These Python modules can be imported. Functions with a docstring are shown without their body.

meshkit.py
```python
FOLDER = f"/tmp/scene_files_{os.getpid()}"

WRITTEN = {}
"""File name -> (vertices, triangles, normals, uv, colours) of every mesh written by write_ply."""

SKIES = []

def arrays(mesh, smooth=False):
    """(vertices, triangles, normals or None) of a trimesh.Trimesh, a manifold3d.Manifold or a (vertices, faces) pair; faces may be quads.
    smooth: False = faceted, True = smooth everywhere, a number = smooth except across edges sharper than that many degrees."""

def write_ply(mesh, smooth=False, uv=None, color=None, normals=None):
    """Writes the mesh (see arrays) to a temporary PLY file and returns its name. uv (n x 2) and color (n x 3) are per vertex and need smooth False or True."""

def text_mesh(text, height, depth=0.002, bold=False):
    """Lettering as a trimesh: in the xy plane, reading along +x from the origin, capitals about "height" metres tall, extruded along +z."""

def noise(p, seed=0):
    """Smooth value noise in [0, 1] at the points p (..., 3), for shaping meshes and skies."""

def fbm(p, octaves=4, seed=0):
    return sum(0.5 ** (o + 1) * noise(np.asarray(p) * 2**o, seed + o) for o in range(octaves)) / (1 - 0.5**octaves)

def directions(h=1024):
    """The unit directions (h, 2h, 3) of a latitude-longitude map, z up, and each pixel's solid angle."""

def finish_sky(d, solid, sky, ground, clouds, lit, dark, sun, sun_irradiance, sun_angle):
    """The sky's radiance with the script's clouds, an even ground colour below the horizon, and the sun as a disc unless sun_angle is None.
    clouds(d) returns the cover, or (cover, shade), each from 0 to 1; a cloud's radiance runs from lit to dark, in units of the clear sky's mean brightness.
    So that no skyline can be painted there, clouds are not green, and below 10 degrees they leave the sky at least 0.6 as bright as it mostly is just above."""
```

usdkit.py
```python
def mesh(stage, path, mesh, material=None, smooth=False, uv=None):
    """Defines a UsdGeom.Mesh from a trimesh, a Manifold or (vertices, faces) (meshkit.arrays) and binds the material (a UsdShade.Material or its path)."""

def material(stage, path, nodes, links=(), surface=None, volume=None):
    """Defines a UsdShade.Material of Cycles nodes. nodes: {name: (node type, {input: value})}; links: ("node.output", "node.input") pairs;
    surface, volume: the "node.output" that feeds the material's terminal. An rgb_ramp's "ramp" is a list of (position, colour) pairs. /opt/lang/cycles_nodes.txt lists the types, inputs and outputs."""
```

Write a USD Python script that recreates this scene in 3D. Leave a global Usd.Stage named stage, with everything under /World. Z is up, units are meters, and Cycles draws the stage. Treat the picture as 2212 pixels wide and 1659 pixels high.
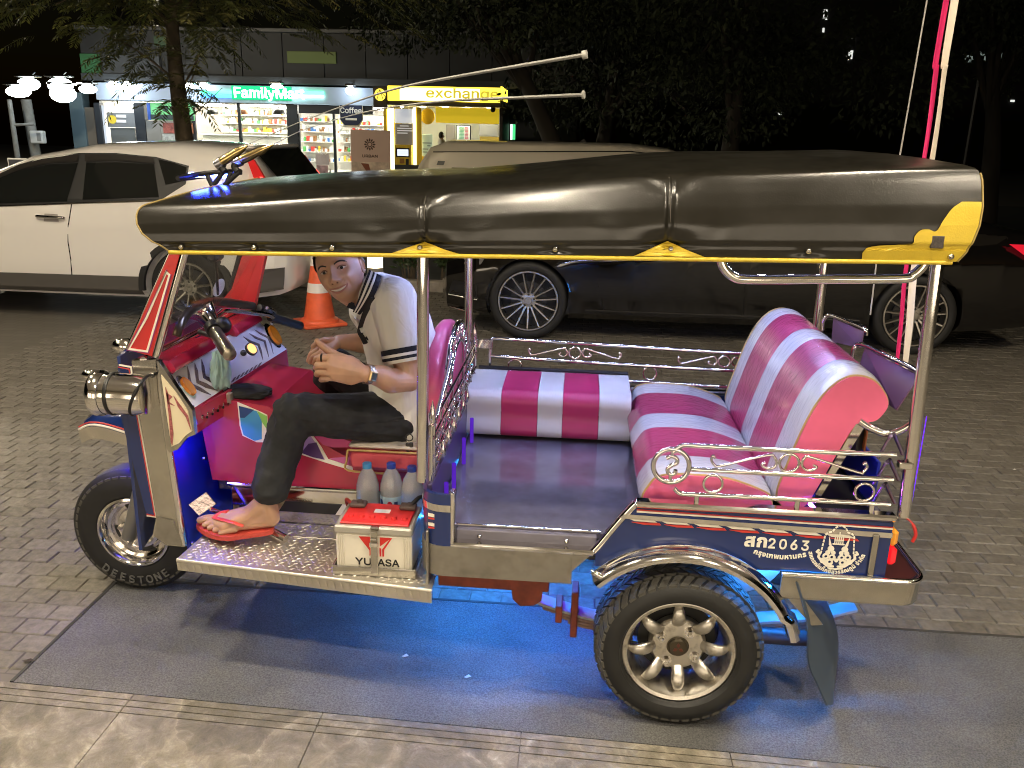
import math, random
import numpy as np, trimesh, manifold3d as m3, usdkit, meshkit
from shapely.geometry import Polygon, Point, LineString, box as sbox
from shapely import affinity
from shapely.ops import unary_union
from pxr import Usd, UsdGeom, UsdLux, UsdShade, Gf, Sdf

rng = np.random.default_rng(7)
random.seed(7)
stage = Usd.Stage.CreateInMemory()
UsdGeom.SetStageUpAxis(stage, 'Z')
UsdGeom.SetStageMetersPerUnit(stage, 1.0)
UsdGeom.Xform.Define(stage, '/World')
UsdGeom.Scope.Define(stage, '/World/Looks')

# ------------------------------------------------------------------ camera
YAW, PITCH, ROLL, FPX, EYE = math.radians(4.3554), math.radians(16.6744), math.radians(1.3739), 1822.8, np.array([0, 0, 1.75])
fwd = np.array([-math.sin(YAW) * math.cos(PITCH), math.cos(YAW) * math.cos(PITCH), -math.sin(PITCH)])
_r = np.array([math.cos(YAW), math.sin(YAW), 0.0]); _u = np.cross(_r, fwd)
right = math.cos(ROLL) * _r + math.sin(ROLL) * _u
up = -math.sin(ROLL) * _r + math.cos(ROLL) * _u
cam = UsdGeom.Camera.Define(stage, '/World/camera')
cam.CreateHorizontalApertureAttr(36.0); cam.CreateVerticalApertureAttr(27.0)
cam.CreateFocalLengthAttr(36.0 * FPX / 2212.0)
cam.CreateClippingRangeAttr((0.05, 1000.0))
cam.CreateExposureAttr(0.0)
cam.AddTransformOp().Set(Gf.Matrix4d(*right, 0, *up, 0, *(-fwd), 0, *EYE, 1))

# ------------------------------------------------------------------ night sky
SKY = usdkit.material(stage, '/World/Looks/night_sky', {
    's': ('sky_texture', {'sky_type': 'single_scattering', 'sun_disc': False, 'sun_elevation': 0.03, 'sun_rotation': 2.6}),
    'b': ('background_shader', {'strength': 0.0012})}, [('s.color', 'b.color')], surface='b.background')
dome = UsdLux.DomeLight.Define(stage, '/World/sky')
UsdShade.MaterialBindingAPI.Apply(dome.GetPrim()).Bind(SKY)
dome.GetPrim().SetCustomDataByKey('kind', 'structure')

# strengths of the place's own lamps
WARM = (1.0, 0.86, 0.65)
LAMP = 1200.0          # hotel canopy downlights
BLUE_UNDER = 270.0     # blue strips below the vehicle
BLUE_FOOT = 130.0       # blue strip in the footwell
ROOF_LED = 60.0        # pale blue strips under the vehicle's roof
PURPLE = 40.0
SHOP = 15.0            # shop ceiling panels
SIGN = 3.2

# ------------------------------------------------------------------ helpers: placing
def at(px, py, y=None, z=None, x=None):
    """The point of the plane y=.., z=.. or x=.. that shows at this spot of the 2212 pixel wide view."""
    d = fwd * FPX + right * (px - 1106.0) - up * (py - 829.5)
    ax, val = (1, y) if y is not None else (2, z) if z is not None else (0, x)
    return EYE + d * ((val - EYE[ax]) / d[ax])

class Node:
    def __init__(self, path, org): self.path, self.org, self.used = path, np.array(org, float), {}

ROOT = Node('/World', (0, 0, 0))
def fresh(parent, name):
    n = parent.used.get(name, -1) + 1
    parent.used[name] = n
    return name if n == 0 else f'{name}_{n:03d}'

def tags(prim, label=None, cat=None, group=None, kind=None):
    for k, v in (('label', label), ('category', cat), ('group', group), ('kind', kind)):
        if v: prim.SetCustomDataByKey(k, v)

def thing(name, label, cat, loc=(0, 0, 0), group=None, rz=0.0):
    p = f'/World/{fresh(ROOT, name)}'
    x = UsdGeom.Xform.Define(stage, p)
    x.AddTranslateOp().Set(Gf.Vec3d(*map(float, loc)))
    if rz: x.AddRotateZOp().Set(float(math.degrees(rz)))
    tags(x.GetPrim(), label, cat, group)
    return Node(p, loc)

def tri(m):
    if hasattr(m, 'to_mesh'):
        q = m.to_mesh(); return trimesh.Trimesh(q.vert_properties[:, :3], q.tri_verts, process=False)
    if isinstance(m, tuple):
        v, f, _ = meshkit.arrays(m); return trimesh.Trimesh(v, f, process=False)
    return m

def cat(ms): return trimesh.util.concatenate([tri(m) for m in ms])

def part(parent, name, mesh, mat, smooth=30, label=None, local=False, kind=None):
    p = f'{parent.path}/{fresh(parent, name)}'
    m = tri(mesh)
    v = np.array(m.vertices)
    if not local: v = v - parent.org
    usdkit.mesh(stage, p, trimesh.Trimesh(v, m.faces, process=False), mat, smooth)
    tags(stage.GetPrimAtPath(p), label, kind=kind)
    return Node(p, parent.org)

def holder(parent, name, label=None):
    p = f'{parent.path}/{fresh(parent, name)}'
    UsdGeom.Xform.Define(stage, p)
    tags(stage.GetPrimAtPath(p), label)
    return Node(p, parent.org)

def single(name, mesh, mat, label=None, cat=None, group=None, kind=None, smooth=30):
    n = part(ROOT, name, mesh, mat, smooth)
    tags(stage.GetPrimAtPath(n.path), label, cat, group, kind)
    return n

def dup(node, loc, label, rz=0.0):
    src = stage.GetPrimAtPath(node.path)
    c = src.GetCustomData()
    base = src.GetName()
    n = thing(base, label, c['category'], loc, c.get('group'), rz)
    q = stage.GetPrimAtPath(n.path)
    q.GetReferences().AddInternalReference(src.GetPath()); q.SetInstanceable(True)
    return n

# ------------------------------------------------------------------ helpers: shapes
def rbox(lo, hi, b=0.004):
    lo, hi = np.array(lo, float), np.array(hi, float)
    lo, hi = np.minimum(lo, hi), np.maximum(lo, hi)
    b = min(b, *(0.45 * (hi - lo)))
    if b <= 0: return trimesh.creation.box(bounds=[lo, hi])
    pts = []
    for sx in (0, 1):
        for sy in (0, 1):
            for sz in (0, 1):
                c = np.where([sx, sy, sz], hi, lo); s = np.where([sx, sy, sz], -1, 1) * b
                for k in range(3):
                    e = s.copy(); e[k] = 0
                    pts.append(c + e)
    return trimesh.convex.convex_hull(np.array(pts))

def bx(lo, hi): return trimesh.creation.box(bounds=[np.minimum(lo, hi), np.maximum(lo, hi)])

def rotated(m, axis, ang, about=(0, 0, 0)):
    m = tri(m).copy(); m.apply_transform(trimesh.transformations.rotation_matrix(ang, axis, about)); return m
def moved(m, d):
    m = tri(m).copy(); m.apply_translation(d); return m

def spline(pts, n=8, closed=False):
    P = np.array(pts, float); out = []
    N = len(P)
    rngN = range(N if closed else N - 1)
    for i in rngN:
        p1, p2 = P[i], P[(i + 1) % N]
        p0 = P[i - 1] if (i > 0 or closed) else 2 * p1 - p2
        p3 = P[(i + 2) % N] if (i + 2 < N or closed) else 2 * p2 - p1
        for t in np.linspace(0, 1, n, endpoint=False):
            out.append(0.5 * ((2 * p1) + (-p0 + p2) * t + (2 * p0 - 5 * p1 + 4 * p2 - p3) * t * t + (-p0 + 3 * p1 - 3 * p2 + p3) * t ** 3))
    if not closed: out.append(P[-1])
    return np.array(out)

def tube(pts, r, n=8, closed=False, flat=None):
    """Round bar along pts; r a number or one per point; flat: squash factor of the second axis."""
    P = np.array(pts, float); N = len(P)
    rr = np.broadcast_to(np.asarray(r, float), N)
    T = np.roll(P, -1, 0) - np.roll(P, 1, 0) if closed else np.gradient(P, axis=0)
    T /= np.maximum(np.linalg.norm(T, axis=1, keepdims=True), 1e-12)
    a = np.array([0, 0, 1.0]) if abs(T[0, 2]) < 0.9 else np.array([0, 1.0, 0])
    u = np.cross(T[0], a); u /= np.linalg.norm(u)
    rings = []
    th = np.linspace(0, 2 * np.pi, n, endpoint=False)
    for i in range(N):
        u = u - T[i] * (u @ T[i]); u /= np.linalg.norm(u)
        w = np.cross(T[i], u)
        rings.append(P[i] + rr[i] * (np.cos(th)[:, None] * u + np.sin(th)[:, None] * w * (flat or 1)))
    V = np.vstack(rings); F = []
    for i in range(N if closed else N - 1):
        j = (i + 1) % N
        for k in range(n):
            l = (k + 1) % n
            F += [[i * n + k, i * n + l, j * n + l], [i * n + k, j * n + l, j * n + k]]
    if not closed:
        V = np.vstack([V, P[0], P[-1]]); c0, c1 = N * n, N * n + 1
        for k in range(n):
            l = (k + 1) % n
            F += [[c0, l, k], [c1, (N - 1) * n + k, (N - 1) * n + l]]
    m = trimesh.Trimesh(V, F, process=False)
    return m

def bar(a, b, r, n=10, r2=None): return tube([a, b], [r, r if r2 is None else r2], n)

def lathe(prof, c=(0, 0, 0), axis='z', n=32):
    """prof: (radius, height) pairs turned about an axis through c."""
    prof = np.array(prof, float); th = np.linspace(0, 2 * np.pi, n, endpoint=False)
    V = np.array([[r * math.cos(t), r * math.sin(t), h] for r, h in prof for t in th])
    F = []
    for i in range(len(prof) - 1):
        for k in range(n):
            l = (k + 1) % n
            F += [[i * n + k, i * n + l, (i + 1) * n + l], [i * n + k, (i + 1) * n + l, (i + 1) * n + k]]
    if axis == 'y': V = V[:, [0, 2, 1]] * [1, 1, 1]; F = [f[::-1] for f in F]
    if axis == 'x': V = V[:, [2, 0, 1]]
    return trimesh.Trimesh(V + np.array(c), F, process=False)

def extr(poly, t):
    """shapely polygon -> prism in xy, thickness t along +z"""
    gs = [g for g in getattr(poly, 'geoms', [poly]) if g.area > 1e-10]
    return cat([trimesh.creation.extrude_polygon(g, t, engine='earcut') for g in gs])

def plate(pts, y, t):
    """prism of the (x, z) outline, from y to y+t"""
    poly = pts if hasattr(pts, 'area') else Polygon([(p[0], p[-1]) for p in pts])
    if not poly.is_valid: poly = poly.buffer(0)
    m = extr(poly, abs(t)); v = np.array(m.vertices)
    y0 = min(y, y + t)
    w = np.stack([v[:, 0], y0 + v[:, 2], v[:, 1]], 1)
    return trimesh.Trimesh(w, m.faces[:, ::-1], process=False)

def slab(pts, z, t):
    poly = pts if hasattr(pts, 'area') else Polygon([(p[0], p[1]) for p in pts])
    m = extr(poly, t); m.apply_translation([0, 0, z]); return m

def map3(m, o, X, Y, Z):
    v = np.array(tri(m).vertices)
    return trimesh.Trimesh(np.array(o) + v[:, :1] * np.array(X) + v[:, 1:2] * np.array(Y) + v[:, 2:3] * np.array(Z), tri(m).faces, process=False)

def quadplate(a, b, c, d, t):
    """thick plate of a four-cornered outline in space (a, b, c, d in order), thickness t along its normal"""
    P = np.array([a, b, c, d], float); n = np.cross(P[1] - P[0], P[3] - P[0]); n /= np.linalg.norm(n)
    return trimesh.convex.convex_hull(np.vstack([P, P + n * t]))

def sheet(G, thick=0.0, closed_u=False):
    """grid of points (n, m, 3) -> surface; thick pushes a second layer along the normals"""
    G = np.array(G, float); n, m = G.shape[:2]
    idx = np.arange(n * m).reshape(n, m); F = []
    for i in range(n - 1 if not closed_u else n):
        j = (i + 1) % n
        for k in range(m - 1):
            F += [[idx[i, k], idx[j, k], idx[j, k + 1]], [idx[i, k], idx[j, k + 1], idx[i, k + 1]]]
    V = G.reshape(-1, 3)
    if not thick: return trimesh.Trimesh(V, F, process=False)
    t = trimesh.Trimesh(V, F, process=False); N = np.array(t.vertex_normals)
    V2 = V - N * thick; k0 = n * m
    F2 = [[a + k0, c + k0, b + k0] for a, b, c in F]
    rim = []
    def edge(a, b): rim.extend([[a, b, b + k0], [a, b + k0, a + k0]])
    if not closed_u:
        for k in range(m - 1): edge(idx[0, k + 1], idx[0, k]); edge(idx[-1, k], idx[-1, k + 1]) 
        rim_rows = range(n - 1)
    else: rim_rows = range(n)
    for i in rim_rows:
        j = (i + 1) % n
        edge(idx[i, 0], idx[j, 0]); edge(idx[j, -1], idx[i, -1])
    return trimesh.Trimesh(np.vstack([V, V2]), F + F2 + [r[::-1] for r in rim], process=False)

def text(s, h, o, X=(1, 0, 0), Y=(0, 0, 1), t=0.002, bold=False, centre=False, stretch=1.0):
    """lettering standing on o, reading along X, its face turned to X x Y"""
    m = meshkit.text_mesh(s, h, t, bold); v = np.array(m.vertices)
    if centre: v[:, 0] -= (v[:, 0].min() + v[:, 0].max()) / 2
    X, Y = np.array(X, float), np.array(Y, float); Z = np.cross(X, Y)
    return trimesh.Trimesh(np.array(o) + v[:, :1] * X * stretch + v[:, 1:2] * Y + v[:, 2:3] * Z, m.faces, process=False)

def glyphs(data, h, size, o, t=0.002, bend=None):
    """outlines traced from lettering: placed upright facing -y; bend: radius of the arc the line of writing hangs on"""
    ps = []
    for rings in data:
        p = Polygon(rings[0], rings[1:])
        ps.append(p if p.is_valid else p.buffer(0))
    g = unary_union(ps).segmentize(6) if bend else unary_union(ps)
    m = extr(g, 1.0); v = np.array(m.vertices); s = h / size
    xy = v[:, :2] * s
    xc = (xy[:, 0].min() + xy[:, 0].max()) / 2
    if bend:
        a = (xy[:, 0] - xc) / bend; R = bend - xy[:, 1]
        X, Z = R * np.sin(a), bend - R * np.cos(a)
    else: X, Z = xy[:, 0] - xc, xy[:, 1]
    w = np.stack([o[0] + X, o[1] - v[:, 2] * t, o[2] + Z], 1)
    return trimesh.Trimesh(w, m.faces, process=False)

def hull_chain(js, refine=None):
    """limb: joints (point, radius) hulled bone by bone"""
    out = []
    for (a, ra), (b, rb) in zip(js[:-1], js[1:]):
        s = [m3.Manifold.sphere(r, 20).translate(tuple(map(float, p))) for p, r in ((a, ra), (b, rb))]
        out.append(m3.Manifold.batch_hull(s))
    return m3.Manifold.batch_boolean(out, m3.OpType.Add)

def smooth_mesh(man, edge=0.012, it=10):
    t = tri(man.refine_to_length(edge)); t = trimesh.Trimesh(t.vertices, t.faces, process=True)
    trimesh.smoothing.filter_taubin(t, 0.5, 0.52, it)
    return t

# ------------------------------------------------------------------ helpers: materials
_mats = {}
def P(name, col, rough=0.5, metal=0.0, var=None, bump=None, emit=None, coat=0.0, rvar=None, extra=None, object_space=False):
    """principled material; var (scale, amount): tone varies; bump (scale, strength, detail); rvar (scale, amount): gloss varies"""
    if name in _mats: return _mats[name]
    nodes = {'p': ('principled_bsdf', {'base_color': col, 'roughness': rough, 'metallic': metal, **({'coat_weight': coat, 'coat_roughness': 0.05} if coat else {}), **(extra or {})})}
    L = []
    if var or bump or rvar:
        nodes['g'] = ('texture_coordinate', {}) if object_space else ('geometry', {})
        src = 'g.object' if object_space else 'g.position'
    if var:
        c = np.array(col); a = var[1]
        nodes['n1'] = ('noise_texture', {'scale': var[0], 'detail': 5.0, 'roughness': 0.6})
        nodes['r1'] = ('rgb_ramp', {'ramp': [(0.3, tuple(c * (1 - a))), (0.7, tuple(np.minimum(c * (1 + a), 0.95)))]})
        L += [(src, 'n1.vector'), ('n1.fac', 'r1.fac'), ('r1.color', 'p.base_color')]
    if rvar:
        nodes['n3'] = ('noise_texture', {'scale': rvar[0], 'detail': 4.0})
        nodes['m3'] = ('map_range', {'from_min': 0.3, 'from_max': 0.7, 'to_min': max(rough - rvar[1], 0.02), 'to_max': rough + rvar[1]})
        L += [(src, 'n3.vector'), ('n3.fac', 'm3.value'), ('m3.result', 'p.roughness')]
    if bump:
        nodes['n2'] = ('noise_texture', {'scale': bump[0], 'detail': bump[2] if len(bump) > 2 else 3.0})
        nodes['b2'] = ('bump', {'strength': bump[1], 'distance': 0.004})
        L += [(src, 'n2.vector'), ('n2.fac', 'b2.height'), ('b2.normal', 'p.normal')]
    if emit: nodes['p'][1].update({'emission_color': emit[0], 'emission_strength': emit[1]})
    _mats[name] = usdkit.material(stage, f'/World/Looks/{name}', nodes, L, surface='p.BSDF')
    return _mats[name]

def E(name, col, s):
    if name not in _mats:
        _mats[name] = usdkit.material(stage, f'/World/Looks/{name}', {'e': ('emission', {'color': col, 'strength': s})}, [], surface='e.emission')
    return _mats[name]

def pane_mat(name, tint=(0.9, 0.9, 0.9), rough=0.02):
    if name not in _mats:
        _mats[name] = usdkit.material(stage, f'/World/Looks/{name}', {
            't': ('transparent_bsdf', {'color': tint}), 'g': ('glossy_bsdf', {'color': (0.9, 0.9, 0.9), 'roughness': rough}),
            'f': ('layer_weight', {'blend': 0.5}), 'w': ('math', {'math_type': 'power', 'value2': 4.0}), 'a': ('math', {'math_type': 'multiply_add', 'value2': 0.5, 'value3': 0.03}), 'm': ('mix_closure', {})},
            [('f.facing', 'w.value1'), ('w.value', 'a.value1'), ('a.value', 'm.fac'), ('t.BSDF', 'm.closure1'), ('g.BSDF', 'm.closure2')], surface='m.closure')
    return _mats[name]

CHROME = P('chrome', (0.84, 0.82, 0.79), 0.10, 1.0, rvar=(9, 0.05))
STEEL = P('polished_steel', (0.58, 0.56, 0.51), 0.15, 1.0, var=(9, 0.06), rvar=(14, 0.05), bump=(30, 0.03))
DULL_STEEL = P('scuffed_steel', (0.34, 0.32, 0.28), 0.34, 0.85, var=(7, 0.12), rvar=(12, 0.07))
BLACK = P('black_plastic', (0.012, 0.012, 0.012), 0.4)
RUBBER = P('tyre_rubber', (0.010, 0.010, 0.0095), 0.6, var=(20, 0.25), bump=(120, 0.15))
BLUE = P('blue_paint', (0.006, 0.022, 0.12), 0.25, coat=1.0)
DEEP_BLUE = P('deep_blue_panel', (0.01, 0.02, 0.30), 0.35)
RED = P('red_paint', (0.50, 0.02, 0.018), 0.3, coat=0.6)
CRIMSON = P('crimson_paint', (0.42, 0.025, 0.06), 0.25, coat=0.7, var=(6, 0.08))
WHITE = P('white_paint', (0.78, 0.76, 0.72), 0.4)
YELLOW = P('yellow_vinyl', (0.62, 0.45, 0.035), 0.42, var=(18, 0.07), bump=(220, 0.15))
GLASS = pane_mat('clear_glass', (0.93, 0.94, 0.92))
DARK_GLASS = P('dark_glass', (0.012, 0.013, 0.012), 0.05, coat=0.3)
# ================================================================== the setting
# near stone slabs, a grey mat, small pavers beyond
rngp = np.random.default_rng(11)
grout = usdkit.material(stage, '/World/Looks/joint_sand', {'g': ('geometry', {}), 'b': ('brick_texture', {'scale': 1.0, 'brick_width': 0.122, 'row_height': 0.098, 'mortar_size': 0.003, 'color1': (0.128, 0.115, 0.093), 'color2': (0.15, 0.136, 0.111), 'mortar': (0.10, 0.089, 0.072)}), 'p': ('principled_bsdf', {'roughness': 0.75})},
    [('g.position', 'b.vector'), ('b.color', 'p.base_color')], surface='p.BSDF')
single('ground', sheet([[(x, y, -0.0050) for y in (-60, -8, 0, 8, 60)] for x in (-70, -10, 0, 10, 70)]), grout, kind='structure', smooth=False)

MN0, MN1 = at(-20, 1473, z=0), at(2300, 1697, z=0)          # near edge of the mat
MN0, MN1 = MN0 + (MN0 - MN1) * 0.0, MN1
MF0 = at(250, 1260, z=0); ML = at(30, 1475, z=0)
slope = (MN1[1] - ML[1]) / (MN1[0] - ML[0])
def near_y(x): return ML[1] + slope * (x - ML[0])
FAR_Y = 2.86
pave_mats = []
for k, c in enumerate([(0.135, 0.122, 0.098), (0.148, 0.134, 0.109), (0.124, 0.111, 0.089), (0.156, 0.142, 0.116)]):
    pave_mats.append(P(f'paver_{"abcd"[k]}', c, 0.62, var=(31, 0.30), rvar=(15, 0.12), bump=(70, 0.45, 6.0)))
pv = thing('paving', None, None); tags(stage.GetPrimAtPath(pv.path), kind='structure')
BW, BD, G = 0.122, 0.098, 0.0035
def paver(x, y, w, d):
    h = rngp.normal(0, 0.0009); b = 0.004
    t = rngp.normal(0, 0.004, 2)
    lo, hi = np.array([x + G / 2, y + G / 2]), np.array([x + w - G / 2, y + d - G / 2])
    top = [(lo[0] + b, lo[1] + b), (hi[0] - b, lo[1] + b), (hi[0] - b, hi[1] - b), (lo[0] + b, hi[1] - b)]
    bot = [(lo[0], lo[1]), (hi[0], lo[1]), (hi[0], hi[1]), (lo[0], hi[1])]
    V = [(p[0], p[1], h + t[0] * (p[0] - x) + t[1] * (p[1] - y)) for p in top] + [(p[0], p[1], -0.0035) for p in bot] + [(p[0], p[1], -0.010) for p in bot]
    F = [[0, 1, 2], [0, 2, 3]]
    for a in (0, 4):
        for k in range(4):
            l = (k + 1) % 4
            F += [[a + 4 + k, a + 4 + l, a + l], [a + 4 + k, a + l, a + k]]
    return trimesh.Trimesh(V, F, process=False)
cells = []
j = 0; y = near_y(-2.5) - 0.15
while y < 9.2:
    xoff = (j % 2) * BW / 2
    for i in range(-36, 44):
        x = i * BW + xoff
        if abs(x + 0.07 * y) > 0.68 * (y + 0.6) + 0.35: continue
        xr = x + BW
        # left end of the mat: a slanting edge; the pavers there are cut to it
        edge_x = ML[0] + (MF0[0] - ML[0]) * (y + BD / 2 - ML[1]) / (MF0[1] - ML[1])
        if y + BD / 2 < FAR_Y + 0.04:
            if x > edge_x - 0.03: continue
            xr = min(xr, edge_x - 0.012)
            if xr - x < 0.02: continue
            if y < near_y(x) - 0.02: continue
        cells.append((x, y, xr - x, BD))
    y += BD; j += 1
def cell_size(c):
    return 1.0 / (c[1] + 0.3 * abs(c[0]))
cells.sort(key=cell_size, reverse=True)
for k, c in enumerate(cells[:300]): part(pv, 'brick', paver(*c), pave_mats[int(rngp.integers(4))], False)
groups = [[] for _ in range(4)]
for c in cells[300:]: groups[int(rngp.integers(4))].append(paver(*c))
for k in range(4): part(pv, 'bricks', cat(groups[k]), pave_mats[k], False, kind='stuff')

# the mat and its dark edging strip
def mat_material():
    n = {'g': ('geometry', {}), 'n': ('noise_texture', {'scale': 3.0, 'detail': 5.0}), 'w': ('noise_texture', {'scale': 190.0, 'detail': 3.0}),
         'r': ('rgb_ramp', {'ramp': [(0.30, (0.078, 0.078, 0.077)), (0.70, (0.135, 0.133, 0.128))]}),
         'x': ('rgb_ramp', {'ramp': [(0.32, (0.62, 0.62, 0.62)), (0.68, (1.38, 1.38, 1.38))]}),
         'm': ('mix', {'mix_type': 'multiply', 'fac': 1.0}), 'b': ('bump', {'strength': 0.7, 'distance': 0.003}),
         'p': ('principled_bsdf', {'roughness': 0.9})}
    return usdkit.material(stage, '/World/Looks/grey_matting', n, [('g.position', 'n.vector'), ('g.position', 'w.vector'), ('n.fac', 'r.fac'), ('w.fac', 'x.fac'), ('r.color', 'm.color1'),
        ('x.color', 'm.color2'), ('m.color', 'p.base_color'), ('w.fac', 'b.height'), ('b.normal', 'p.normal')], surface='p.BSDF')
XR = 3.4
mt = thing('floor_mat', 'large flat grey mat set into the paving beneath the three-wheeler', 'mat', (0.8, 2.5, 0))
outline = [(ML[0], ML[1]), (XR, near_y(XR)), (XR, FAR_Y), (MF0[0] + 0.005, FAR_Y)]
part(mt, 'matting', slab(outline, -0.004, 0.008), mat_material(), False)
part(mt, 'edge_strip', slab([(ML[0] - 0.013, ML[1]), (ML[0], ML[1]), (MF0[0] + 0.005, FAR_Y), (MF0[0] - 0.008, FAR_Y)], -0.004, 0.010), BLACK, False)
part(mt, 'edge_strip', slab([(MF0[0], FAR_Y), (XR, FAR_Y), (XR, FAR_Y + 0.012), (MF0[0], FAR_Y + 0.012)], -0.004, 0.010), P('dark_edging', (0.04, 0.037, 0.032), 0.7), False)

# near stone floor: slabs with three ribs cut along their far edge
def slate():
    n = {'g': ('geometry', {}), 'd': ('noise_texture', {'scale': 4.0, 'detail': 5.0, 'distortion': 0.6}), 'dv': ('vector_math', {'math_type': 'multiply_add', 'vector2': (0.32, 0.32, 0.0)}),
         'o': ('voronoi_texture', {'feature': 'distance_to_edge', 'scale': 3.6, 'randomness': 1.0}), 'oc': ('voronoi_texture', {'feature': 'f1', 'scale': 3.6, 'randomness': 1.0}), 'ob': ('rgb_to_bw', {}),
         'v': ('noise_texture', {'scale': 13.0, 'detail': 11.0, 'roughness': 0.74, 'distortion': 0.5}),
         'r': ('rgb_ramp', {'ramp': [(0.30, (0.105, 0.092, 0.070)), (0.47, (0.165, 0.147, 0.114)), (0.56, (0.205, 0.185, 0.147)), (0.66, (0.30, 0.275, 0.225)), (0.8, (0.22, 0.20, 0.16))]}),
         'e': ('rgb_ramp', {'ramp': [(0.0, (1.55, 1.55, 1.52)), (0.035, (1.2, 1.2, 1.18)), (0.10, (0.96, 0.96, 0.96)), (1.0, (0.93, 0.93, 0.93))]}), 'q': ('rgb_ramp', {'ramp': [(0.1, (0.80, 0.79, 0.77)), (0.9, (1.16, 1.15, 1.13))]}),
         'm': ('mix', {'mix_type': 'multiply', 'fac': 0.75}), 'm2': ('mix', {'mix_type': 'multiply', 'fac': 1.0}),
         'f': ('noise_texture', {'scale': 150.0, 'detail': 5.0}), 'b': ('bump', {'strength': 0.5, 'distance': 0.004}), 'b2': ('bump', {'strength': 0.35, 'distance': 0.012}), 'p': ('principled_bsdf', {'roughness': 0.6})}
    return usdkit.material(stage, '/World/Looks/veined_slate', n, [('g.position', 'd.vector'), ('d.color', 'dv.vector1'), ('g.position', 'dv.vector3'), ('dv.vector', 'o.vector'), ('dv.vector', 'oc.vector'), ('oc.color', 'ob.color'), ('ob.val', 'q.fac'), ('g.position', 'v.vector'), ('g.position', 'f.vector'),
        ('v.fac', 'r.fac'), ('o.distance', 'e.fac'), ('r.color', 'm.color1'), ('e.color', 'm.color2'), ('m.color', 'm2.color1'), ('q.color', 'm2.color2'), ('m2.color', 'p.base_color'), ('v.fac', 'b2.height'), ('f.fac', 'b.height'), ('b2.normal', 'b.normal'), ('b.normal', 'p.normal')], surface='p.BSDF')
SLATE = slate()
st = thing('stone_floor', None, None); tags(stage.GetPrimAtPath(st.path), kind='structure')
xs = np.arange(-4.45, 4.6, 0.62)
for a, b in zip(xs[:-1], xs[1:]):
    g = 0.0015
    for k in range(3):     # narrow ribs
        o = 0.004 + k * 0.030
        part(st, 'stone_rib', slab([(a + g, near_y(a) - o - 0.026), (b - g, near_y(b) - o - 0.026), (b - g, near_y(b) - o), (a + g, near_y(a) - o)], -0.02, 0.024), SLATE, False)
    o = 0.095
    for r in range(4):
        y1 = o + r * 0.62; y2 = y1 + 0.617
        part(st, 'stone_slab', slab([(a + g, near_y(a) - y2), (b - g, near_y(b) - y2), (b - g, near_y(b) - y1), (a + g, near_y(a) - y1)], -0.02, 0.0245 + 0.0004 * ((r + int(a * 7)) % 2)), SLATE, False)

# hotel entrance canopy over the forecourt with its downlights (outside the frame; it lights the place)
CZ = 4.6
cn = thing('canopy_ceiling', None, None); tags(stage.GetPrimAtPath(cn.path), kind='structure')
part(cn, 'soffit', rbox((-7, -4.5, CZ + 0.06), (7, 5.6, CZ + 0.3), 0.02), P('soffit_paint', (0.45, 0.42, 0.37), 0.7), False)
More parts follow.
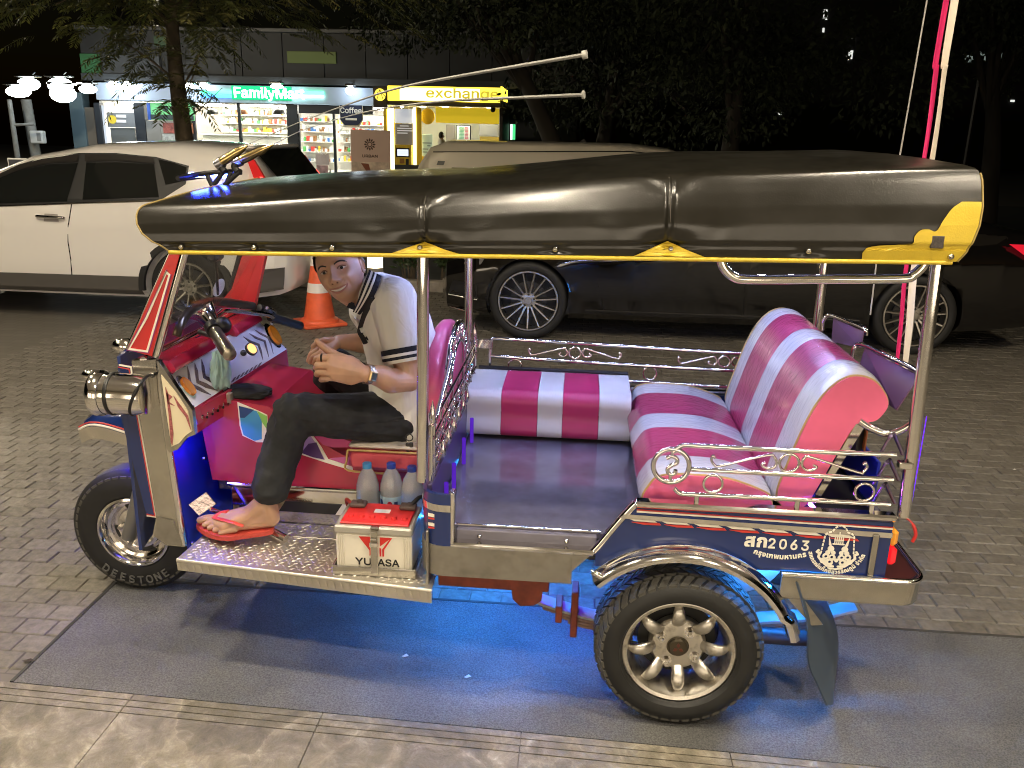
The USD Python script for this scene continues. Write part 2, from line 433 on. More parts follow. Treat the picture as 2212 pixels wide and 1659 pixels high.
# the entrance front behind the viewer: stone piers and lit glass doors, seen only in reflections
hf = thing('hotel_front', 'stone entrance front with lit glass doors behind the viewer', 'building', (0, -4.4, 0))
STN = P('pier_stone', (0.42, 0.36, 0.27), 0.6, var=(3, 0.15))
for k in range(7):
    x = -6.6 + 2.2 * k
    part(hf, 'pier', rbox((x - 0.35, -4.6, 0), (x + 0.35, -4.2, CZ + 0.05), 0.03), STN, False)
    if k < 6:
        part(hf, 'door_glow', rbox((x + 0.36, -4.58, 0.05), (x + 1.84, -4.54, 2.5), 0.005), E('lobby_glow', (1.0, 0.84, 0.63), 3.8), False)
        part(hf, 'door_frame', cat([rbox((x + 1.06, -4.53, 0), (x + 1.14, -4.46, 2.5), 0.005)]), BLACK, False)
        part(hf, 'lintel', rbox((x + 0.352, -4.6, 2.51), (x + 1.848, -4.3, CZ + 0.05), 0.02), STN, False)
k = 0
LAMPM = E('downlight_glow', WARM, LAMP)
lamp0 = None
for (lx, ly, where) in [(-4.9, 3.7, 'above the white SUV'), (-2.2, 1.5, 'above the front wheel of the three-wheeler'), (1.6, 1.1, 'above the tail of the three-wheeler'), (4.3, 2.6, 'above the right end of the mat'), (-4.9, 1.6, 'above the pavers at the far left'), (-0.6, -0.6, 'just above the viewer'), (2.9, -0.9, 'right of the viewer')]:
    lab = f'recessed warm downlight of the entrance canopy, {where}'
    if lamp0 is None:
        lamp0 = thing('downlight', lab, 'ceiling lamp', (lx, ly, CZ), 'recessed downlights of the canopy')
        part(lamp0, 'trim_ring', lathe([(0.105, 0.02), (0.125, 0.02), (0.125, 0.055), (0.105, 0.055), (0.105, 0.02)], n=28), STEEL, 40, local=True)
        part(lamp0, 'lens', lathe([(0.0001, 0.03), (0.10, 0.03), (0.10, 0.035), (0.0001, 0.035)], n=28), LAMPM, False, local=True)
    else: dup(lamp0, (lx, ly, CZ), lab)

# tall forecourt lamp on the left, outside the frame
for k_, (a_, b_, lab_) in enumerate(((1010, 1463, 'tiny pale paper scrap on the mat left of the rear wheel'), (875, 1418, 'tiny pale paper scrap on the mat below the tread plate deck'), (60, 1428, 'small dark dry leaf on the pavers left of the mat'), (2192, 1015, 'small pale paper scrap on the pavers at the far right'))):
    q_ = at(a_, b_, z=0.006); w_ = 0.012 if k_ != 2 else 0.022
    sc_ = thing('dry_leaf' if k_ == 2 else 'paper_scrap', lab_, 'litter', (q_[0], q_[1], 0))
    part(sc_, 'scrap', trimesh.convex.convex_hull(np.array([q_ + d_ for d_ in ([-w_, 0, 0], [w_, .004, .001], [0.2 * w_, .011, .004], [-.3 * w_, -.009, .003], [0, 0, 0.007])])), P('scrap_leaf', (0.04, 0.03, 0.02), 0.8) if k_ == 2 else P('scrap_paper', (0.6, 0.58, 0.52), 0.8), False)
fl_ = thing('forecourt_lamp', 'tall forecourt lamp on a steel post left of the shops', 'street lamp', (-17.5, 19.5, 0))
part(fl_, 'post', tube([(-17.5, 19.5, 0), (-17.5, 19.5, 5.7)], [0.09, 0.06], 14), STEEL, 50)
part(fl_, 'lamp_globe', trimesh.creation.icosphere(3, 0.25).apply_translation((-17.5, 19.5, 5.96)), E('globe_glow', (1.0, 0.88, 0.66), 1100), 60)
part(fl_, 'cap', lathe([(0.30, 6.22), (0.30, 6.24), (0.0005, 6.32)], (-17.5, 19.5, 0), 'z', 24), STEEL, 40)

# floodlight on the canopy's outer edge, aimed at the trees and the drive
ce = thing('canopy_floodlight', 'warm floodlight fixed to the outer edge of the entrance canopy', 'floodlight', (-4.6, 5.75, CZ + 0.2))
part(ce, 'housing', cat([rbox((-4.85, 5.62, CZ + 0.02), (-4.35, 5.95, CZ + 0.06), 0.005), rbox((-4.85, 5.62, CZ + 0.36), (-4.35, 5.95, CZ + 0.40), 0.005), rbox((-4.85, 5.62, CZ + 0.06), (-4.81, 5.95, CZ + 0.36), 0.005), rbox((-4.39, 5.62, CZ + 0.06), (-4.35, 5.95, CZ + 0.36), 0.005)]), STEEL, False)
part(ce, 'lens', rbox((-4.80, 5.66, CZ + 0.07), (-4.40, 5.70, CZ + 0.35), 0.004), E('edge_flood_glow', (1.0, 0.82, 0.50), 650), False)
# ================================================================== the three-wheeler
tk = thing('tuk_tuk', 'blue, chrome and pink three-wheeled taxi with a black vinyl roof standing on the grey mat', 'tuk-tuk', (-0.35, 2.85, 0))
YN, YF, YC = 2.27, 3.43, 2.85

# ---------------------------------------------------------------- wheels
def tyre_mesh(c, R, Rr, w, n=72, tread=True, shoulder=0.030):
    """tyre turned about the y axis through c, outer face towards -y"""
    hw = w / 2
    prof = [(Rr, -hw * 0.80), (Rr + 0.010, -hw * 0.96), (Rr * .6 + R * .4, -hw * 1.02), (R - shoulder, -hw * 0.97), (R - shoulder * .4, -hw * 0.86), (R - 0.003, -hw * 0.68), (R, -hw * 0.5),
            (R + 0.002, 0), (R, hw * 0.5), (R - 0.003, hw * 0.68), (R - shoulder * .4, hw * 0.86), (R - shoulder, hw * 0.97), (Rr * .6 + R * .4, hw * 1.02), (Rr + 0.010, hw * 0.96), (Rr, hw * 0.80)]
    return lathe(prof, c, 'y', n)
def treads(c, R, w, n=46, skew=0.05, zig=False):
    """tread blocks round the tyre: three ribs and angled shoulder blocks"""
    out = []
    for k in range(n):
        a = 2 * np.pi * k / n
        for row, (y0, y1, da, fill) in enumerate([(-0.50, -0.20, 0.0, .78), (-0.16, 0.16, 0.5, .8), (0.20, 0.50, 0.0, .78), (-0.90, -0.54, 0.3, .70), (0.54, 0.90, 0.3, .70)]):
            hw = w / 2
            aa = a + da * 2 * np.pi / n
            da_ = np.pi / n * fill
            r0 = R - 0.014 - (0.006 if row > 2 else 0); r1 = r0 + 0.0145
            ys = (y0 * hw, y1 * hw); sk = skew * (1 if row % 2 == 0 else -1)
            pts = []
            for rr in (r0, r1):
                for (yy, s) in ((ys[0], -sk), (ys[1], sk)):
                    drop = 0.014 if (row == 3 and yy == ys[0]) or (row == 4 and yy == ys[1]) else 0
                    for sg in (-1, 1):
                        t = aa + sg * da_ + s
                        pts.append((c[0] + (rr - drop) * math.cos(t), c[1] + yy, c[2] + (rr - drop) * math.sin(t)))
            V = np.array(pts)   # order r, y, sg
            F = [[4, 5, 7], [4, 7, 6], [0, 4, 6], [0, 6, 2], [1, 3, 7], [1, 7, 5], [0, 1, 5], [0, 5, 4], [2, 6, 7], [2, 7, 3]]
            out.append(trimesh.Trimesh(V, F, process=False))
    return cat(out)
ALLOY = P('cast_alloy', (0.62, 0.59, 0.53), 0.36, 1.0, rvar=(30, 0.1), bump=(90, 0.06))
TREAD = P('tyre_tread', (0.062, 0.059, 0.050), 0.7, bump=(150, 0.3))

def rear_wheel(cx, cy, cz, R, side, label):
    w = holder(tk, 'wheel', label)
    s = side   # -1: outer face towards -y
    Rr = 0.170
    t = part(w, 'tyre', tyre_mesh((cx, cy, cz), R - 0.010, Rr, 0.19), RUBBER, 40)
    part(w, 'tread', treads((cx, cy, cz), R - 0.001, 0.19), TREAD, False)
    def ly(d): return cy + s * d      # d: distance outwards from the wheel's middle
    prof = [(Rr + 0.004, 0.064), (Rr + 0.004, 0.072), (Rr - 0.004, 0.074), (Rr - 0.014, 0.070), (Rr - 0.018, 0.056), (Rr - 0.030, 0.030), (Rr - 0.036, -0.03), (Rr - 0.03, -0.075), (Rr, -0.078)]
    part(w, 'rim', lathe([(r, s * d) for r, d in (prof if s > 0 else prof[::1])], (cx, cy, cz), 'y', 64), ALLOY, 35)
    part(w, 'rim_back', lathe([(0.02, s * -0.01), (0.120, s * -0.012), (0.120, s * -0.02), (0.02, s * -0.02)], (cx, cy, cz), 'y', 40), P('brake_drum', (0.02, 0.02, 0.02), 0.6), 30)
    part(w, 'hub', lathe([(0.0005, s * 0.036), (0.058, s * 0.038), (0.078, s * 0.034), (0.087, s * 0.022), (0.087, s * 0.0), (0.0005, 0)], (cx, cy, cz), 'y', 40), ALLOY, 35)
    for k in range(8):
        a = 2 * np.pi * k / 8 + math.pi / 2 + 0.06
        def pt(r, d, da=0): return (cx + r * math.cos(a + da), ly(d), cz + r * math.sin(a + da))
        path = [pt(0.066, 0.026), pt(0.088, 0.046), pt(0.110, 0.056), pt(0.132, 0.056), pt(0.150, 0.046)]
        rr = np.array([0.016, 0.0205, 0.0205, 0.016, 0.0095])
        pp = spline(path, 4); r4 = np.interp(np.linspace(0, 4, len(pp)), range(5), rr)
        # oval petal: wide across the wheel's face, shallower in depth
        tang = np.array([-math.sin(a), 0, math.cos(a)])
        th = np.linspace(0, 2 * np.pi, 12, endpoint=False); G = []
        for p, r in zip(pp, r4): G.append([np.array(p) + tang * r * math.cos(q) + np.array([0, 0.62 * r * math.sin(q), 0]) for q in th] )
        G = np.array(G); G = np.concatenate([G, G[:, :1]], 1)
        part(w, 'spoke', sheet(G), ALLOY, 60)
    for k in range(4):
        a = 2 * np.pi * (k + 0.5) / 4 + 0.25
        p = np.array((cx + 0.061 * math.cos(a), 0, cz + 0.061 * math.sin(a)))
        part(w, 'wheel_nut', cat([bar((p[0], ly(0.034), p[2]), (p[0], ly(0.056), p[2]), 0.0115, 6), bar((p[0], ly(0.056), p[2]), (p[0], ly(0.062), p[2]), 0.008, 10, 0.005),
                                  bar((p[0], ly(0.030), p[2]), (p[0], ly(0.0385), p[2]), 0.0165, 18)]), CHROME, 30)
    cap = part(w, 'hub_cap', lathe([(0.0005, s * 0.050), (0.025, s * 0.050), (0.029, s * 0.047), (0.030, s * 0.040), (0.034, s * 0.039)], (cx, cy, cz), 'y', 32), P('hub_cap_bronze', (0.10, 0.085, 0.06), 0.4, 0.9), 30)
    dia = []
    for k in range(3):
        a = math.pi / 2 + k * 2 * math.pi / 3
        rad, tg = np.array([math.cos(a), math.sin(a)]), np.array([-math.sin(a), math.cos(a)])
        q = [rad * 0.002, rad * 0.010 + tg * 0.0055, rad * 0.018, rad * 0.010 - tg * 0.0055]
        dia.append(moved(plate([(cx + d[0], cz + d[1]) for d in q], 0, 0.0015), (0, ly(0.0512) - 0.0007, 0)))
    part(w, 'hub_emblem', cat(dia), P('emblem_red_brown', (0.16, 0.05, 0.035), 0.4, 0.5), False)
    part(w, 'valve', bar((cx - 0.145, ly(0.050), cz + 0.012), (cx - 0.128, ly(0.062), cz + 0.020), 0.0035, 8), BLACK)
    return w
WC = at(1468, 1424, y=2.215)
WR = 0.256
rear_wheel(WC[0], 2.215 + 0.095, WR + 0.002, WR, -1, 'rear wheel with eight silver petal spokes on the near side')
rear_wheel(WC[0], 3.485 - 0.095, WR + 0.002, WR, 1, 'rear wheel on the far side')

# front wheel (steel, under the steering head)
FX, FR = at(287, 1135, y=2.79)[0], 0.252
fw = holder(tk, 'front_wheel')
FCZ = FR + 0.002
part(fw, 'tyre', tyre_mesh((FX, YC, FCZ), FR - 0.004, 0.137, 0.135, shoulder=0.045), RUBBER, 40)
part(fw, 'tread', treads((FX, YC, FCZ), FR - 0.004, 0.135, 44, 0.03), TREAD, False)
part(fw, 'rim', lathe([(0.141, -0.058), (0.141, -0.066), (0.132, -0.068), (0.124, -0.058), (0.116, -0.034), (0.106, -0.030), (0.098, -0.012), (0.088, -0.012), (0.082, -0.022), (0.052, -0.026), (0.045, -0.034), (0.0005, -0.036)], (FX, YC, FCZ), 'y', 56), CHROME, 30)
for k in range(5):
    a = k * 2 * math.pi / 5 + 0.5
    part(fw, 'wheel_nut', lathe([(0.0005, -0.050), (0.009, -0.050), (0.010, -0.02)], (FX + 0.062 * math.cos(a), YC, FCZ + 0.062 * math.sin(a)), 'y', 6), STEEL, 20)
for k in range(4):
    a = k * math.pi / 2 + 0.25
    part(fw, 'rim_slot', moved(plate(affinity.rotate(affinity.scale(Point(0, 0).buffer(0.02), 1.25, 0.62), math.degrees(a) + 90, origin=(0, 0)), 0, 0.002), (FX + 0.093 * math.cos(a), YC - 0.0155, FCZ + 0.093 * math.sin(a))), BLACK, False)
part(fw, 'drum', lathe([(0.0005, -0.055), (0.03, -0.055), (0.034, -0.03)], (FX, YC, FCZ), 'y', 24), STEEL, 30)
# raised lettering on the side wall
def arc_text(s, h, R, c, y, a0, step, mat):
    ms = []
    for i, ch in enumerate(s):
        a = a0 + i * step
        X = np.array([-math.sin(a), 0, math.cos(a)]); Y = np.array([-math.cos(a), 0, -math.sin(a)])
        ms.append(text(ch, h, np.array([c[0] + (R + h / 2) * math.cos(a), y, c[2] + (R + h / 2) * math.sin(a)]), X, Y, 0.003, True, True))
    return cat(ms)
part(fw, 'raised_lettering', arc_text('DEESTONE', 0.030, 0.196, (FX, YC, FCZ), YC - 0.0695, math.radians(232), math.radians(10.5), None), P('raised_letters', (0.11, 0.11, 0.105), 0.6), False)
# fork legs
for y in (YC - 0.105, YC + 0.105):
    part(fw, 'fork_leg', cat([bar((FX + 0.005, y, FCZ), at(320, 985, y=y), 0.026, 14), bar((FX + 0.004, y, FCZ), (FX + 0.004, YC, FCZ), 0.012, 10)]), P('fork_grey', (0.22, 0.215, 0.2), 0.35, 0.6), 30)

# ---------------------------------------------------------------- tub: floor, sides, sills
XF, XB = -0.405, 0.925                # passenger floor from the partition to the back
FLOORZ = 0.60
FLOOR = P('floor_sheet', (0.27, 0.26, 0.32), 0.14, 0.6, var=(5, 0.18), rvar=(4, 0.06), bump=(5, 0.05))
part(tk, 'passenger_floor', rbox((XF, YN + 0.045, FLOORZ - 0.02), (0.36, YF - 0.03, FLOORZ), 0.002), FLOOR, False)
z0, z1 = 0.535, 0.728
# near body side (blue), with the low entry cut and rounded front corner
kT, kB = at(1375, 1087, y=YN), at(1288, 1192, y=YN)
side = Polygon([(0.085, 0.515), (kB[0], kB[2]), (kT[0], 0.715), (0.925, 0.708), (0.925, z0), (0.60, z0), (0.10, 0.515)])
arch = Point(WC[0], WR).buffer(0.345, 48)
part(tk, 'body_side', plate(side.difference(arch), YN, 0.02), BLUE, False, 'blue rear side panel on the near side')
part(tk, 'body_side', plate(Polygon([(XF, 0.515), (XF, 0.715), (XB, 0.715), (XB, 0.515)]).difference(arch), YF - 0.02, 0.02), BLUE, False)
part(tk, 'tail_panel', rbox((XB - 0.02, YN + 0.02, z0), (XB, YF - 0.02, 0.70), 0.003), BLUE, False)
# front corner post of the entry: blue, wrapped in chrome at its edge
def corner(z_lo, z_hi, off, x_in, name, mat, label=None):
    """panel that runs along the near side then turns round the front corner towards the middle"""
    r = 0.06; x0 = XF - 0.022
    path = [(x_in, YN)] + [(x0 + r - r * math.sin(t), YN + r - r * math.cos(t)) for t in np.linspace(0, math.pi / 2, 8)] + [(x0, YF - 0.05)]
    inner = np.array(path); 
    n = np.array([[0, -1]] + [[-math.sin(t), -math.cos(t)] for t in np.linspace(0, math.pi / 2, 8)] + [[-1, 0]])
    P_ = inner + n * off
    G = [[(p[0], p[1], z_lo), (p[0], p[1], z_hi)] for p in P_]
    return part(tk, name, sheet(G, 0.012), mat, 40, label)
corner(0.555, 0.722, 0.000, -0.345, 'corner_panel', BLUE)
corner(0.458, 0.556, 0.004, 0.02, 'sill_apron', DULL_STEEL, 'brushed steel apron below the entry')
corner(0.668, 0.690, 0.003, -0.345, 'trim_band', CHROME)
sillx = [at(975, 1185, y=YN - 0.004), at(1283, 1203, y=YN - 0.004)]
part(tk, 'sill_apron_end', plate([(0.02, 0.458), (0.02, 0.556), (0.082, 0.560), (-0.005, 0.468)], YN - 0.006, 0.012), DULL_STEEL, False)
part(tk, 'entry_frame', cat([rbox((-0.352, YN - 0.008, 0.558), (-0.333, YN + 0.03, 0.728), 0.004), rbox((-0.352, YN - 0.010, 0.548), (0.085, YN + 0.03, 0.566), 0.005),
                             tube(spline([(0.078, YN + 0.006, 0.556), (0.10, YN + 0.006, 0.585), (0.15, YN + 0.006, 0.66), (0.195, YN + 0.006, 0.722)], 5), 0.012, 10)]), CHROME, 40)
part(tk, 'entry_skirt', cat([rbox((-0.333, YN + 0.024, 0.560), (0.09, YN + 0.045, FLOORZ - 0.003), 0.003)]), FLOOR, False)
part(tk, 'floor_edge_trim', bar((-0.335, YN + 0.047, FLOORZ + 0.002), (0.10, YN + 0.047, FLOORZ + 0.002), 0.004, 8), CHROME)
for px in (1139, 1399):
    q = at(px, 1167 + (px - 1139) * 0.07, y=YN + 0.024)
for x in (-0.262, 0.0): part(tk, 'bolt_head', lathe([(0.0005, -0.008), (0.004, -0.007), (0.007, -0.003), (0.0075, 0)], (x, YN + 0.022, 0.578), 'y', 14), CHROME, 40)
part(tk, 'seat_box_side', plate([(0.10, 0.60), (0.115, 0.60), (0.215, 0.715), (0.235, 0.70), (0.235, 0.60)], YN + 0.055, 0.01), P('mirror_panel', (0.5, 0.48, 0.55), 0.12, 1.0), False)
part(tk, 'seat_box', rbox((0.232, YN + 0.06, FLOORZ + 0.001), (0.90, YF - 0.06, 0.695), 0.003), BLACK, False)
part(tk, 'side_top_trim', rbox((0.193, YN - 0.010, 0.712), (0.932, YN + 0.030, 0.732), 0.006), CHROME, 40)
part(tk, 'side_top_trim', rbox((XF, YF - 0.03, 0.716), (0.932, YF + 0.008, 0.736), 0.006), CHROME, 40)
part(tk, 'body_corner_post', cat([rbox((0.872, YN - 0.012, 0.538), (0.890, YN, 0.672), 0.003)]), STEEL, False)
part(tk, 'body_trim_band', plate([(0.150, 0.676), (0.165, 0.690), (0.926, 0.678), (0.926, 0.662)], YN - 0.005, 0.005), CHROME, False)
# painted stripes along the top of the blue side: white, red, and a row of slanting dashes
STRIPE_W = P('stripe_white', (0.80, 0.76, 0.66), 0.35); STRIPE_R = P('stripe_red', (0.52, 0.04, 0.03), 0.35)
def sidebar(x0, x1, zc0, zc1, h, slant=0.0): return plate([(x0, zc0 - h / 2), (x1 + 0, zc1 - h / 2), (x1 + slant, zc1 + h / 2), (x0 + slant, zc0 + h / 2)], YN - 0.0062, 0.0025)
part(tk, 'pinstripe', plate([(0.20, 0.697), (0.925, 0.6875), (0.925, 0.6915), (0.20, 0.702)], YN - 0.0028, 0.0028), STRIPE_W, False)
part(tk, 'pinstripe', plate([(0.20, 0.7035), (0.925, 0.6930), (0.925, 0.6950), (0.20, 0.706)], YN - 0.0028, 0.0028), STRIPE_R, False)
for k in range(7):
    x0 = 0.175 + k * 0.094; zc = 0.668 - 0.0165 * (k / 7)
    part(tk, 'stripe_dash', plate([(x0 + 0.02, zc + 0.001), (x0 + 0.086, zc), (x0 + 0.060, zc + 0.012), (x0 - 0.008, zc + 0.013)], YN - 0.0032, 0.0032), STRIPE_W, False)
    part(tk, 'stripe_flame', plate([(x0 + 0.012, zc - 0.003), (x0 + 0.05, zc - 0.009), (x0 + 0.098, zc - 0.008), (x0 + 0.092, zc - 0.002)], YN - 0.0032, 0.0032), STRIPE_R, False)
for k in range(2):
    part(tk, 'stripe_dash', sidebar(-0.413, -0.356, 0.653 - 0.03 * k, 0.645 - 0.03 * k, 0.010), STRIPE_W, False)
    part(tk, 'stripe_flame', sidebar(-0.413, -0.356, 0.642 - 0.03 * k, 0.636 - 0.03 * k, 0.005), STRIPE_R, False)

# licence lettering and emblem stencilled on the blue side
STENCIL = P('stencil_paint', (0.80, 0.77, 0.68), 0.5)
TH = {'prov': [[[[59,32],[60,41],[69,49],[75,51],[89,51],[99,47],[105,38],[105,0],[90,0],[90,33],[84,39],[79,39],[75,35],[75,33],[82,31],[82,26],[77,23],[75,17],[75,0],[60,0],[60,20],[67,29]]],[[[3,9],[4,20],[9,26],[16,29],[34,32],[33,36],[28,39],[20,39],[8,35],[9,48],[19,51],[33,51],[38,49],[40,53],[52,53],[51,46],[47,41],[49,37],[49,0],[34,0],[33,20],[20,18],[18,14],[19,10],[28,8],[28,0],[11,0],[6,3]]]], 'city': [[[[392,2],[394,10],[403,7],[408,7],[410,9],[408,12],[398,15],[394,19],[394,29],[402,34],[413,34],[418,32],[418,24],[406,26],[403,24],[419,15],[419,4],[411,-1],[401,-1]]],[[[354,24],[356,29],[364,34],[376,34],[381,32],[386,24],[386,0],[376,0],[376,21],[372,26],[367,26],[364,21],[365,17],[372,19],[372,11],[365,9],[364,0],[354,0]]],[[[315,33],[325,33],[325,12],[326,9],[331,8],[336,15],[336,33],[346,33],[346,0],[338,0],[337,4],[333,0],[322,-1],[316,4]]],[[[286,24],[286,32],[290,34],[300,34],[306,30],[307,0],[297,0],[297,24],[294,26]]],[[[251,33],[261,33],[262,22],[270,33],[281,33],[281,31],[274,24],[281,16],[281,0],[271,0],[271,12],[268,15],[261,10],[261,0],[251,0]]],[[[212,0],[212,33],[222,33],[222,15],[227,8],[232,9],[233,12],[233,33],[243,33],[242,4],[236,-1],[228,-1],[222,3],[220,0]]],[[[172,0],[166,33],[176,33],[177,21],[179,18],[183,32],[190,33],[193,20],[195,18],[197,33],[207,33],[202,0],[191,0],[187,16],[185,14],[182,1]]],[[[129,33],[137,33],[138,29],[142,33],[153,34],[159,29],[160,0],[150,0],[150,21],[146,25],[143,25],[139,18],[139,0],[129,0]]],[[[109,4],[109,33],[119,33],[119,8],[121,6],[123,7],[124,0],[114,-1]]],[[[79,0],[70,34],[80,34],[88,8],[92,15],[92,21],[89,26],[85,26],[84,34],[92,34],[100,29],[102,24],[102,12],[98,4],[90,0]]],[[[40,2],[42,10],[51,7],[56,7],[58,9],[56,12],[46,15],[42,19],[42,29],[50,34],[61,34],[66,32],[66,24],[54,26],[51,24],[67,15],[67,4],[59,-1],[44,0]]],[[[54,-9],[54,-5],[56,-4],[65,-5],[66,-16],[57,-16],[57,-10]]],[[[4,0],[4,14],[9,19],[4,21],[5,29],[14,34],[24,34],[29,32],[34,26],[34,0],[24,0],[24,22],[20,26],[16,26],[14,23],[19,20],[19,18],[14,12],[14,0]]]], 'coop': [[[[737,10],[737,22],[739,28],[743,32],[749,34],[759,34],[766,31],[768,28],[769,0],[759,0],[759,22],[755,26],[749,25],[747,19],[748,9],[751,7],[755,7],[754,-1],[746,-1],[742,1]]],[[[713,41],[714,48],[720,48],[723,44],[736,44],[736,38],[717,38]]],[[[700,14],[705,19],[700,21],[700,27],[703,31],[710,34],[723,33],[730,26],[730,0],[720,0],[720,22],[717,26],[712,26],[710,23],[715,20],[715,18],[710,12],[710,0],[700,0]]],[[[671,25],[671,33],[675,34],[685,34],[691,30],[692,0],[682,0],[682,23],[679,26]]],[[[650,45],[655,49],[661,49],[665,47],[666,40],[664,37],[655,36],[651,38]],[[656,41],[660,40],[661,44],[656,45],[655,43]]],[[[637,23],[637,32],[644,34],[655,34],[660,32],[666,23],[666,11],[663,4],[655,0],[641,0],[641,13],[638,14],[638,20],[650,20],[651,8],[655,10],[656,20],[653,25],[649,26],[644,26]]],[[[584,0],[584,33],[594,33],[594,15],[599,8],[604,9],[605,12],[605,33],[615,33],[614,4],[608,-1],[600,-1],[594,3],[592,0]]],[[[586,38],[586,42],[591,45],[614,45],[614,38]]],[[[543,0],[544,6],[547,7],[547,15],[550,19],[546,21],[546,27],[549,31],[556,34],[566,34],[575,28],[576,0],[566,0],[566,22],[562,26],[558,26],[556,23],[561,19],[557,13],[556,1],[552,-1]]],[[[554,-9],[554,-4],[562,-4],[565,-11],[567,-10],[567,-4],[575,-4],[575,-12],[570,-16],[558,-15],[556,-9]]],[[[489,4],[489,14],[493,18],[489,21],[489,27],[492,31],[499,34],[509,34],[514,32],[519,25],[519,10],[524,8],[528,14],[528,33],[538,33],[538,0],[530,0],[529,3],[522,-1],[515,-1],[511,1],[509,5],[509,22],[505,26],[500,25],[500,22],[504,20],[504,17],[499,13],[499,7],[504,6],[504,0],[495,-1]]],[[[456,2],[458,10],[467,7],[472,7],[474,9],[472,12],[462,15],[458,19],[458,29],[466,34],[477,34],[482,32],[482,24],[470,26],[467,24],[483,15],[483,4],[475,-1],[465,-1]]],[[[424,2],[426,10],[435,7],[440,7],[442,9],[440,12],[430,15],[426,19],[426,29],[434,34],[445,34],[450,32],[450,24],[438,26],[435,24],[451,15],[451,4],[443,-1],[433,-1]]],[[[393,2],[395,9],[404,7],[409,13],[408,23],[403,26],[394,24],[394,32],[398,34],[408,34],[413,32],[419,23],[419,10],[417,5],[408,-1],[399,-1]]],[[[356,5],[356,12],[361,18],[374,20],[376,22],[372,26],[367,26],[359,23],[360,32],[366,34],[380,33],[381,35],[389,35],[388,30],[385,27],[386,0],[376,0],[375,13],[367,12],[366,10],[368,6],[372,6],[372,0],[370,-1],[360,0]]],[[[375,-9],[375,-5],[377,-4],[386,-5],[387,-16],[378,-16],[378,-10]]],[[[319,27],[319,33],[326,33],[328,30],[330,33],[335,33],[335,23],[331,17],[331,10],[333,7],[337,7],[340,10],[340,18],[337,21],[337,26],[340,27],[341,33],[351,33],[351,28],[348,24],[350,21],[350,7],[348,3],[340,-1],[331,-1],[324,2],[321,7],[321,17],[325,23]]],[[[321,38],[321,42],[324,44],[340,45],[340,52],[349,52],[350,38]]],[[[283,14],[288,19],[283,21],[283,27],[286,31],[293,34],[306,33],[313,26],[313,0],[303,0],[303,22],[300,26],[295,26],[293,23],[298,20],[298,18],[293,12],[293,0],[283,0]]],[[[244,33],[252,33],[253,29],[257,33],[268,34],[274,29],[275,0],[265,0],[265,21],[261,25],[258,25],[254,18],[254,0],[244,0]]],[[[250,42],[250,48],[255,52],[273,52],[273,47],[259,47],[257,45],[257,43],[262,45],[264,42],[266,45],[273,45],[272,39],[269,37],[264,37],[261,39],[259,37],[255,37]]],[[[224,4],[224,33],[234,33],[234,8],[236,6],[238,7],[239,0],[229,-1]]],[[[205,33],[215,33],[215,8],[217,6],[219,7],[220,4],[220,0],[218,-1],[210,-1],[205,4]]],[[[183,44],[187,48],[199,48],[199,41],[192,41],[191,37],[184,36]]],[[[147,4],[147,14],[151,18],[147,21],[147,27],[150,31],[157,34],[167,34],[172,32],[177,25],[177,10],[182,8],[186,14],[186,33],[196,33],[196,0],[188,0],[187,3],[180,-1],[173,-1],[169,1],[167,5],[167,22],[163,26],[158,25],[158,22],[162,20],[162,17],[157,13],[157,7],[162,6],[162,0],[153,-1]]],[[[114,2],[116,10],[125,7],[130,7],[132,9],[130,12],[120,15],[116,19],[116,29],[124,34],[135,34],[140,32],[140,24],[128,26],[125,24],[141,15],[141,4],[133,-1],[123,-1]]],[[[78,0],[78,14],[83,19],[78,21],[79,29],[88,34],[98,34],[103,32],[108,26],[108,0],[98,0],[98,22],[94,26],[90,26],[88,23],[93,20],[93,18],[88,12],[88,0]]],[[[41,33],[51,33],[52,22],[60,33],[71,33],[71,31],[64,24],[71,16],[71,0],[61,0],[61,12],[58,15],[51,10],[51,0],[41,0]]],[[[2,5],[2,12],[7,18],[20,20],[22,22],[18,26],[13,26],[5,23],[6,32],[12,34],[26,33],[27,35],[35,35],[34,30],[31,27],[32,0],[22,0],[21,13],[13,12],[12,10],[14,6],[18,6],[18,0],[16,-1],[6,0]]]]}
pz = at(1634, 1181, y=YN)
part(tk, 'licence_lettering', glyphs(TH['prov'], 0.0315, 50, (pz[0] - 0.004, YN - 0.0005, pz[2])), STENCIL, False)
for i, ch in enumerate('2063'):
    q = at(1666 + i * 24.0, 1183.5 + i * 1.6, y=YN)
    part(tk, 'licence_digit', text(ch, 0.0300, (q[0], YN, q[2]), t=0.002, bold=True, centre=True, stretch=0.95), STENCIL, False)
q = at(1683, 1207, y=YN)
part(tk, 'city_lettering', glyphs(TH['city'], 0.0135, 36, (q[0], YN - 0.0005, q[2]), bend=0.22), STENCIL, False)
ex, ez = at(1808, 1190, y=YN)[[0, 2]]
S = 0.00140     # metres per pixel of the wide view at this side
em = []
def dashes(pts, n, w):
    pts = np.array(pts); L = LineString(pts)
    for k in range(n):
        a, b = k / n, (k + 0.68) / n
        seg = LineString([L.interpolate(t, normalized=True) for t in np.linspace(a, b, 4)]).buffer(w, cap_style=2)
        em.append(seg)
def e2(dx, dz): return (ex + dx * S, ez + dz * S)
dashes([e2(-33, -6), e2(-29, 36), e2(-24, 42), e2(-16, 44), e2(-10, 54), e2(0, 60), e2(10, 54), e2(16, 44), e2(24, 42), e2(29, 36), e2(33, -6)], 19, 0.0021)
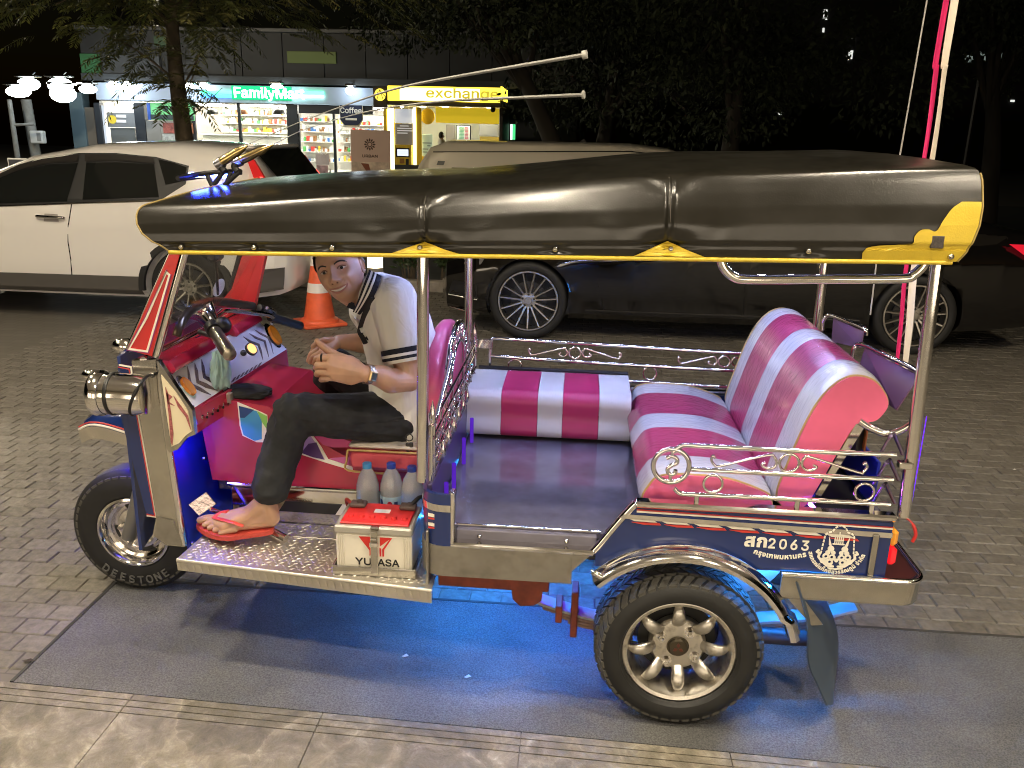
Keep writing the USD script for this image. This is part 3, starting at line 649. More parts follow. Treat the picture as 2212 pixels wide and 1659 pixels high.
for sx in (-1, 1):
    em += [Polygon([e2(sx * 21, 34), e2(sx * 19, 14), e2(sx * 12, 8), e2(sx * 14, 16)]), Point(e2(sx * 14, 6)).buffer(6.5 * S), Point(e2(sx * 19, -3)).buffer(5 * S), Point(e2(sx * 8, -3)).buffer(4.5 * S),
           Point(e2(sx * 22, -12)).buffer(7 * S).difference(Point(e2(sx * 22, -12)).buffer(3 * S)), Point(e2(sx * 9, -14)).buffer(7 * S).difference(Point(e2(sx * 10, -13)).buffer(3 * S)),
           Point(e2(sx * 27, -22)).buffer(6 * S), Point(e2(sx * 14, -25)).buffer(8 * S).difference(Point(e2(sx * 13, -24)).buffer(3 * S)),
           LineString([e2(sx * 30, -22), e2(sx * 37, -14), e2(sx * 35, -6), e2(sx * 41, -3), e2(sx * 38, 1)]).buffer(2.4 * S),
           LineString([e2(sx * 5, -34), e2(sx * 18, -33), e2(sx * 24, -28)]).buffer(2.2 * S)]
    em += [LineString([e2(sx * 4, 18 + 4 * 0), e2(sx * 4, 38)]).buffer(0.9 * S), LineString([e2(sx * 8, 18), e2(sx * 8, 35)]).buffer(0.9 * S)]
em += [LineString([e2(-11, 17), e2(11, 17)]).buffer(1.3 * S), LineString([e2(0, 17), e2(0, 43)]).buffer(1.0 * S), LineString([e2(-9, 26), e2(9, 26)]).buffer(0.8 * S), Point(e2(0, -20)).buffer(4 * S),
       LineString([e2(-14, -38), e2(0, -40), e2(14, -38)]).buffer(1.6 * S)]
part(tk, 'emblem', plate(unary_union(em), YN - 0.0062, 0.0025), STENCIL, False)
part(tk, 'emblem_lettering', glyphs(TH['coop'], 0.0105, 36, (ex, YN - 0.0005, ez - 52 * S), bend=0.082), STENCIL, False)

# rear fender: chrome arch over the near wheel, tip turned out at the front
def fender(y_out, y_in, sgn):
    th = np.radians(np.linspace(137, 15, 46)); R0 = 0.352
    G = []
    for k, a in enumerate(th):
        u = k / 45
        R = R0 - 0.012 * u + (0.010 if u > .9 else 0)
        cx, cz = WC[0] - 0.005, WR - 0.008
        prof = [(R - 0.018, y_out - sgn * 0.006), (R - 0.004, y_out - sgn * 0.010), (R + 0.010, y_out), (R + 0.012, y_out + sgn * 0.022), (R + 0.020, y_out + sgn * 0.035), (R + 0.004, y_in)]
        G.append([(cx + r * math.cos(a), y, cz + r * math.sin(a) * (0.98)) for r, y in prof])
    return sheet(G, 0.004)
part(tk, 'rear_fender', fender(YN - 0.050, YN + 0.010, 1), CHROME, 50)
part(tk, 'rear_fender', fender(YF + 0.050, YF - 0.010, -1), CHROME, 50)
part(tk, 'fender_lining', sheet([[(WC[0] - 0.005 + (0.343 - 0.012 * k / 30) * math.cos(a), y, WR - 0.008 + (0.343 - 0.012 * k / 30) * math.sin(a) * 0.98) for y in (YN - 0.044, YN + 0.012)] for k, a in enumerate(np.radians(np.linspace(135, 17, 31)))], 0.003), BLACK, 50)
part(tk, 'fender_tip', tube(spline([(0.075, YN - 0.04, 0.522), (0.095, YN - 0.045, 0.512), (0.12, YN - 0.043, 0.497)], 5), [0.004] * 3 + [0.011] * 8, 10), CHROME, 50)
# mud flap
fa, fb, fc, fd = at(1745, 1338, y=YN - 0.01), at(1768, 1345, y=YN + 0.0), at(1790, 1525, y=YN - 0.01), at(1808, 1385, y=YN)
lft = spline([at(x_, y_, y=2.25) for x_, y_ in ((1722, 1258), (1745, 1345), (1748, 1430), (1768, 1480), (1788, 1524))], 5)
rgt = spline([at(x_, y_, y=2.37) for x_, y_ in ((1772, 1272), (1800, 1335), (1810, 1385), (1807, 1440), (1795, 1520))], 5)
flG = [[a_ * (1 - v) + b_ * v + np.array([0.012 * math.sin(3 * v), 0, 0]) for v in np.linspace(0, 1, 7)] for a_, b_ in zip(lft, rgt)]
part(tk, 'mud_flap', sheet(flG, 0.006), P('flap_rubber', (0.05, 0.07, 0.10), 0.5), 50)
part(tk, 'flap_bracket', quadplate((0.64, YN - 0.012, 0.47), (0.665, YN - 0.012, 0.50), (0.768, YN - 0.012, 0.372), (0.735, YN - 0.012, 0.368), 0.004), DULL_STEEL, False)

# rear bumper: wrapped steel band with a chrome lip, corner rounded
def bumper_ring(off, z):
    r = 0.055; x1 = 1.035 + off; ya, yb = YN - 0.012 - off, YF + 0.012 + off
    p = [(0.63, ya, z)] + [(x1 - r + r * math.sin(t), ya + r - r * math.cos(t), z) for t in np.linspace(0, math.pi / 2, 8)] + [(x1 - r + r * math.cos(t), yb - r + r * math.sin(t), z) for t in np.linspace(0, math.pi / 2, 8)] + [(0.63, yb, z)]
    return p
part(tk, 'rear_bumper', sheet(np.stack([bumper_ring(0, 0.452), bumper_ring(0.004, 0.462), bumper_ring(0.004, 0.528)], 1), 0.006), STEEL, 40)
part(tk, 'bumper_lip', tube(bumper_ring(0.003, 0.532), 0.0085, 10), CHROME, 60)
part(tk, 'bumper_shelf', slab([(0.926, YN - 0.008), (0.985, YN - 0.008), (1.03, YN + 0.04), (1.03, YF - 0.04), (0.985, YF), (0.926, YF)], 0.524, 0.004), P('shelf_red', (0.10, 0.03, 0.03), 0.35, 0.6), False)
# tail lamps
for y in (YN + 0.035, YF - 0.035):
    lm = holder(tk, 'tail_lamp')
    part(lm, 'indicator', rbox((0.927, y - 0.030, 0.628), (0.950, y + 0.03, 0.682), 0.010), P('amber_lens', (0.75, 0.30, 0.03), 0.15, coat=1, emit=((1, 0.42, 0.05), 0.25)), 30)
    part(lm, 'brake_lens', rbox((0.927, y - 0.030, 0.570), (0.953, y + 0.03, 0.6255), 0.008), P('red_lens', (0.65, 0.01, 0.015), 0.12, coat=1, emit=((1, 0.01, 0.02), 0.7)), 30)
    part(lm, 'bulb', rbox((0.9535, y - 0.012, 0.588), (0.957, y + 0.012, 0.602), 0.002), E('tail_bulb', (1, 0.12, 0.10), 14), 30)
# small red hook behind the rear pole
part(tk, 'hook', tube(spline([(0.965, YN + 0.03, 0.715), (0.985, YN + 0.02, 0.700), (0.997, YN + 0.015, 0.67), (0.992, YN + 0.015, 0.645)], 5), [0.003] * 6 + [0.005] * 10, 8), RED)

# under-body: longitudinal beam, springs, axle, tank, exhaust
RUST = P('red_oxide', (0.22, 0.045, 0.02), 0.7, var=(20, 0.3))
part(tk, 'chassis_rail', rbox((-0.41, 2.42, 0.325), (-0.05, 2.47, 0.46), 0.004), RUST)
part(tk, 'chassis_rail', rbox((-0.41, 3.20, 0.325), (-0.05, 3.25, 0.46), 0.004), RUST)
part(tk, 'spring_hanger', trimesh.convex.convex_hull(np.array([(x, y, z) for y in (2.41, 2.48) for x, z in ((-0.18, 0.42), (-0.06, 0.42), (-0.072, 0.30), (-0.095, 0.282), (-0.14, 0.276), (-0.165, 0.30))])), RUST, False)
leaf = [(-0.10, 2.445, 0.288), (0.0, 2.445, 0.258), (0.115, 2.445, 0.234), (0.36, 2.445, 0.225), (0.62, 2.445, 0.262), (0.80, 2.445, 0.290), (0.92, 2.445, 0.33)]
for k in range(4):
    pts = spline(leaf, 6); n = len(pts); a = int(k * n * 0.07); pts = pts[a:n - a] - [0, 0, 0.011 * k]
    G = [[(p[0], 2.415, p[2] + 0.009), (p[0], 2.475, p[2] + 0.009), (p[0], 2.475, p[2]), (p[0], 2.415, p[2]), (p[0], 2.415, p[2] + 0.009)] for p in pts]
    part(tk, 'spring_leaf', sheet(np.array(G)[:, ::-1]), P('spring_paint', (0.20, 0.12, 0.09), 0.6) if k else P('spring_top', (0.30, 0.30, 0.30), 0.5), 30)
    lf2 = sheet((np.array(G) + [0, 0.80, 0])[:, ::-1])
    part(tk, 'spring_leaf', lf2, P('spring_paint', (0.2, 0.12, 0.09), 0.6), 30)
for x, z, za_, zb_0 in ((-0.014, 0.26, 0.225, 0.285), (0.036, 0.26, 0.175, 0.34)):
    part(tk, 'spring_clamp', rbox((x - 0.011, 2.405, za_), (x + 0.011, 2.485, zb_0), 0.003), RUST, False)
part(tk, 'axle', bar((WC[0], 2.40, 0.262), (WC[0], 3.30, 0.262), 0.032, 16), BLACK)
part(tk, 'spring_stub', bar((0.42, 2.40, 0.235), (0.80, 2.42, 0.225), 0.028, 14), P('stub_dark', (0.05, 0.04, 0.05), 0.5))
part(tk, 'gas_tank', lathe([(0.001, -0.42), (0.10, -0.41), (0.155, -0.37), (0.165, -0.3), (0.165, 0.3), (0.155, 0.37), (0.10, 0.41), (0.001, 0.42)], (0.56, 2.90, 0.462), 'y', 40), P('tank_paint', (0.62, 0.66, 0.68), 0.3), 40)
part(tk, 'underbody_panel', rbox((-0.06, 3.05, 0.28), (0.40, 3.07, 0.56), 0.003), P('panel_violet', (0.08, 0.07, 0.22), 0.4), False)
part(tk, 'floor_underside', rbox((-0.40, 2.36, 0.485), (0.36, 3.36, 0.50), 0.003), P('under_dark', (0.05, 0.05, 0.05), 0.7), False)
part(tk, 'deck_riser', rbox((-0.420, 2.262, 0.385), (-0.412, 3.36, 0.60), 0.002), DULL_STEEL, False)
part(tk, 'exhaust', cat([tube(spline([(0.55, 2.72, 0.33), (0.75, 2.60, 0.335), (0.90, 2.55, 0.34), (0.985, 2.53, 0.35)], 6), 0.034, 14), tube([(0.985, 2.53, 0.35), (1.10, 2.51, 0.368)], [0.026, 0.024], 14)]), P('exhaust_steel', (0.10, 0.095, 0.09), 0.5, 0.7, var=(15, 0.4)), 30)
part(tk, 'exhaust_band', tube([(0.925, 2.545, 0.344), (0.945, 2.54, 0.346)], 0.0375, 16), P('band_orange', (0.5, 0.10, 0.02), 0.5))
part(tk, 'bumper_bracket', rbox((0.84, 2.46, 0.40), (0.90, 2.50, 0.46), 0.004), P('bracket_orange', (0.42, 0.09, 0.03), 0.6))
# blue light strips beneath
BL = E('blue_glow', (0.02, 0.27, 1.0), BLUE_UNDER)
VL = E('violet_glow', (0.20, 0.02, 1.0), PURPLE)
for x0, x1, y in ((-0.62, 0.02, 2.62), (-0.62, 0.02, 3.12), (0.20, 0.86, 3.22)):
    part(tk, 'light_strip', rbox((x0, y - 0.012, 0.476), (x1, y + 0.012, 0.483), 0.002), BL, False)
part(tk, 'light_strip', rbox((0.58, 2.36, 0.528), (0.80, 2.385, 0.534), 0.002), BL, False, 'blue light strip near the tail')
part(tk, 'light_strip', rbox((0.0, 2.60, 0.474), (0.05, 3.00, 0.482), 0.002), VL, False, 'violet light strip behind the step')
part(tk, 'light_strip', rbox((0.44, 2.66, 0.630), (0.86, 2.68, 0.636), 0.002), BL, False)
# ---------------------------------------------------------------- seats
def clear_cover(name, col):
    """cloth or vinyl under wrinkled clear plastic"""
    return usdkit.material(stage, f'/World/Looks/{name}', {
        'g': ('geometry', {}), 'm': ('mapping', {'mapping_type': 'point', 'scale': (2.5, 6.0, 2.5)}), 'n': ('noise_texture', {'scale': 9.0, 'detail': 2.0, 'distortion': 0.8}),
        'n2': ('noise_texture', {'scale': 40.0, 'detail': 2.0}), 'b': ('bump', {'strength': 0.38, 'distance': 0.008}), 'b2': ('bump', {'strength': 0.1, 'distance': 0.003}),
        'p': ('principled_bsdf', {'base_color': col, 'roughness': 0.42, 'coat_weight': 1.0, 'coat_roughness': 0.018})},
        [('g.position', 'm.vector'), ('m.vector', 'n.vector'), ('g.position', 'n2.vector'), ('n.fac', 'b.height'), ('n2.fac', 'b2.height'), ('b2.normal', 'p.normal'), ('b.normal', 'p.coat_normal')], surface='p.BSDF')
PINK_C, WHITE_C = clear_cover('pink_covered', (0.47, 0.045, 0.125)), clear_cover('white_covered', (0.60, 0.58, 0.56))
PINK_V = P('pink_vinyl', (0.72, 0.125, 0.25), 0.28, coat=0.5, var=(8, 0.06), bump=(40, 0.06))
ROSE_V = P('rose_vinyl', (0.55, 0.03, 0.12), 0.4, var=(8, 0.06), bump=(60, 0.06)); CREAM_V = P('cream_vinyl', (0.72, 0.68, 0.62), 0.4, var=(7, 0.04), bump=(60, 0.06))
PIPING = P('gold_piping', (0.45, 0.30, 0.10), 0.4)
SY = [2.352, 2.50, 2.765, 2.915, 3.165, 3.30]
def cushion(name, prof, label, ends):
    h = holder(tk, name, label)
    pr = spline(prof, 7, True)
    c = pr.mean(0)
    def taper(y):   # rounded towards both ends
        e = min(y - SY[0], SY[-1] - y)
        return 1.0 - 0.055 * max(0, 1 - e / 0.05) ** 2
    for k in range(5):
        ys = np.linspace(SY[k], SY[k + 1], 9)
        G = []
        for i, y in enumerate(ys):
            s = taper(y)
            q = (pr - c) * s + c
            # shallow groove where two strips are sewn together
            d = min(y - SY[k] if k else 1, SY[k + 1] - y if k < 4 else 1)
            q = (q - c) * (1 - 0.012 * max(0, 1 - d / 0.012)) + c
            G.append([(p[0], y, p[1]) for p in np.vstack([q, q[:1]])])
        part(h, 'stripe', sheet(G), WHITE_C if k % 2 == 0 else PINK_C, 60)
    for y, d in ((SY[0], -1), (SY[-1], 1)):
        q = (pr - c) * taper(y) + c
        m = plate([(p[0], p[1]) for p in q], y if d > 0 else y - 0.010, 0.010)
        part(h, 'end_panel', m, PINK_V, 30)
        part(h, 'piping', tube([(p[0], y, p[1]) for p in q], 0.0045, 8, True), PIPING, 60)
    return h
cushion('seat_cushion', [(0.222, 0.69), (0.232, 0.755), (0.27, 0.785), (0.36, 0.792), (0.47, 0.785), (0.575, 0.752), (0.605, 0.728), (0.59, 0.69), (0.4, 0.682)], 'striped pink and white seat cushion under clear plastic', 0)
cushion('seat_backrest', [(0.605, 0.735), (0.625, 0.83), (0.668, 0.98), (0.715, 1.075), (0.775, 1.122), (0.845, 1.112), (0.893, 1.05), (0.875, 1.0), (0.845, 0.985), (0.815, 0.985), (0.775, 0.90), (0.72, 0.76), (0.69, 0.70), (0.63, 0.695)], 'striped pink and white seat back under clear plastic', 0)
for y_ in (2.345, 3.285): part(tk, 'seat_frame', quadplate((0.722, y_, 0.75), (0.738, y_, 0.745), (0.84, y_, 0.985), (0.815, y_, 0.995), -0.02), CHROME, False)
part(tk, 'seat_back_board', quadplate((0.80, 2.36, 0.96), (0.80, 3.29, 0.96), (0.725, 3.29, 0.735), (0.725, 2.36, 0.735), 0.012), DEEP_BLUE, False)
part(tk, 'seat_support_tube', tube(spline([(0.812, 2.34, 0.985), (0.85, 2.335, 0.965), (0.90, 2.33, 0.955), (0.945, 2.315, 0.99), (0.948, 2.31, 1.03)], 6), 0.011, 10), CHROME, 60)
# side bench along the far side
bh = holder(tk, 'side_bench', 'striped box bench along the far side')
bxs = [at(p, 945, y=3.12)[0] for p in (1010, 1083, 1160, 1213, 1290, 1358)]
bprof = [(3.09, 0.612), (3.085, 0.70), (3.075, 0.755), (3.05 + 0.05, 0.788), (3.16, 0.795), (3.36, 0.795), (3.38, 0.77), (3.38, 0.612)]
for k in range(5):
    pr = spline(bprof, 5, True)
    G = [[(x + (-0.006 * (p[1] - 0.7)), p[0], p[1]) for p in np.vstack([pr, pr[:1]])] for x in (bxs[k] + 0.0008, bxs[k + 1] - 0.0008)]
    part(bh, 'stripe', sheet(np.array(G)[:, ::-1]), CREAM_V if k % 2 == 0 else ROSE_V, 50)
for x in (bxs[0], bxs[-1]): part(bh, 'end_panel', cat([trimesh.Trimesh(np.array([(x, p[0], p[1]) for p in bprof]), [[0, i, i + 1] for i in range(1, 7)] + [[0, i + 1, i] for i in range(1, 7)], process=False)]), ROSE_V, False)
part(bh, 'plinth', rbox((bxs[0] + 0.01, 3.11, 0.601), (bxs[-1] - 0.01, 3.38, 0.612), 0.002), BLACK, False)
part(tk, 'bench_rim', tube([(bxs[0] + 0.01, 3.39, 0.80), (bxs[-1], 3.39, 0.80)], 0.008, 8), BLACK)

# ---------------------------------------------------------------- poles and rails
def pole(a, b, r=0.0175):
    part(tk, 'roof_pole', tube([a, b], r, 18), CHROME, 60)
pole((-0.436, 2.30, 0.745), (-0.428, 2.30, 1.50)); pole((0.957, 2.29, 0.722), (0.930, 2.29, 1.52))
pole((-0.444, 3.40, 0.745), (-0.446, 3.40, 1.50)); pole((0.965, 3.40, 0.74), (0.957, 3.40, 1.52))
gy = 2.235
part(tk, 'grab_rail', tube(spline([at(1556, 545, y=gy), at(1562, 575, y=gy), at(1585, 598, y=gy), at(1625, 604, y=gy), at(1780, 603, y=gy), at(1945, 602, y=gy), at(1975, 592, y=gy), at(1996, 570, y=gy), at(1999, 545, y=gy)], 7), 0.0125, 14), CHROME, 60)
def c2(x, y): return ((1500 + x * .3617) / 1.1302, (650 + y * .3617) / 1.1302)
def c1(x, y): return ((1050 + x * .3164) / 1.1302, (650 + y * .3164) / 1.1302)
def path_at(f, pts, y, n=6, closed=False): return spline([at(*f(*p), y=y) for p in pts], n, closed)
def ring(c, r, y, n=28): return [(c[0] + r * math.cos(t), y, c[2] + r * math.sin(t)) for t in np.linspace(0, 2 * np.pi, n, endpoint=False)]
side_rail = holder(tk, 'side_rail', 'chrome side rail with scrollwork and a round letter emblem')
ry = YN + 0.005
cc = at(1450, 1006, y=ry); Rc = at(1489, 1006, y=ry)[0] - cc[0]
part(side_rail, 'emblem_ring', tube(ring(cc, Rc, ry), 0.0075, 10, True), CHROME, 60)
sp = [(-0.42, 0.40), (-0.36, 0.46), (-0.02, 0.62), (0.34, 0.46), (0.36, 0.2), (0.02, 0.02), (-0.22, -0.2), (-0.16, -0.48), (0.08, -0.58), (0.30, -0.46), (0.32, -0.26)]
part(side_rail, 'letter_s', tube(spline([(cc[0] + a * Rc * 0.82, ry, cc[2] + b * Rc * 0.92) for a, b in sp[1:]], 6), 0.0062, 10), CHROME, 60)
part(side_rail, 'ring_stub', cat([bar((cc[0], ry, cc[2] + Rc * .55), (cc[0], ry, cc[2] + Rc), .005), bar((cc[0], ry, cc[2] - Rc * .52), (cc[0], ry, cc[2] - Rc), .005)]), CHROME)
for pts in ([(400, 1255), (430, 1225), (480, 1207), (560, 1212), (1200, 1245), (1900, 1272)], [(520, 1370), (700, 1380), (1300, 1412), (1880, 1440)], [(405, 1500), (440, 1530), (520, 1540), (1000, 1562), (1860, 1608)]):
    pp = [at(*c2(*p), y=ry) for p in pts]
    part(side_rail, 'rail_bar', tube(spline(pp, 5), 0.0072, 10), CHROME, 60)
def scroll(parent, f, y, cx, cy, s=1.0, r=0.0042):
    curl = [(-500, -10), (-515, -25), (-525, 5), (-500, 38), (-462, 40), (-150, -45), (-105, -40), (-85, 0), (-105, 36), (-150, 42), (-185, 20), (-160, 5)]
    for sg in (1, -1):
        part(parent, 'scroll', tube(path_at(f, [(cx + sg * a * s, cy + (b + sg * a * 0.045) * s) for a, b in curl], y, 5), r, 8), CHROME, 60)
    c = at(*f(cx, cy), y=y); rr = abs(at(*f(cx + 66 * s, cy), y=y)[0] - c[0])
    part(parent, 'scroll_ring', tube(ring(c, rr, y), r, 8, True), CHROME, 60)
scroll(side_rail, c2, ry, 1180, 1328)
for cx, cy in ((665, 1468), (1688, 1524)):
    c = at(*c2(cx, cy), y=ry); rr = abs(at(*c2(cx + 64, cy), y=ry)[0] - c[0])
    part(side_rail, 'scroll_ring', tube(ring(c, rr, ry), 0.0042, 8, True), CHROME, 60)
for cx, cy in ((556, 1545), (1236, 1578), (1740, 1602)):
    a = at(*c2(cx, cy), y=ry); part(side_rail, 'rail_foot', rbox((a[0] - .007, ry - .006, .730), (a[0] + .007, ry + .006, a[2]), .002), CHROME)
part(side_rail, 'pole_clamp', rbox((0.915, ry - 0.008, 0.872), (0.952, ry + 0.02, 0.892), 0.003), CHROME)
far_rail = holder(tk, 'side_rail', 'long chrome side rail with scrollwork on the far side')
fy = YF - 0.01
for pts in ([(465, 640), (460, 590), (485, 560), (560, 560), (1100, 592), (2100, 655), (2500, 680), (2780, 697)], [(465, 690), (1100, 735), (2212, 800), (2780, 834)], [(460, 780), (470, 815), (510, 828), (1100, 862), (1520, 886), (2780, 962)], [(462, 640), (462, 780)]):
    part(far_rail, 'rail_bar', tube(path_at(c1, pts, fy, 5), 0.0085, 10), CHROME, 60)
def c1s(cx, cy): 
    return lambda a, b: c1(cx + (a) , cy + (b))
scroll(far_rail, c1, fy, 1118, 668, 0.68, 0.0045); scroll(far_rail, c1, fy, 2270, 735, 0.68, 0.0045)
for cx, cy in ((655, 768), (1695, 826)):
    c = at(*c1(cx, cy), y=fy); rr = abs(at(*c1(cx + 52, cy), y=fy)[0] - c[0])
    part(far_rail, 'scroll_ring', tube(ring(c, rr, fy), 0.0045, 8, True), CHROME, 60)
for cx in (545, 1115): 
    a = at(*c1(cx, 850), y=fy); part(far_rail, 'rail_foot', bar((a[0], fy, .735), (a[0], fy, a[2] + 0.015), .006), CHROME)
part(far_rail, 'bracket', rbox((-0.405, fy - 0.012, 0.875), (-0.345, fy - 0.006, 0.915), 0.002), CHROME)

# tail stays: crossing bars lit violet behind the seat
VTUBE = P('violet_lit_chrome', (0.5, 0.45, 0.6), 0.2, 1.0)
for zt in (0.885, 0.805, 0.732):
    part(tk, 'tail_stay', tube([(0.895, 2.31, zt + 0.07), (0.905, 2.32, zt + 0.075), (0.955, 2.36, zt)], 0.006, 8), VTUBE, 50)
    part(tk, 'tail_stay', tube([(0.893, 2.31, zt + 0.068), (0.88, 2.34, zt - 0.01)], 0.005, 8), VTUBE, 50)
part(tk, 'light_strip', rbox((0.9775, 2.30, 0.75), (0.979, 2.304, 1.02), 0.0005), E('violet_strip', (0.16, 0.02, 1.0), 1.6), False, 'thin violet light strip along the rear pole')
part(tk, 'luggage_floor', rbox((0.72, 2.36, 0.66), (0.92, 3.36, 0.668), 0.002), P('luggage_blue', (0.02, 0.02, 0.16), 0.4), False)
part(tk, 'light_strip', rbox((0.785, 2.42, 0.672), (0.81, 2.48, 0.678), 0.001), E('violet_lamp', (0.28, 0.04, 1.0), 45), False, 'violet lamp behind the seat back')
part(tk, 'light_strip', bar(at(1749, 1087, y=2.36), at(1765, 1107, y=2.36), 0.006, 8), E('violet_lamp_bright', (0.35, 0.05, 1.0), 90), 40, 'short bright violet lamp behind the seat back')
part(tk, 'luggage_back', quadplate((0.905, 2.40, 0.70), (0.905, 3.32, 0.70), (0.905, 3.32, 0.84), (0.905, 2.40, 0.84), 0.008), DEEP_BLUE, False)
sp_ = part(tk, 'speaker', rbox((0.815, 2.40, 0.845), (0.86, 2.50, 0.955), 0.02), BLACK, 30)
part(sp_, 'amber_edge', rbox((0.8605, 2.405, 0.87), (0.866, 2.44, 0.935), 0.002), P('amber_edge', (0.4, 0.13, 0.02), 0.4))
# two framed panels behind the seat
for q_ in (((1800, 688, 3.30), (1866, 716, 3.05), (1858, 752, 3.05), (1796, 738, 3.30)), ((1868, 752, 2.95), (1986, 812, 2.62), (1936, 886, 2.62), (1846, 822, 2.95))):
    fr = holder(tk, 'rear_panel')
    a_, b_, c_, d_ = [at(u, v_, y=w) for u, v_, w in q_]
    part(fr, 'acrylic_sheet', quadplate(a_, b_, c_, d_, 0.004), P('smoky_acrylic', (0.16, 0.075, 0.13), 0.16, coat=0.6), False)
    part(fr, 'frame_tube', tube(spline([a_ + [-.03, 0.02, -0.055], a_ + [-.03, 0.02, -.01], a_ + [-.012, 0, .012], (a_ + b_) / 2 + [0, 0, .012], b_ + [0, 0, .012], b_ + [.008, -.01, -.01]], 5), 0.008, 10), CHROME, 60)
# partition between driver and passengers: chrome lattice with scrolls and a round pink back cushion
gx = -0.415
gr = holder(tk, 'partition_grille', 'chrome scrollwork partition behind the driver')
for z in (0.905, 0.862, 0.80, 0.748):
    part(gr, 'lattice_bar', bar((gx, 2.33, z), (gx, 3.40, z + 0.0), 0.0065, 8), CHROME, 60)
for y in (2.33, 2.37, 3.0, 3.39): part(gr, 'lattice_post', bar((gx, y, 0.73), (gx, y, 0.91), 0.0075, 8), CHROME, 60)
for y in np.arange(2.44, 3.36, 0.115):
    for zc, r in ((0.832, 0.026), (0.776, 0.021)):
        part(gr, 'lattice_ring', tube([(gx + 0.004 * math.sin(3 * t), y + r * math.cos(t), zc + r * math.sin(t)) for t in np.linspace(0, 2 * np.pi, 16, endpoint=False)], 0.0045, 6, True), CHROME, 60)
    part(gr, 'leaf_spike', lathe([(0.0005, 0), (0.009, 0.010), (0.011, 0.026), (0.006, 0.045), (0.0005, 0.062)], (gx + 0.01, y + 0.05, 0.745), 'z', 8), CHROME, 60)
    part(gr, 'lattice_brace', bar((gx, y, 0.748), (gx, y + 0.10, 0.905), 0.0042, 6), CHROME)
for y, z in ((2.36, 0.93), (3.36, 0.95), (3.385, 0.905)):
    part(gr, 'finial', lathe([(0.0005, -0.04), (0.010, -0.02), (0.012, 0.0), (0.008, 0.02), (0.0005, 0.05)], (gx, y, z), 'z', 10), CHROME, 60)
part(gr, 'curved_stay', tube(spline([(gx, 2.40, 0.90), (gx + 0.005, 2.62, 0.985), (gx + 0.005, 2.72, 1.03)], 6), 0.008, 10), CHROME, 60)
for y in (2.40, 2.56, 2.80, 3.02): part(gr, 'violet_rod', bar((gx + 0.035, y, 0.602), (gx + 0.035, y, 0.70), 0.007, 8), E('violet_rod_glow', (0.20, 0.04, 1.0), 0.45))
part(gr, 'base_plate', rbox((gx - 0.008, 2.30, 0.602), (gx + 0.008, 3.40, 0.735), 0.003), P('partition_violet', (0.10, 0.08, 0.16), 0.3, 0.7), False)
bc = holder(tk, 'driver_backrest', 'round pink and lilac padded driver backrest with a chrome hoop')
YB, ZB = 2.93, 0.90
def arch_pts(r, x): return [(x, YB - r * math.cos(t) * 1.45, ZB + r * math.sin(t)) for t in np.linspace(-0.35, math.pi + 0.35, 32)]
GB = []
for t in np.linspace(0, 2 * np.pi, 40, endpoint=True):
    row = []
    for rr, xx in ((0.0, -0.465), (0.150, -0.470), (0.180, -0.478), (0.192, -0.495), (0.190, -0.52), (0.175, -0.535), (0.12, -0.545), (0.0, -0.548)):
        row.append((xx + 0.035, YB + rr * 1.45 * math.cos(t), ZB + rr * math.sin(t) * (1.0 if math.sin(t) > 0 else 1.15)))
    GB.append(row)
part(bc, 'pad', sheet(GB), P('backrest_pink', (0.68, 0.10, 0.22), 0.35, coat=0.3), 50)
part(bc, 'hoop', tube(arch_pts(0.185, -0.425), 0.009, 10), CHROME, 60)
part(bc, 'hoop_inner', tube(arch_pts(0.12, -0.42), 0.006, 8), CHROME, 60)
for t in np.linspace(0.3, 2.84, 7): 
    part(bc, 'hoop_ring', tube([(-0.42, YB - 0.152 * 1.45 * math.cos(t) + 0.028 * math.cos(s), ZB + 0.152 * math.sin(t) + 0.028 * math.sin(s)) for s in np.linspace(0, 2 * np.pi, 14, endpoint=False)], 0.0045, 6, True), CHROME, 60)

# ---------------------------------------------------------------- vinyl roof
RYN, RYF = 2.205, 3.495
def zb(x): return 1.4185 + (x + 1.105) * 0.0212
def zc(x): return np.interp(x, [-1.19, -0.41, 0.22, 0.95], [1.535, 1.590, 1.654, 1.690])
LV = [(0.0, 0.000, 0.0, 0.0), (0.10, 0.006, 0.015, 0.014), (0.22, 0.012, 0.040, 0.024), (0.40, 0.010, 0.066, 0.034), (0.60, 0.001, 0.082, 0.038), (0.78, -0.012, 0.088, 0.036), (0.90, -0.022, 0.086, 0.034), (0.97, -0.030, 0.080, 0.028), (1.0, -0.036, 0.072, 0.020)]
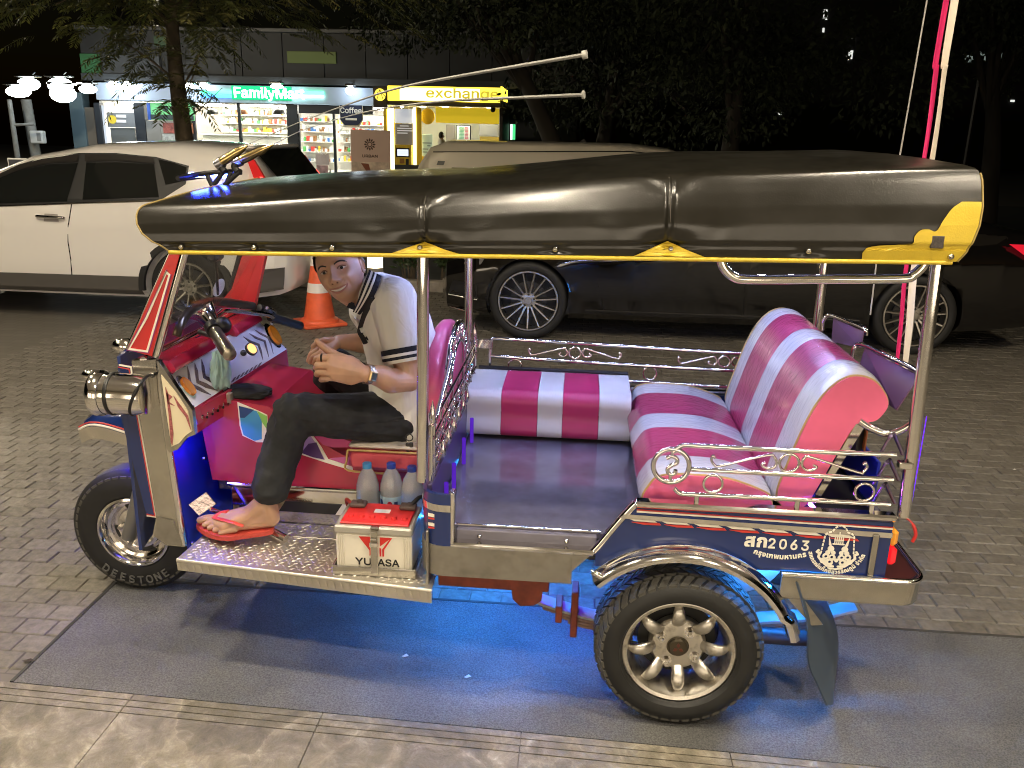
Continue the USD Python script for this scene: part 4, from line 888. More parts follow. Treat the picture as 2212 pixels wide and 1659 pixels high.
# (height fraction, outward y, outward x at the front, outward x at the rear)
SEAMS = (at(915, 480, y=RYN)[0], at(1448, 450, y=RYN)[0])
SNAPS = [at(a, b, y=RYN)[0] for a, b in ((391, 524), (549, 528), (718, 533), (905, 546), (1199, 545), (1449, 547), (1746, 542))]
def roof_near(x, t):
    """point on the near side of the roof: x along it, t from the hem (0) to the fold (1)"""
    b, c = zb(x), zc(x)
    dy = np.interp(t, [l[0] for l in LV], [l[1] for l in LV])
    z = b + (c - b) * t
    for s in SEAMS:
        d = x - s
        dy -= 0.010 * math.exp(-(d / 0.006) ** 2) * (1 if t > 0.12 else t / 0.12)
        dy -= 0.020 * math.exp(-(d / 0.055) ** 2) * math.exp(-((t - 0.17) / 0.12) ** 2)
        dy += 0.004 * math.exp(-((abs(d) - 0.11 - 0.1 * t) / 0.05) ** 2) * math.exp(-((t - 0.3) / 0.2) ** 2)
        z -= 0.010 * math.exp(-(d / 0.05) ** 2) * max(0, (t - 0.8) / 0.2); dy -= 0.010 * math.exp(-(d / 0.04) ** 2) * max(0, (t - 0.75) / 0.25)
    for s in SNAPS:
        d = x - s
        dy -= 0.008 * math.exp(-(d / 0.03) ** 2) * math.exp(-((t - 0.09) / 0.06) ** 2)
        dy += 0.004 * math.exp(-((d) / 0.06) ** 2) * math.exp(-((t - 0.02) / 0.03) ** 2)
    dy += 0.003 * (math.sin(3.1 * x + 0.5) * math.sin(math.pi * t)) + 0.001 * math.sin(7.3 * x + 4 * t)
    if 0.13 < t < 0.19: dy -= 0.003
    z += 0.002 * math.sin(9 * x + 1) * (t if t > .8 else 0)
    return RYN - dy, z
def x_ends(t):
    return -1.105 - np.interp(t, [l[0] for l in LV], [l[2] for l in LV]), 0.945 + np.interp(t, [l[0] for l in LV], [l[3] for l in LV])
ts = list(np.linspace(0, 0.24, 13)) + list(np.linspace(0.28, 0.84, 15)) + [0.88, 0.92, 0.95, 0.975, 1.0]
us = np.linspace(0, 1, 330)
cols = []
for t in ts:
    xl, xr = x_ends(t); cols.append([(xl + (xr - xl) * u, *roof_near(xl + (xr - xl) * u, t)) for u in us])
top = []
for (yy, dz, fx, rx) in ((2.275, 0.007, 0.055, 0.002), (2.38, 0.022, 0.02, -0.055), (2.55, 0.032, 0.0, -0.09), (2.85, 0.037, -0.01, -0.12), (3.15, 0.032, 0.0, -0.09), (3.32, 0.022, 0.02, -0.055), (3.43, 0.007, 0.055, 0.002)):
    xl, xr = -1.105 - fx, 0.945 + rx
    row = []
    for u in us:
        x = xl + (xr - xl) * u
        row.append((x, yy, zc(x) + dz - 0.006 * sum(math.exp(-((x - s) / 0.1) ** 2) for s in SEAMS) * (1 - dz / 0.04) + 0.004 * math.sin(6 * x) * dz / 0.035))
    top.append(row)
far = [[(p[0], 2 * YC - p[1], p[2]) for p in c] for c in cols[::-1]]
G = np.array(cols + top + far)
VIN = usdkit.material(stage, '/World/Looks/black_vinyl', {
    'g': ('geometry', {}), 'n': ('noise_texture', {'scale': 260.0, 'detail': 2.0}), 'b': ('bump', {'strength': 0.10, 'distance': 0.002}), 'n3': ('noise_texture', {'scale': 5.0, 'detail': 5.0}),
    'm': ('map_range', {'from_min': 0.3, 'from_max': 0.7, 'to_min': 0.20, 'to_max': 0.30}), 'p': ('principled_bsdf', {'base_color': (0.013, 0.012, 0.009), 'specular_ior_level': 0.62})},
    [('g.position', 'n.vector'), ('g.position', 'n3.vector'), ('n.fac', 'b.height'), ('n3.fac', 'm.value'), ('m.result', 'p.roughness'), ('b.normal', 'p.normal')], surface='p.BSDF')
rf = part(tk, 'roof', sheet(np.transpose(G, (1, 0, 2))[::-1]), VIN, 42, 'black vinyl roof with yellow trim')
for e in (0, -1):   # end valances close the vinyl at the front and the rear
    loop = G[:, e]; c = loop.mean(0)
    V = np.vstack([loop, c]); n = len(loop)
    part(rf, 'end_valance', trimesh.Trimesh(V, [[i, (i + 1) % n, n] if e else [(i + 1) % n, i, n] for i in range(n)], process=False), VIN, False)
hem = np.array(cols[0])
part(rf, 'yellow_hem', tube(hem[::3] + [0, -0.002, -0.003], 0.0058, 8), YELLOW, 60)
part(rf, 'yellow_hem', tube(np.array(far[-1])[::6] + [0, 0.002, -0.003], 0.0055, 8), YELLOW, 60)
part(rf, 'edge_piping', tube(np.array([c[0] for c in cols] + [t_[0] for t_ in top[:4]]) + [-0.001, -0.001, 0.0], 0.0024, 8), P('piping_ochre', (0.34, 0.25, 0.08), 0.45), 60)
part(rf, 'edge_piping', tube(np.array([c[-1] for c in cols[:-2]]) + [0.001, -0.001, 0.0], 0.0024, 8), P('piping_ochre', (0.34, 0.25, 0.08), 0.45), 60)
for s in SEAMS:
    part(rf, 'seam', tube([(s + 0.004 * math.sin(5 * t), roof_near(s, t)[0] - 0.0005, roof_near(s, t)[1]) for t in np.linspace(0.08, 1, 16)], 0.0022, 6), P('seam_thread', (0.05, 0.045, 0.035), 0.5), 60)
def on_roof(pts, lift, name, mat, label=None):
    """patch sewn on the near side of the roof; pts: outline (x, t)"""
    poly = Polygon(pts).buffer(0).segmentize(0.03)
    v, f = trimesh.creation.triangulate_polygon(poly, engine='earcut')
    v3 = np.column_stack([v, np.zeros(len(v))])
    v3, f = trimesh.remesh.subdivide_to_size(v3, f, 0.035, max_iter=12)
    base = [roof_near(a, b) for a, b, _ in v3]
    out = np.array([(p[0], q[0] - lift, q[1]) for p, q in zip(v3, base)])
    return part(rf, name, trimesh.Trimesh(out, f[:, ::-1], process=False), mat, 60, label)
def px_roof(pts):
    out = []
    for a, b in pts:
        p = at(a, b, y=RYN - 0.02); x = p[0]; out.append((x, (p[2] - zb(x)) / (zc(x) - zb(x))))
    return out
corner_px = [(1866, 566), (1866, 548), (1876, 537), (1900, 532), (1940, 530), (1972, 528), (1977, 512), (1990, 498), (2008, 496), (2024, 500), (2040, 478), (2062, 452), (2085, 437), (2113, 428), (2112, 440), (2092, 500), (2064, 566)]
cpx = [tuple(q) for q in spline([(x, max(t, 0.0)) for x, t in px_roof(corner_px[1:13])], 4)]
cpx = [(px_roof([corner_px[0]])[0][0], 0.0)] + [(min(x, x_ends(min(t, 1))[1] - 0.003), t) for x, t in cpx]
t_top = cpx[-1][1]; cpx += [(x_ends(t)[1] - 0.003, t) for t in np.linspace(t_top, 0.0, 14)]
on_roof(cpx, 0.0035, 'corner_patch', YELLOW)
for s in SEAMS:
    on_roof([(s - 0.085, 0.02), (s + 0.095, 0.02), (s + 0.05, 0.10), (s, 0.20), (s - 0.05, 0.10)], 0.0055, 'seam_patch', YELLOW)
for x in SNAPS + [0.925]:
    yy, zz = roof_near(x, 0.10 if x < 0.9 else 0.06)
    part(rf, 'snap_button', lathe([(0.0005, -0.011), (0.003, -0.0105), (0.0035, -0.008), (0.006, -0.0075), (0.008, -0.004), (0.0085, 0)], (x, yy - 0.003, zz), 'y', 16), STEEL, 50)
bp = at(2029, 524, y=RYN - 0.025)
part(rf, 'square_badge', rbox((bp[0] - 0.016, RYN - 0.0165, bp[2] - 0.016), (bp[0] + 0.016, RYN - 0.008, bp[2] + 0.016), 0.002), P('badge_dark', (0.05, 0.04, 0.035), 0.4, var=(140, 0.6)))
for pts in ([(-1.08, 2.26, 1.455), (0.93, 2.26, 1.495)], [(-1.08, 3.44, 1.455), (0.93, 3.44, 1.495)], [(0.93, 2.26, 1.495), (0.93, 3.44, 1.495)], [(-1.08, 2.26, 1.455), (-1.08, 3.44, 1.455)], [(-0.43, 2.26, 1.47), (-0.43, 3.44, 1.47)], [(0.25, 2.26, 1.48), (0.25, 3.44, 1.48)]):
    part(tk, 'roof_frame', bar(*pts, 0.012, 10), STEEL, 60)
# pale blue bulbs strung under the roof
RL = E('roof_bulb_glow', (0.42, 0.50, 1.0), ROOF_LED * 5)
bulbs = []
for y in (2.62, 2.98, 3.30):
    for x in np.arange(-0.30, 0.86, 0.085):
        b_ = trimesh.creation.icosphere(1, 0.010); bulbs.append(moved(b_, (x, y + 0.02 * math.sin(9 * x), 1.50)))
part(tk, 'bulb_string', cat(bulbs), RL, False, 'string of small pale blue bulbs under the roof', kind='stuff')
part(tk, 'bulb_string', cat([moved(trimesh.creation.icosphere(1, 0.012), (x, 3.05, 1.44)) for x in np.arange(-0.95, -0.45, 0.09)]), RL, False, kind='stuff')
# ---------------------------------------------------------------- front end
def c4(x, y): return ((150 + x * .2712) / 1.1302, (550 + y * .2712) / 1.1302)
def c6(x, y): return ((150 + x * .2712) / 1.1302, (950 + y * .2712) / 1.1302)
def A4(x, y, Y): return at(*c4(x, y), y=Y)
def A6(x, y, Y): return at(*c6(x, y), y=Y)
YA, YB_ = 2.47, 3.25                   # near and far edge of the front shield
# windscreen pillars
def pillar(Y, px, f=A4):
    return [f(a, b, Y) for a, b in px]
pn = pillar(YA, [(985, 225), (1075, 235), (820, 1180), (590, 1120)])
tl = pn[0] + (pn[0] - pn[3]) * 0.30; tr = pn[1] + (pn[1] - pn[2]) * 0.30
bl_ = pn[3]; br_ = pn[2]
mid = A4(720, 830, YA)
wp = part(tk, 'windscreen_pillar', plate([tl, tr, br_, bl_, mid], YA, 0.03), RED, False, 'red near windscreen pillar with cream and violet pinstripes')
part(wp, 'chrome_edge', cat([bar(tr + [0.012, 0, 0], br_ + [0.012, 0, 0], 0.013, 10), bar(tl + [-0.004, 0.01, 0], mid + [-0.004, 0.01, 0], 0.006, 8), bar(mid + [-0.004, 0.01, 0], bl_ + [-0.004, 0.01, 0], 0.006, 8)]), CHROME, 60)
def stripe_line(pts, w, y, mat, parent, name='pinstripe'):
    g = LineString([(p[0], p[2]) for p in pts]).buffer(w / 2, cap_style=2, join_style=2)
    part(parent, name, plate(g, y - 0.0025, 0.0025), mat, False)
ins = [A4(945, 420, YA), A4(770, 830, YA), A4(607, 1112, YA), A4(772, 1135, YA), A4(975, 450, YA), A4(945, 420, YA)]
stripe_line(ins, 0.006, YA, STRIPE_W, wp)
ins2 = [A4(952, 400, YA), A4(752, 835, YA), A4(595, 1122, YA), A4(785, 1148, YA), A4(990, 440, YA)]
stripe_line(ins2, 0.003, YA, P('stripe_violet', (0.25, 0.03, 0.15), 0.35), wp)
pf = pillar(YB_, [(1640, 245), (1860, 255), (1760, 720), (1450, 690)])
wp2 = part(tk, 'windscreen_pillar', plate([pf[0] + (pf[0] - pf[3]) * .35 , pf[1] + (pf[1] - pf[2]) * .35, pf[2], pf[3], A4(1560, 560, YB_)], YB_ - 0.03, 0.03), RED, False, 'red far windscreen pillar')
part(wp2, 'black_seal', bar(pf[0] + [-0.006, -0.02, 0], A4(1555, 560, YB_) + [-0.006, -0.02, 0], 0.010, 8), BLACK, 60)
xt, xb = tl[0] + 0.02, bl_[0] + 0.05
part(tk, 'windscreen', quadplate((xb, YA + 0.03, 1.03), (xb, YB_ - 0.03, 1.03), (xt, YB_ - 0.03, 1.47), (xt, YA + 0.03, 1.47), 0.004), GLASS, False)
part(tk, 'windscreen_rail', bar((xb, YA, 1.03), (xb, YB_, 1.03), 0.012, 10), CHROME, 60)
sd = at(*c4(1405, 560), y=3.12)
part(tk, 'tax_disc', map3(extr(Point(0, 0).buffer(0.036), 0.002), (sd[0] + 0.004, 3.12, sd[2]), (0.25, 0.85, 0.0), (0.3, 0.0, 0.95), (0.9, 0, -0.3)), P('disc_paper', (0.60, 0.60, 0.55), 0.6), False)
rm = at(*c4(1385, 270), y=2.86)
part(tk, 'inside_mirror', cat([rbox(rm + [-0.02, -0.035, -0.02], rm + [0.02, 0.035, 0.03], 0.01), bar(rm, rm + [-0.01, 0, 0.12], 0.008)]), BLACK)
part(tk, 'mirror_stem', bar(rm + [0, 0, -0.02], at(*c4(1410, 620), y=2.95), 0.005), BLACK)
# front shield
nose = part(tk, 'front_shield', plate([A6(510, -200, YA), A6(690, -215, YA), A6(680, 170, YA), A6(835, 1135, YA), A6(770, 1150, YA), A6(700, 880, YA), A6(560, 350, YA), A6(500, 100, YA)], YA, 0.025), BLUE, False, 'blue front shield with cream and red pinstripes')
stripe_line([A6(668, 165, YA), A6(835, 1100, YA), A6(845, 1140, YA), A6(770, 1125, YA)], 0.0035, YA, STRIPE_R, nose)
stripe_line([A6(680, 165, YA), A6(848, 1105, YA), A6(856, 1150, YA), A6(770, 1138, YA)], 0.004, YA, STRIPE_W, nose)
stripe_line([A4(520, 1255, YA), A4(628, 1275, YA), A4(640, 1360, YA)], 0.005, YA, STRIPE_W, nose)
stripe_line([A4(515, 1275, YA), A4(612, 1295, YA), A4(622, 1365, YA)], 0.003, YA, STRIPE_R, nose)
part(tk, 'shield_front', sheet([[(xb - 0.075 - 0.05 * math.sin(v * math.pi) + 0.16 * (1.03 - z) * 0.0, YA + v * (YB_ - YA), z) for z in np.linspace(0.36, 1.04, 8)] for v in np.linspace(0, 1, 15)], 0.01), BLUE, 50)
part(tk, 'shield_edge', plate([A6(640, -260, YA), A6(860, -270, YA), A6(880, 0, YA), A6(960, 560, YA), A6(1095, 1410, YA), A6(950, 1400, YA), A6(830, 1300, YA), A6(860, 1150, YA), A6(700, 170, YA)], YA - 0.006, 0.03), STEEL, False, 'polished steel edge of the front shield')
part(tk, 'shield_edge_roll', tube([A6(880, -260, YA), A6(895, 0, YA), A6(975, 560, YA), A6(1105, 1405, YA)], 0.011, 10), CHROME, 60)
part(tk, 'shield_fillet', plate([A6(860, 1150, YA - .01), A6(1000, 1180, YA - .01), A6(1095, 1410, YA - .01), A6(960, 1400, YA - .01), A6(830, 1320, YA - .01)], YA - 0.012, 0.006), DULL_STEEL, False)
xin = A6(975, 560, YA)[0] + 0.015
part(tk, 'footwell_panel', quadplate((xin + 0.02, YA + 0.01, 0.36), (xin + 0.035, 2.88, 0.36), (xin - 0.01, 2.88, 0.86), (xin - 0.03, YA + 0.01, 0.86), -0.012), DEEP_BLUE, False)
part(tk, 'footwell_side', quadplate((xin + 0.03, 2.87, 0.37), (-1.13, 2.66, 0.50), (-1.19, 2.66, 0.86), (xin - 0.01, 2.87, 0.86), 0.008), DEEP_BLUE, False)
for a, b in ((1280, 622), (1175, 1385)):
    q = at(*c6(a, b), x=xin + 0.02); part(tk, 'bolt_head', lathe([(0.0005, 0.009), (0.006, 0.007), (0.007, 0)], q, 'x', 10), STEEL, 50)
part(tk, 'light_strip', rbox((-1.30, 2.49, 0.80), (-1.23, 2.53, 0.806), 0.002), E('blue_foot_glow', (0.03, 0.03, 1.0), BLUE_FOOT), False, 'blue light strip under the dashboard')
part(tk, 'light_strip', rbox((-1.70, 2.78, 0.696), (-1.52, 2.92, 0.700), 0.001), E('blue_wheel_glow', (0.05, 0.03, 1.0), BLUE_FOOT * 0.45), False, 'blue light strip above the front wheel')
# dashboard
D = np.array([(-1.322, YA + 0.005, 1.0), (-1.283, YB_, 0.99), (-1.172, YB_, 0.878), (-1.205, YA + 0.005, 0.88)])
dn = np.cross(D[3] - D[0], D[1] - D[0]); dn /= np.linalg.norm(dn)
if dn[2] < 0: dn = -dn
dash = part(tk, 'dashboard', trimesh.convex.convex_hull(np.vstack([D, D - dn * 0.012])), P('dash_white', (0.62, 0.61, 0.62), 0.3, coat=0.5), False, 'white dashboard panel with dark spiky motifs')
DU = (D[1] - D[0]) / np.linalg.norm(D[1] - D[0]); DV = np.cross(dn, DU)
def on_dash(x, y, f=c4):
    d = fwd * FPX + right * (f(x, y)[0] - 1106.0) - up * (f(x, y)[1] - 829.5)
    return EYE + d * ((D[0] - EYE) @ dn / (d @ dn))
def dash_poly(px, lift, mat, name, f=c4, base=0.0):
    q = [on_dash(a, b, f) for a, b in px]
    xy = [((p - D[0]) @ DU, (p - D[0]) @ DV) for p in q]
    poly = Polygon(xy).buffer(0)
    m = map3(extr(poly, lift), D[0] + dn * base, DU, DV, dn)
    return part(dash, name, m, mat, False)
MOTIF = P('motif_dark', (0.10, 0.07, 0.075), 0.35, var=(220, 0.8))
for pts in ([(1130, 1270), (1150, 1330), (1165, 1410), (1180, 1430), (1260, 1470), (1345, 1530), (1260, 1500), (1165, 1455), (1138, 1400)], [(1197, 1240), (1225, 1310), (1235, 1400), (1300, 1425), (1405, 1490), (1300, 1465), (1215, 1420), (1200, 1330)],
            [(1258, 1208), (1285, 1280), (1295, 1360), (1360, 1385), (1450, 1445), (1350, 1420), (1275, 1375), (1262, 1300)],
            [(1635, 1005), (1700, 1040), (1780, 1070), (1800, 1130), (1812, 1215), (1785, 1140), (1765, 1085), (1690, 1055)], [(1690, 975), (1760, 1010), (1835, 1040), (1850, 1110), (1865, 1190), (1838, 1110), (1820, 1050), (1740, 1020)],
            [(1735, 940), (1800, 975), (1870, 1010), (1890, 1080), (1905, 1160), (1880, 1080), (1855, 1020), (1790, 985)]):
    dash_poly(pts, 0.0025, MOTIF, 'spiky_motif')
for k in range(7):
    a = k / 6; x = 1535 + 230 * a; y = 1405 - 130 * a
    dash_poly([(x - 12, y + 12), (x + 16, y - 30), (x + 38, y - 42), (x + 14, y + 2)], 0.0025, MOTIF, 'script_motif')
def ellipse_px(cx, cy, a, b, rot):
    return [(cx + a * math.cos(t) * math.cos(rot) - b * math.sin(t) * math.sin(rot), cy + a * math.cos(t) * math.sin(rot) + b * math.sin(t) * math.cos(rot)) for t in np.linspace(0, 2 * np.pi, 24, endpoint=False)]
AMBER = P('amber_cover', (0.62, 0.20, 0.015), 0.15, coat=1.0, bump=(120, 0.4))
for cx, cy, r in ((1112, 1462, math.radians(50)), (1895, 1000, math.radians(58))):
    dash_poly(ellipse_px(cx, cy, 128, 40, r), 0.005, CHROME, 'indicator_bezel'); dash_poly(ellipse_px(cx + 20, cy - 4, 96, 30, r), 0.011, AMBER, 'indicator_lens')
dash_poly(ellipse_px(1702, 1122, 62, 42, math.radians(48)), 0.008, BLACK, 'gauge_rim'); dash_poly(ellipse_px(1702, 1122, 50, 33, math.radians(48)), 0.010, E('gauge_glow', (1, 0.62, 0.22), 1.6), 'gauge_face')
dash_poly(ellipse_px(1390, 1310, 66, 46, math.radians(48)), 0.012, BLACK, 'speaker_rim')
part(dash, 'knob', trimesh.creation.icosphere(2, 0.012).apply_translation(on_dash(1620, 1168) + dn * 0.012), BLACK, 60)
for a, b in ((900, 1322), (1045, 1482), (1186, 1630), (2015, 1105)): part(dash, 'screw', trimesh.creation.icosphere(1, 0.004).apply_translation(on_dash(a, b)), STEEL, 60)
shelf = P('shelf_crimson', (0.40, 0.012, 0.04), 0.2, coat=1.0)
for y0, y1 in ((YA + 0.005, 2.80), (2.99, YB_)):
    part(tk, 'dash_shelf', trimesh.convex.convex_hull(np.vstack([np.array(rbox((-1.405, y0, 1.00), (-1.27, y1, 1.028), 0.012).vertices), np.array(rbox((-1.33, y0, 0.985), (-1.262, y1, 1.012), 0.010).vertices)])), shelf, 30)
part(tk, 'dash_bin', rbox((-1.40, 2.80, 0.975), (-1.30, 2.99, 0.99), 0.003), shelf, False)
part(tk, 'dash_underside', trimesh.convex.convex_hull(np.array([D[2], D[3], D[2] + [0.005, 0, -0.075], D[3] + [0.005, 0, -0.06], D[0] + [0, 0, -0.14], D[1] + [0, 0, -0.14]])), CRIMSON, False)
ctl = [A6(1195, 195, YA + 0.01), A6(1535, 0, 2.66), A6(1520, 205, 2.66), A6(1222, 398, YA + 0.01)]
cp = part(tk, 'control_panel', quadplate(*ctl, 0.012), CRIMSON, False, 'crimson switch panel under the dashboard')
for k in range(5):
    u = 0.18 + 0.15 * k; p = ctl[0] * (1 - u) + ctl[1] * u; q = ctl[3] * (1 - u) + ctl[2] * u; c = p * 0.55 + q * 0.45
    part(cp, 'switch', cat([bar(c, c + [0.022, -0.012, 0.004], 0.005, 8), trimesh.creation.icosphere(1, 0.008).apply_translation(c)]), STEEL, 60)
part(cp, 'key_cover', rbox(ctl[1] * .88 + ctl[3] * .12 + [-0.0, -0.02, -0.03], ctl[1] * .88 + ctl[3] * .12 + [0.02, 0.0, 0.01], 0.004), P('key_brass', (0.5, 0.42, 0.35), 0.3, 0.8))
sp1 = part(tk, 'dash_side', plate([A6(885, -260, YA - .02), A6(1190, 185, YA - .02), A6(1215, 400, YA - .02), A6(1140, 430, YA - .02), A6(1060, 535, YA - .02), A6(985, 562, YA - .02), A6(955, 520, YA - .02)], YA - 0.03, 0.02), STEEL, False, 'cream and steel side panel of the dashboard')
part(sp1, 'cream_inlay', plate([A6(900, -130, YA - .03), A6(1040, 40, YA - .03), A6(1140, 195, YA - .03), A6(1178, 375, YA - .03), A6(1120, 415, YA - .03), A6(1060, 485, YA - .03), A6(995, 515, YA - .03), A6(960, 290, YA - .03)], YA - 0.033, 0.003), P('cream_inlay', (0.75, 0.66, 0.46), 0.4), False)
for pts in ([(935, -20), (960, 40), (985, 200), (1008, 400), (1000, 505), (985, 480), (968, 250)], [(1010, 60), (1060, 130), (1140, 240), (1168, 370), (1150, 330), (1120, 250), (1050, 160)], [(945, 30), (1000, 70), (960, 110), (1020, 150), (960, 130)]):
    part(sp1, 'flame_motif', plate([A6(a, b, YA - .034) for a, b in pts], YA - 0.0355, 0.0025), P('flame_red', (0.35, 0.10, 0.10), 0.4, var=(150, 0.5)), False)
# steering head, bar and grips
g0, g1 = A4(1385, 960, 2.70), A4(1515, 1165, 2.56)
stc = A4(1330, 830, 2.86)
part(tk, 'steering_head', tube([A4(1270, 735, 2.86), A4(1330, 830, 2.86), A4(1410, 940, 2.80)], [0.040, 0.030, 0.018], 16), CHROME, 50)
hb = part(tk, 'handlebar', tube(spline([g1, g0, A4(1340, 880, 2.80), A4(1420, 800, 2.92), A4(1500, 770, 3.0), A4(1830, 800, 3.16), A4(1900, 830, 3.20)], 6), 0.011, 10), CHROME, 60)
part(hb, 'grip', tube([g1 + (g1 - g0) * 0.03, g1, g0 * .15 + g1 * .85, g0], [0.012, 0.022, 0.024, 0.022], 16), P('grip_brass', (0.38, 0.34, 0.28), 0.22, 0.9), 50)
part(hb, 'grip_collar', tube([g0 + (g0 - g1) * 0.04, g0 + (g0 - g1) * 0.25], 0.027, 14), BLACK, 50)
part(hb, 'switch_block', trimesh.creation.icosphere(2, 0.03).apply_translation(A4(1450, 900, 2.74)), BLACK, 50)
part(hb, 'lever', tube(spline([A4(1240, 960, 2.75), A4(1300, 980, 2.74), A4(1380, 1000, 2.70)], 4), 0.010, 8), BLACK, 60)
part(hb, 'grip', tube([A4(1880, 825, 3.20), A4(2150, 905, 3.38)], 0.018, 14), BLACK, 50)
part(hb, 'hand_guard', tube(spline([A4(1850, 745, 3.18), A4(1920, 780, 3.22), A4(1930, 850, 3.24), A4(1890, 885, 3.22)], 5), 0.007, 8), CHROME, 60)
part(hb, 'brake_drum_lever', cat([bar(A4(1780, 740, 3.18), A4(1900, 800, 3.25), 0.014), trimesh.creation.icosphere(1, 0.02).apply_translation(A4(1860, 770, 3.2))]), BLACK, 50)
part(tk, 'wind_hoop', tube(spline([A4(1035, 1000, 2.58), A4(1070, 900, 2.60), A4(1140, 790, 2.68), A4(1240, 715, 2.80), A4(1340, 688, 2.92), A4(1520, 695, 3.05), A4(1740, 728, 3.20)], 6), 0.009, 8, flat=1.9), P('hoop_bronze', (0.14, 0.11, 0.07), 0.25, 0.8), 60)
# crumpled pale green bag tied under the bar
v = trimesh.creation.icosphere(4, 1.0); vv = np.array(v.vertices); nz = meshkit.fbm(vv * [3.2, 3.2, 1.1] + 5, 2, 3)
vv = vv * (0.6 + 0.85 * nz)[:, None] * (1 - 0.35 * np.clip(vv[:, 2:3], -1, 1)) * [0.026, 0.042, 0.068]; b0 = A4(1430, 1230, 2.66)
part(tk, 'plastic_bag', trimesh.Trimesh(vv + b0, v.faces, process=False), P('bag_teal', (0.42, 0.62, 0.58), 0.35, extra={'transmission_weight': 0.25}), 40)
# headlamps
def headlamp(Y, label):
    hl = holder(tk, 'headlamp', label)
    a, b = at(196, 846, y=2.425), at(306, 850, y=2.425); r = 0.066
    x0, x1, z = a[0] + 0.02, b[0] + 0.02, a[2] - 0.002
    part(hl, 'housing', lathe([(r * 0.93, x0 + 0.005), (r * 1.0, x0 + 0.02), (r * 1.02, x0 + 0.06), (r * 0.98, x0 + 0.14), (r * 0.90, x1), (0.001, x1 + 0.002)], (0, Y, z), 'x', 36), CHROME, 40)
    part(hl, 'rim', lathe([(r * 0.93, x0 + 0.004), (r * 1.00, x0 - 0.004), (r * 1.10, x0 + 0.004), (r * 1.11, x0 + 0.022), (r * 1.03, x0 + 0.034)], (0, Y, z), 'x', 36), CHROME, 40)
    part(hl, 'lens', lathe([(0.001, x0 - 0.026), (r * 0.4, x0 - 0.023), (r * 0.75, x0 - 0.012), (r * 0.97, x0)], (0, Y, z), 'x', 30), P('lamp_lens', (0.75, 0.75, 0.85), 0.1, emit=((0.75, 0.75, 1.0), 1.6)), 50)
    part(hl, 'marker', lathe([(0.001, x0 - 0.045), (0.012, x0 - 0.035), (0.018, x0 - 0.012), (0.018, x0 + 0.02), (0.001, x0 + 0.05)], (0, Y, z + r * 0.86), 'x', 16), CHROME, 50)
    part(hl, 'clamp', lathe([(r * 1.04, x0 + 0.055), (r * 1.06, x0 + 0.058), (r * 1.06, x0 + 0.064), (r * 1.04, x0 + 0.067)], (0, Y, z), 'x', 30), BLACK, 40)
    part(hl, 'gasket', tube([(x1 - 0.036 + 0.075 * math.cos(t) * 0.55, Y + 0.0 + (-0.004), z + 0.0) if False else (x1 - 0.02 + 0.028 * math.sin(t), Y + r * 0.97 * math.cos(t), z + r * 0.97 * math.sin(t)) for t in np.linspace(0, 2 * np.pi, 28, endpoint=False)], 0.005, 6, True), BLACK, 60)
headlamp(2.425, 'chrome torpedo headlamp on the near side'); headlamp(3.295, 'chrome torpedo headlamp on the far side')
mk = A4(560, 1085, 2.56); part(tk, 'marker_lamp', lathe([(0.001, -0.035), (0.016, -0.03), (0.024, -0.012), (0.026, 0.02), (0.016, 0.03)], mk, 'x', 18), CHROME, 50)
# front fender
fp = spline([(-1.80, 0.690), (-1.74, 0.728), (-1.64, 0.748), (-1.48, 0.750)], 6)
G = []
for i, p in enumerate(fp):
    u = i / (len(fp) - 1); hw = 0.045 + 0.05 * u; drop = 0.03 + 0.09 * u * u
    G.append([(p[0] + 0.02 * u, YC - hw - 0.02, p[1] - drop), (p[0], YC - hw, p[1] - 0.028), (p[0], YC - hw * .8, p[1] - 0.008), (p[0] - 0.005, YC, p[1]), (p[0], YC + hw * .8, p[1] - 0.008), (p[0], YC + hw, p[1] - 0.028), (p[0] + 0.02 * u, YC + hw + 0.02, p[1] - drop)])
G = np.array(G)
ff = part(tk, 'front_fender', sheet(G, 0.004), BLUE, 50)
part(ff, 'chrome_skirt', sheet(np.stack([G[:, 0] + [0, -0.008, 0.0], G[:, 0] + [0.01, -0.012, -0.045]], 1), 0.004), CHROME, 50)
part(ff, 'white_line', tube(G[:, 0] + [0, -0.009, 0.006], 0.004, 6), STRIPE_W, 60)
part(ff, 'red_line', tube(G[:, 0] + [0, -0.006, 0.015], 0.0028, 6), STRIPE_R, 60)

# ---------------------------------------------------------------- driver's deck
PLATE = P('tread_plate', (0.60, 0.565, 0.49), 0.42, 0.85, var=(6, 0.16), rvar=(8, 0.10), bump=(50, 0.08))
DZ = 0.42
dk = holder(tk, 'driver_deck', 'steel tread plate deck beside the driver')
deck = Polygon([(at(383, 1206, z=DZ)[0], at(383, 1206, z=DZ)[1]), (at(933, 1272, z=DZ)[0], at(933, 1272, z=DZ)[1]), (-0.412, 2.66), (-1.21, 2.66)])
part(dk, 'plate', slab(deck, DZ - 0.006, 0.006), PLATE, False)
e0, e1 = np.array([*deck.exterior.coords[0], DZ]), np.array([*deck.exterior.coords[1], DZ])
if e0[0] > e1[0]: e0, e1 = e1, e0
part(dk, 'rolled_edge', cat([bar(e0 + [0, -0.002, -0.005], e1 + [0, -0.002, -0.005], 0.007, 10), quadplate(e0 + [0, -0.008, -0.006], e1 + [0, -0.008, -0.006], e1 + [0, -0.004, -0.048], e0 + [0, -0.004, -0.040], 0.004)]), PLATE, 50)
loz = []
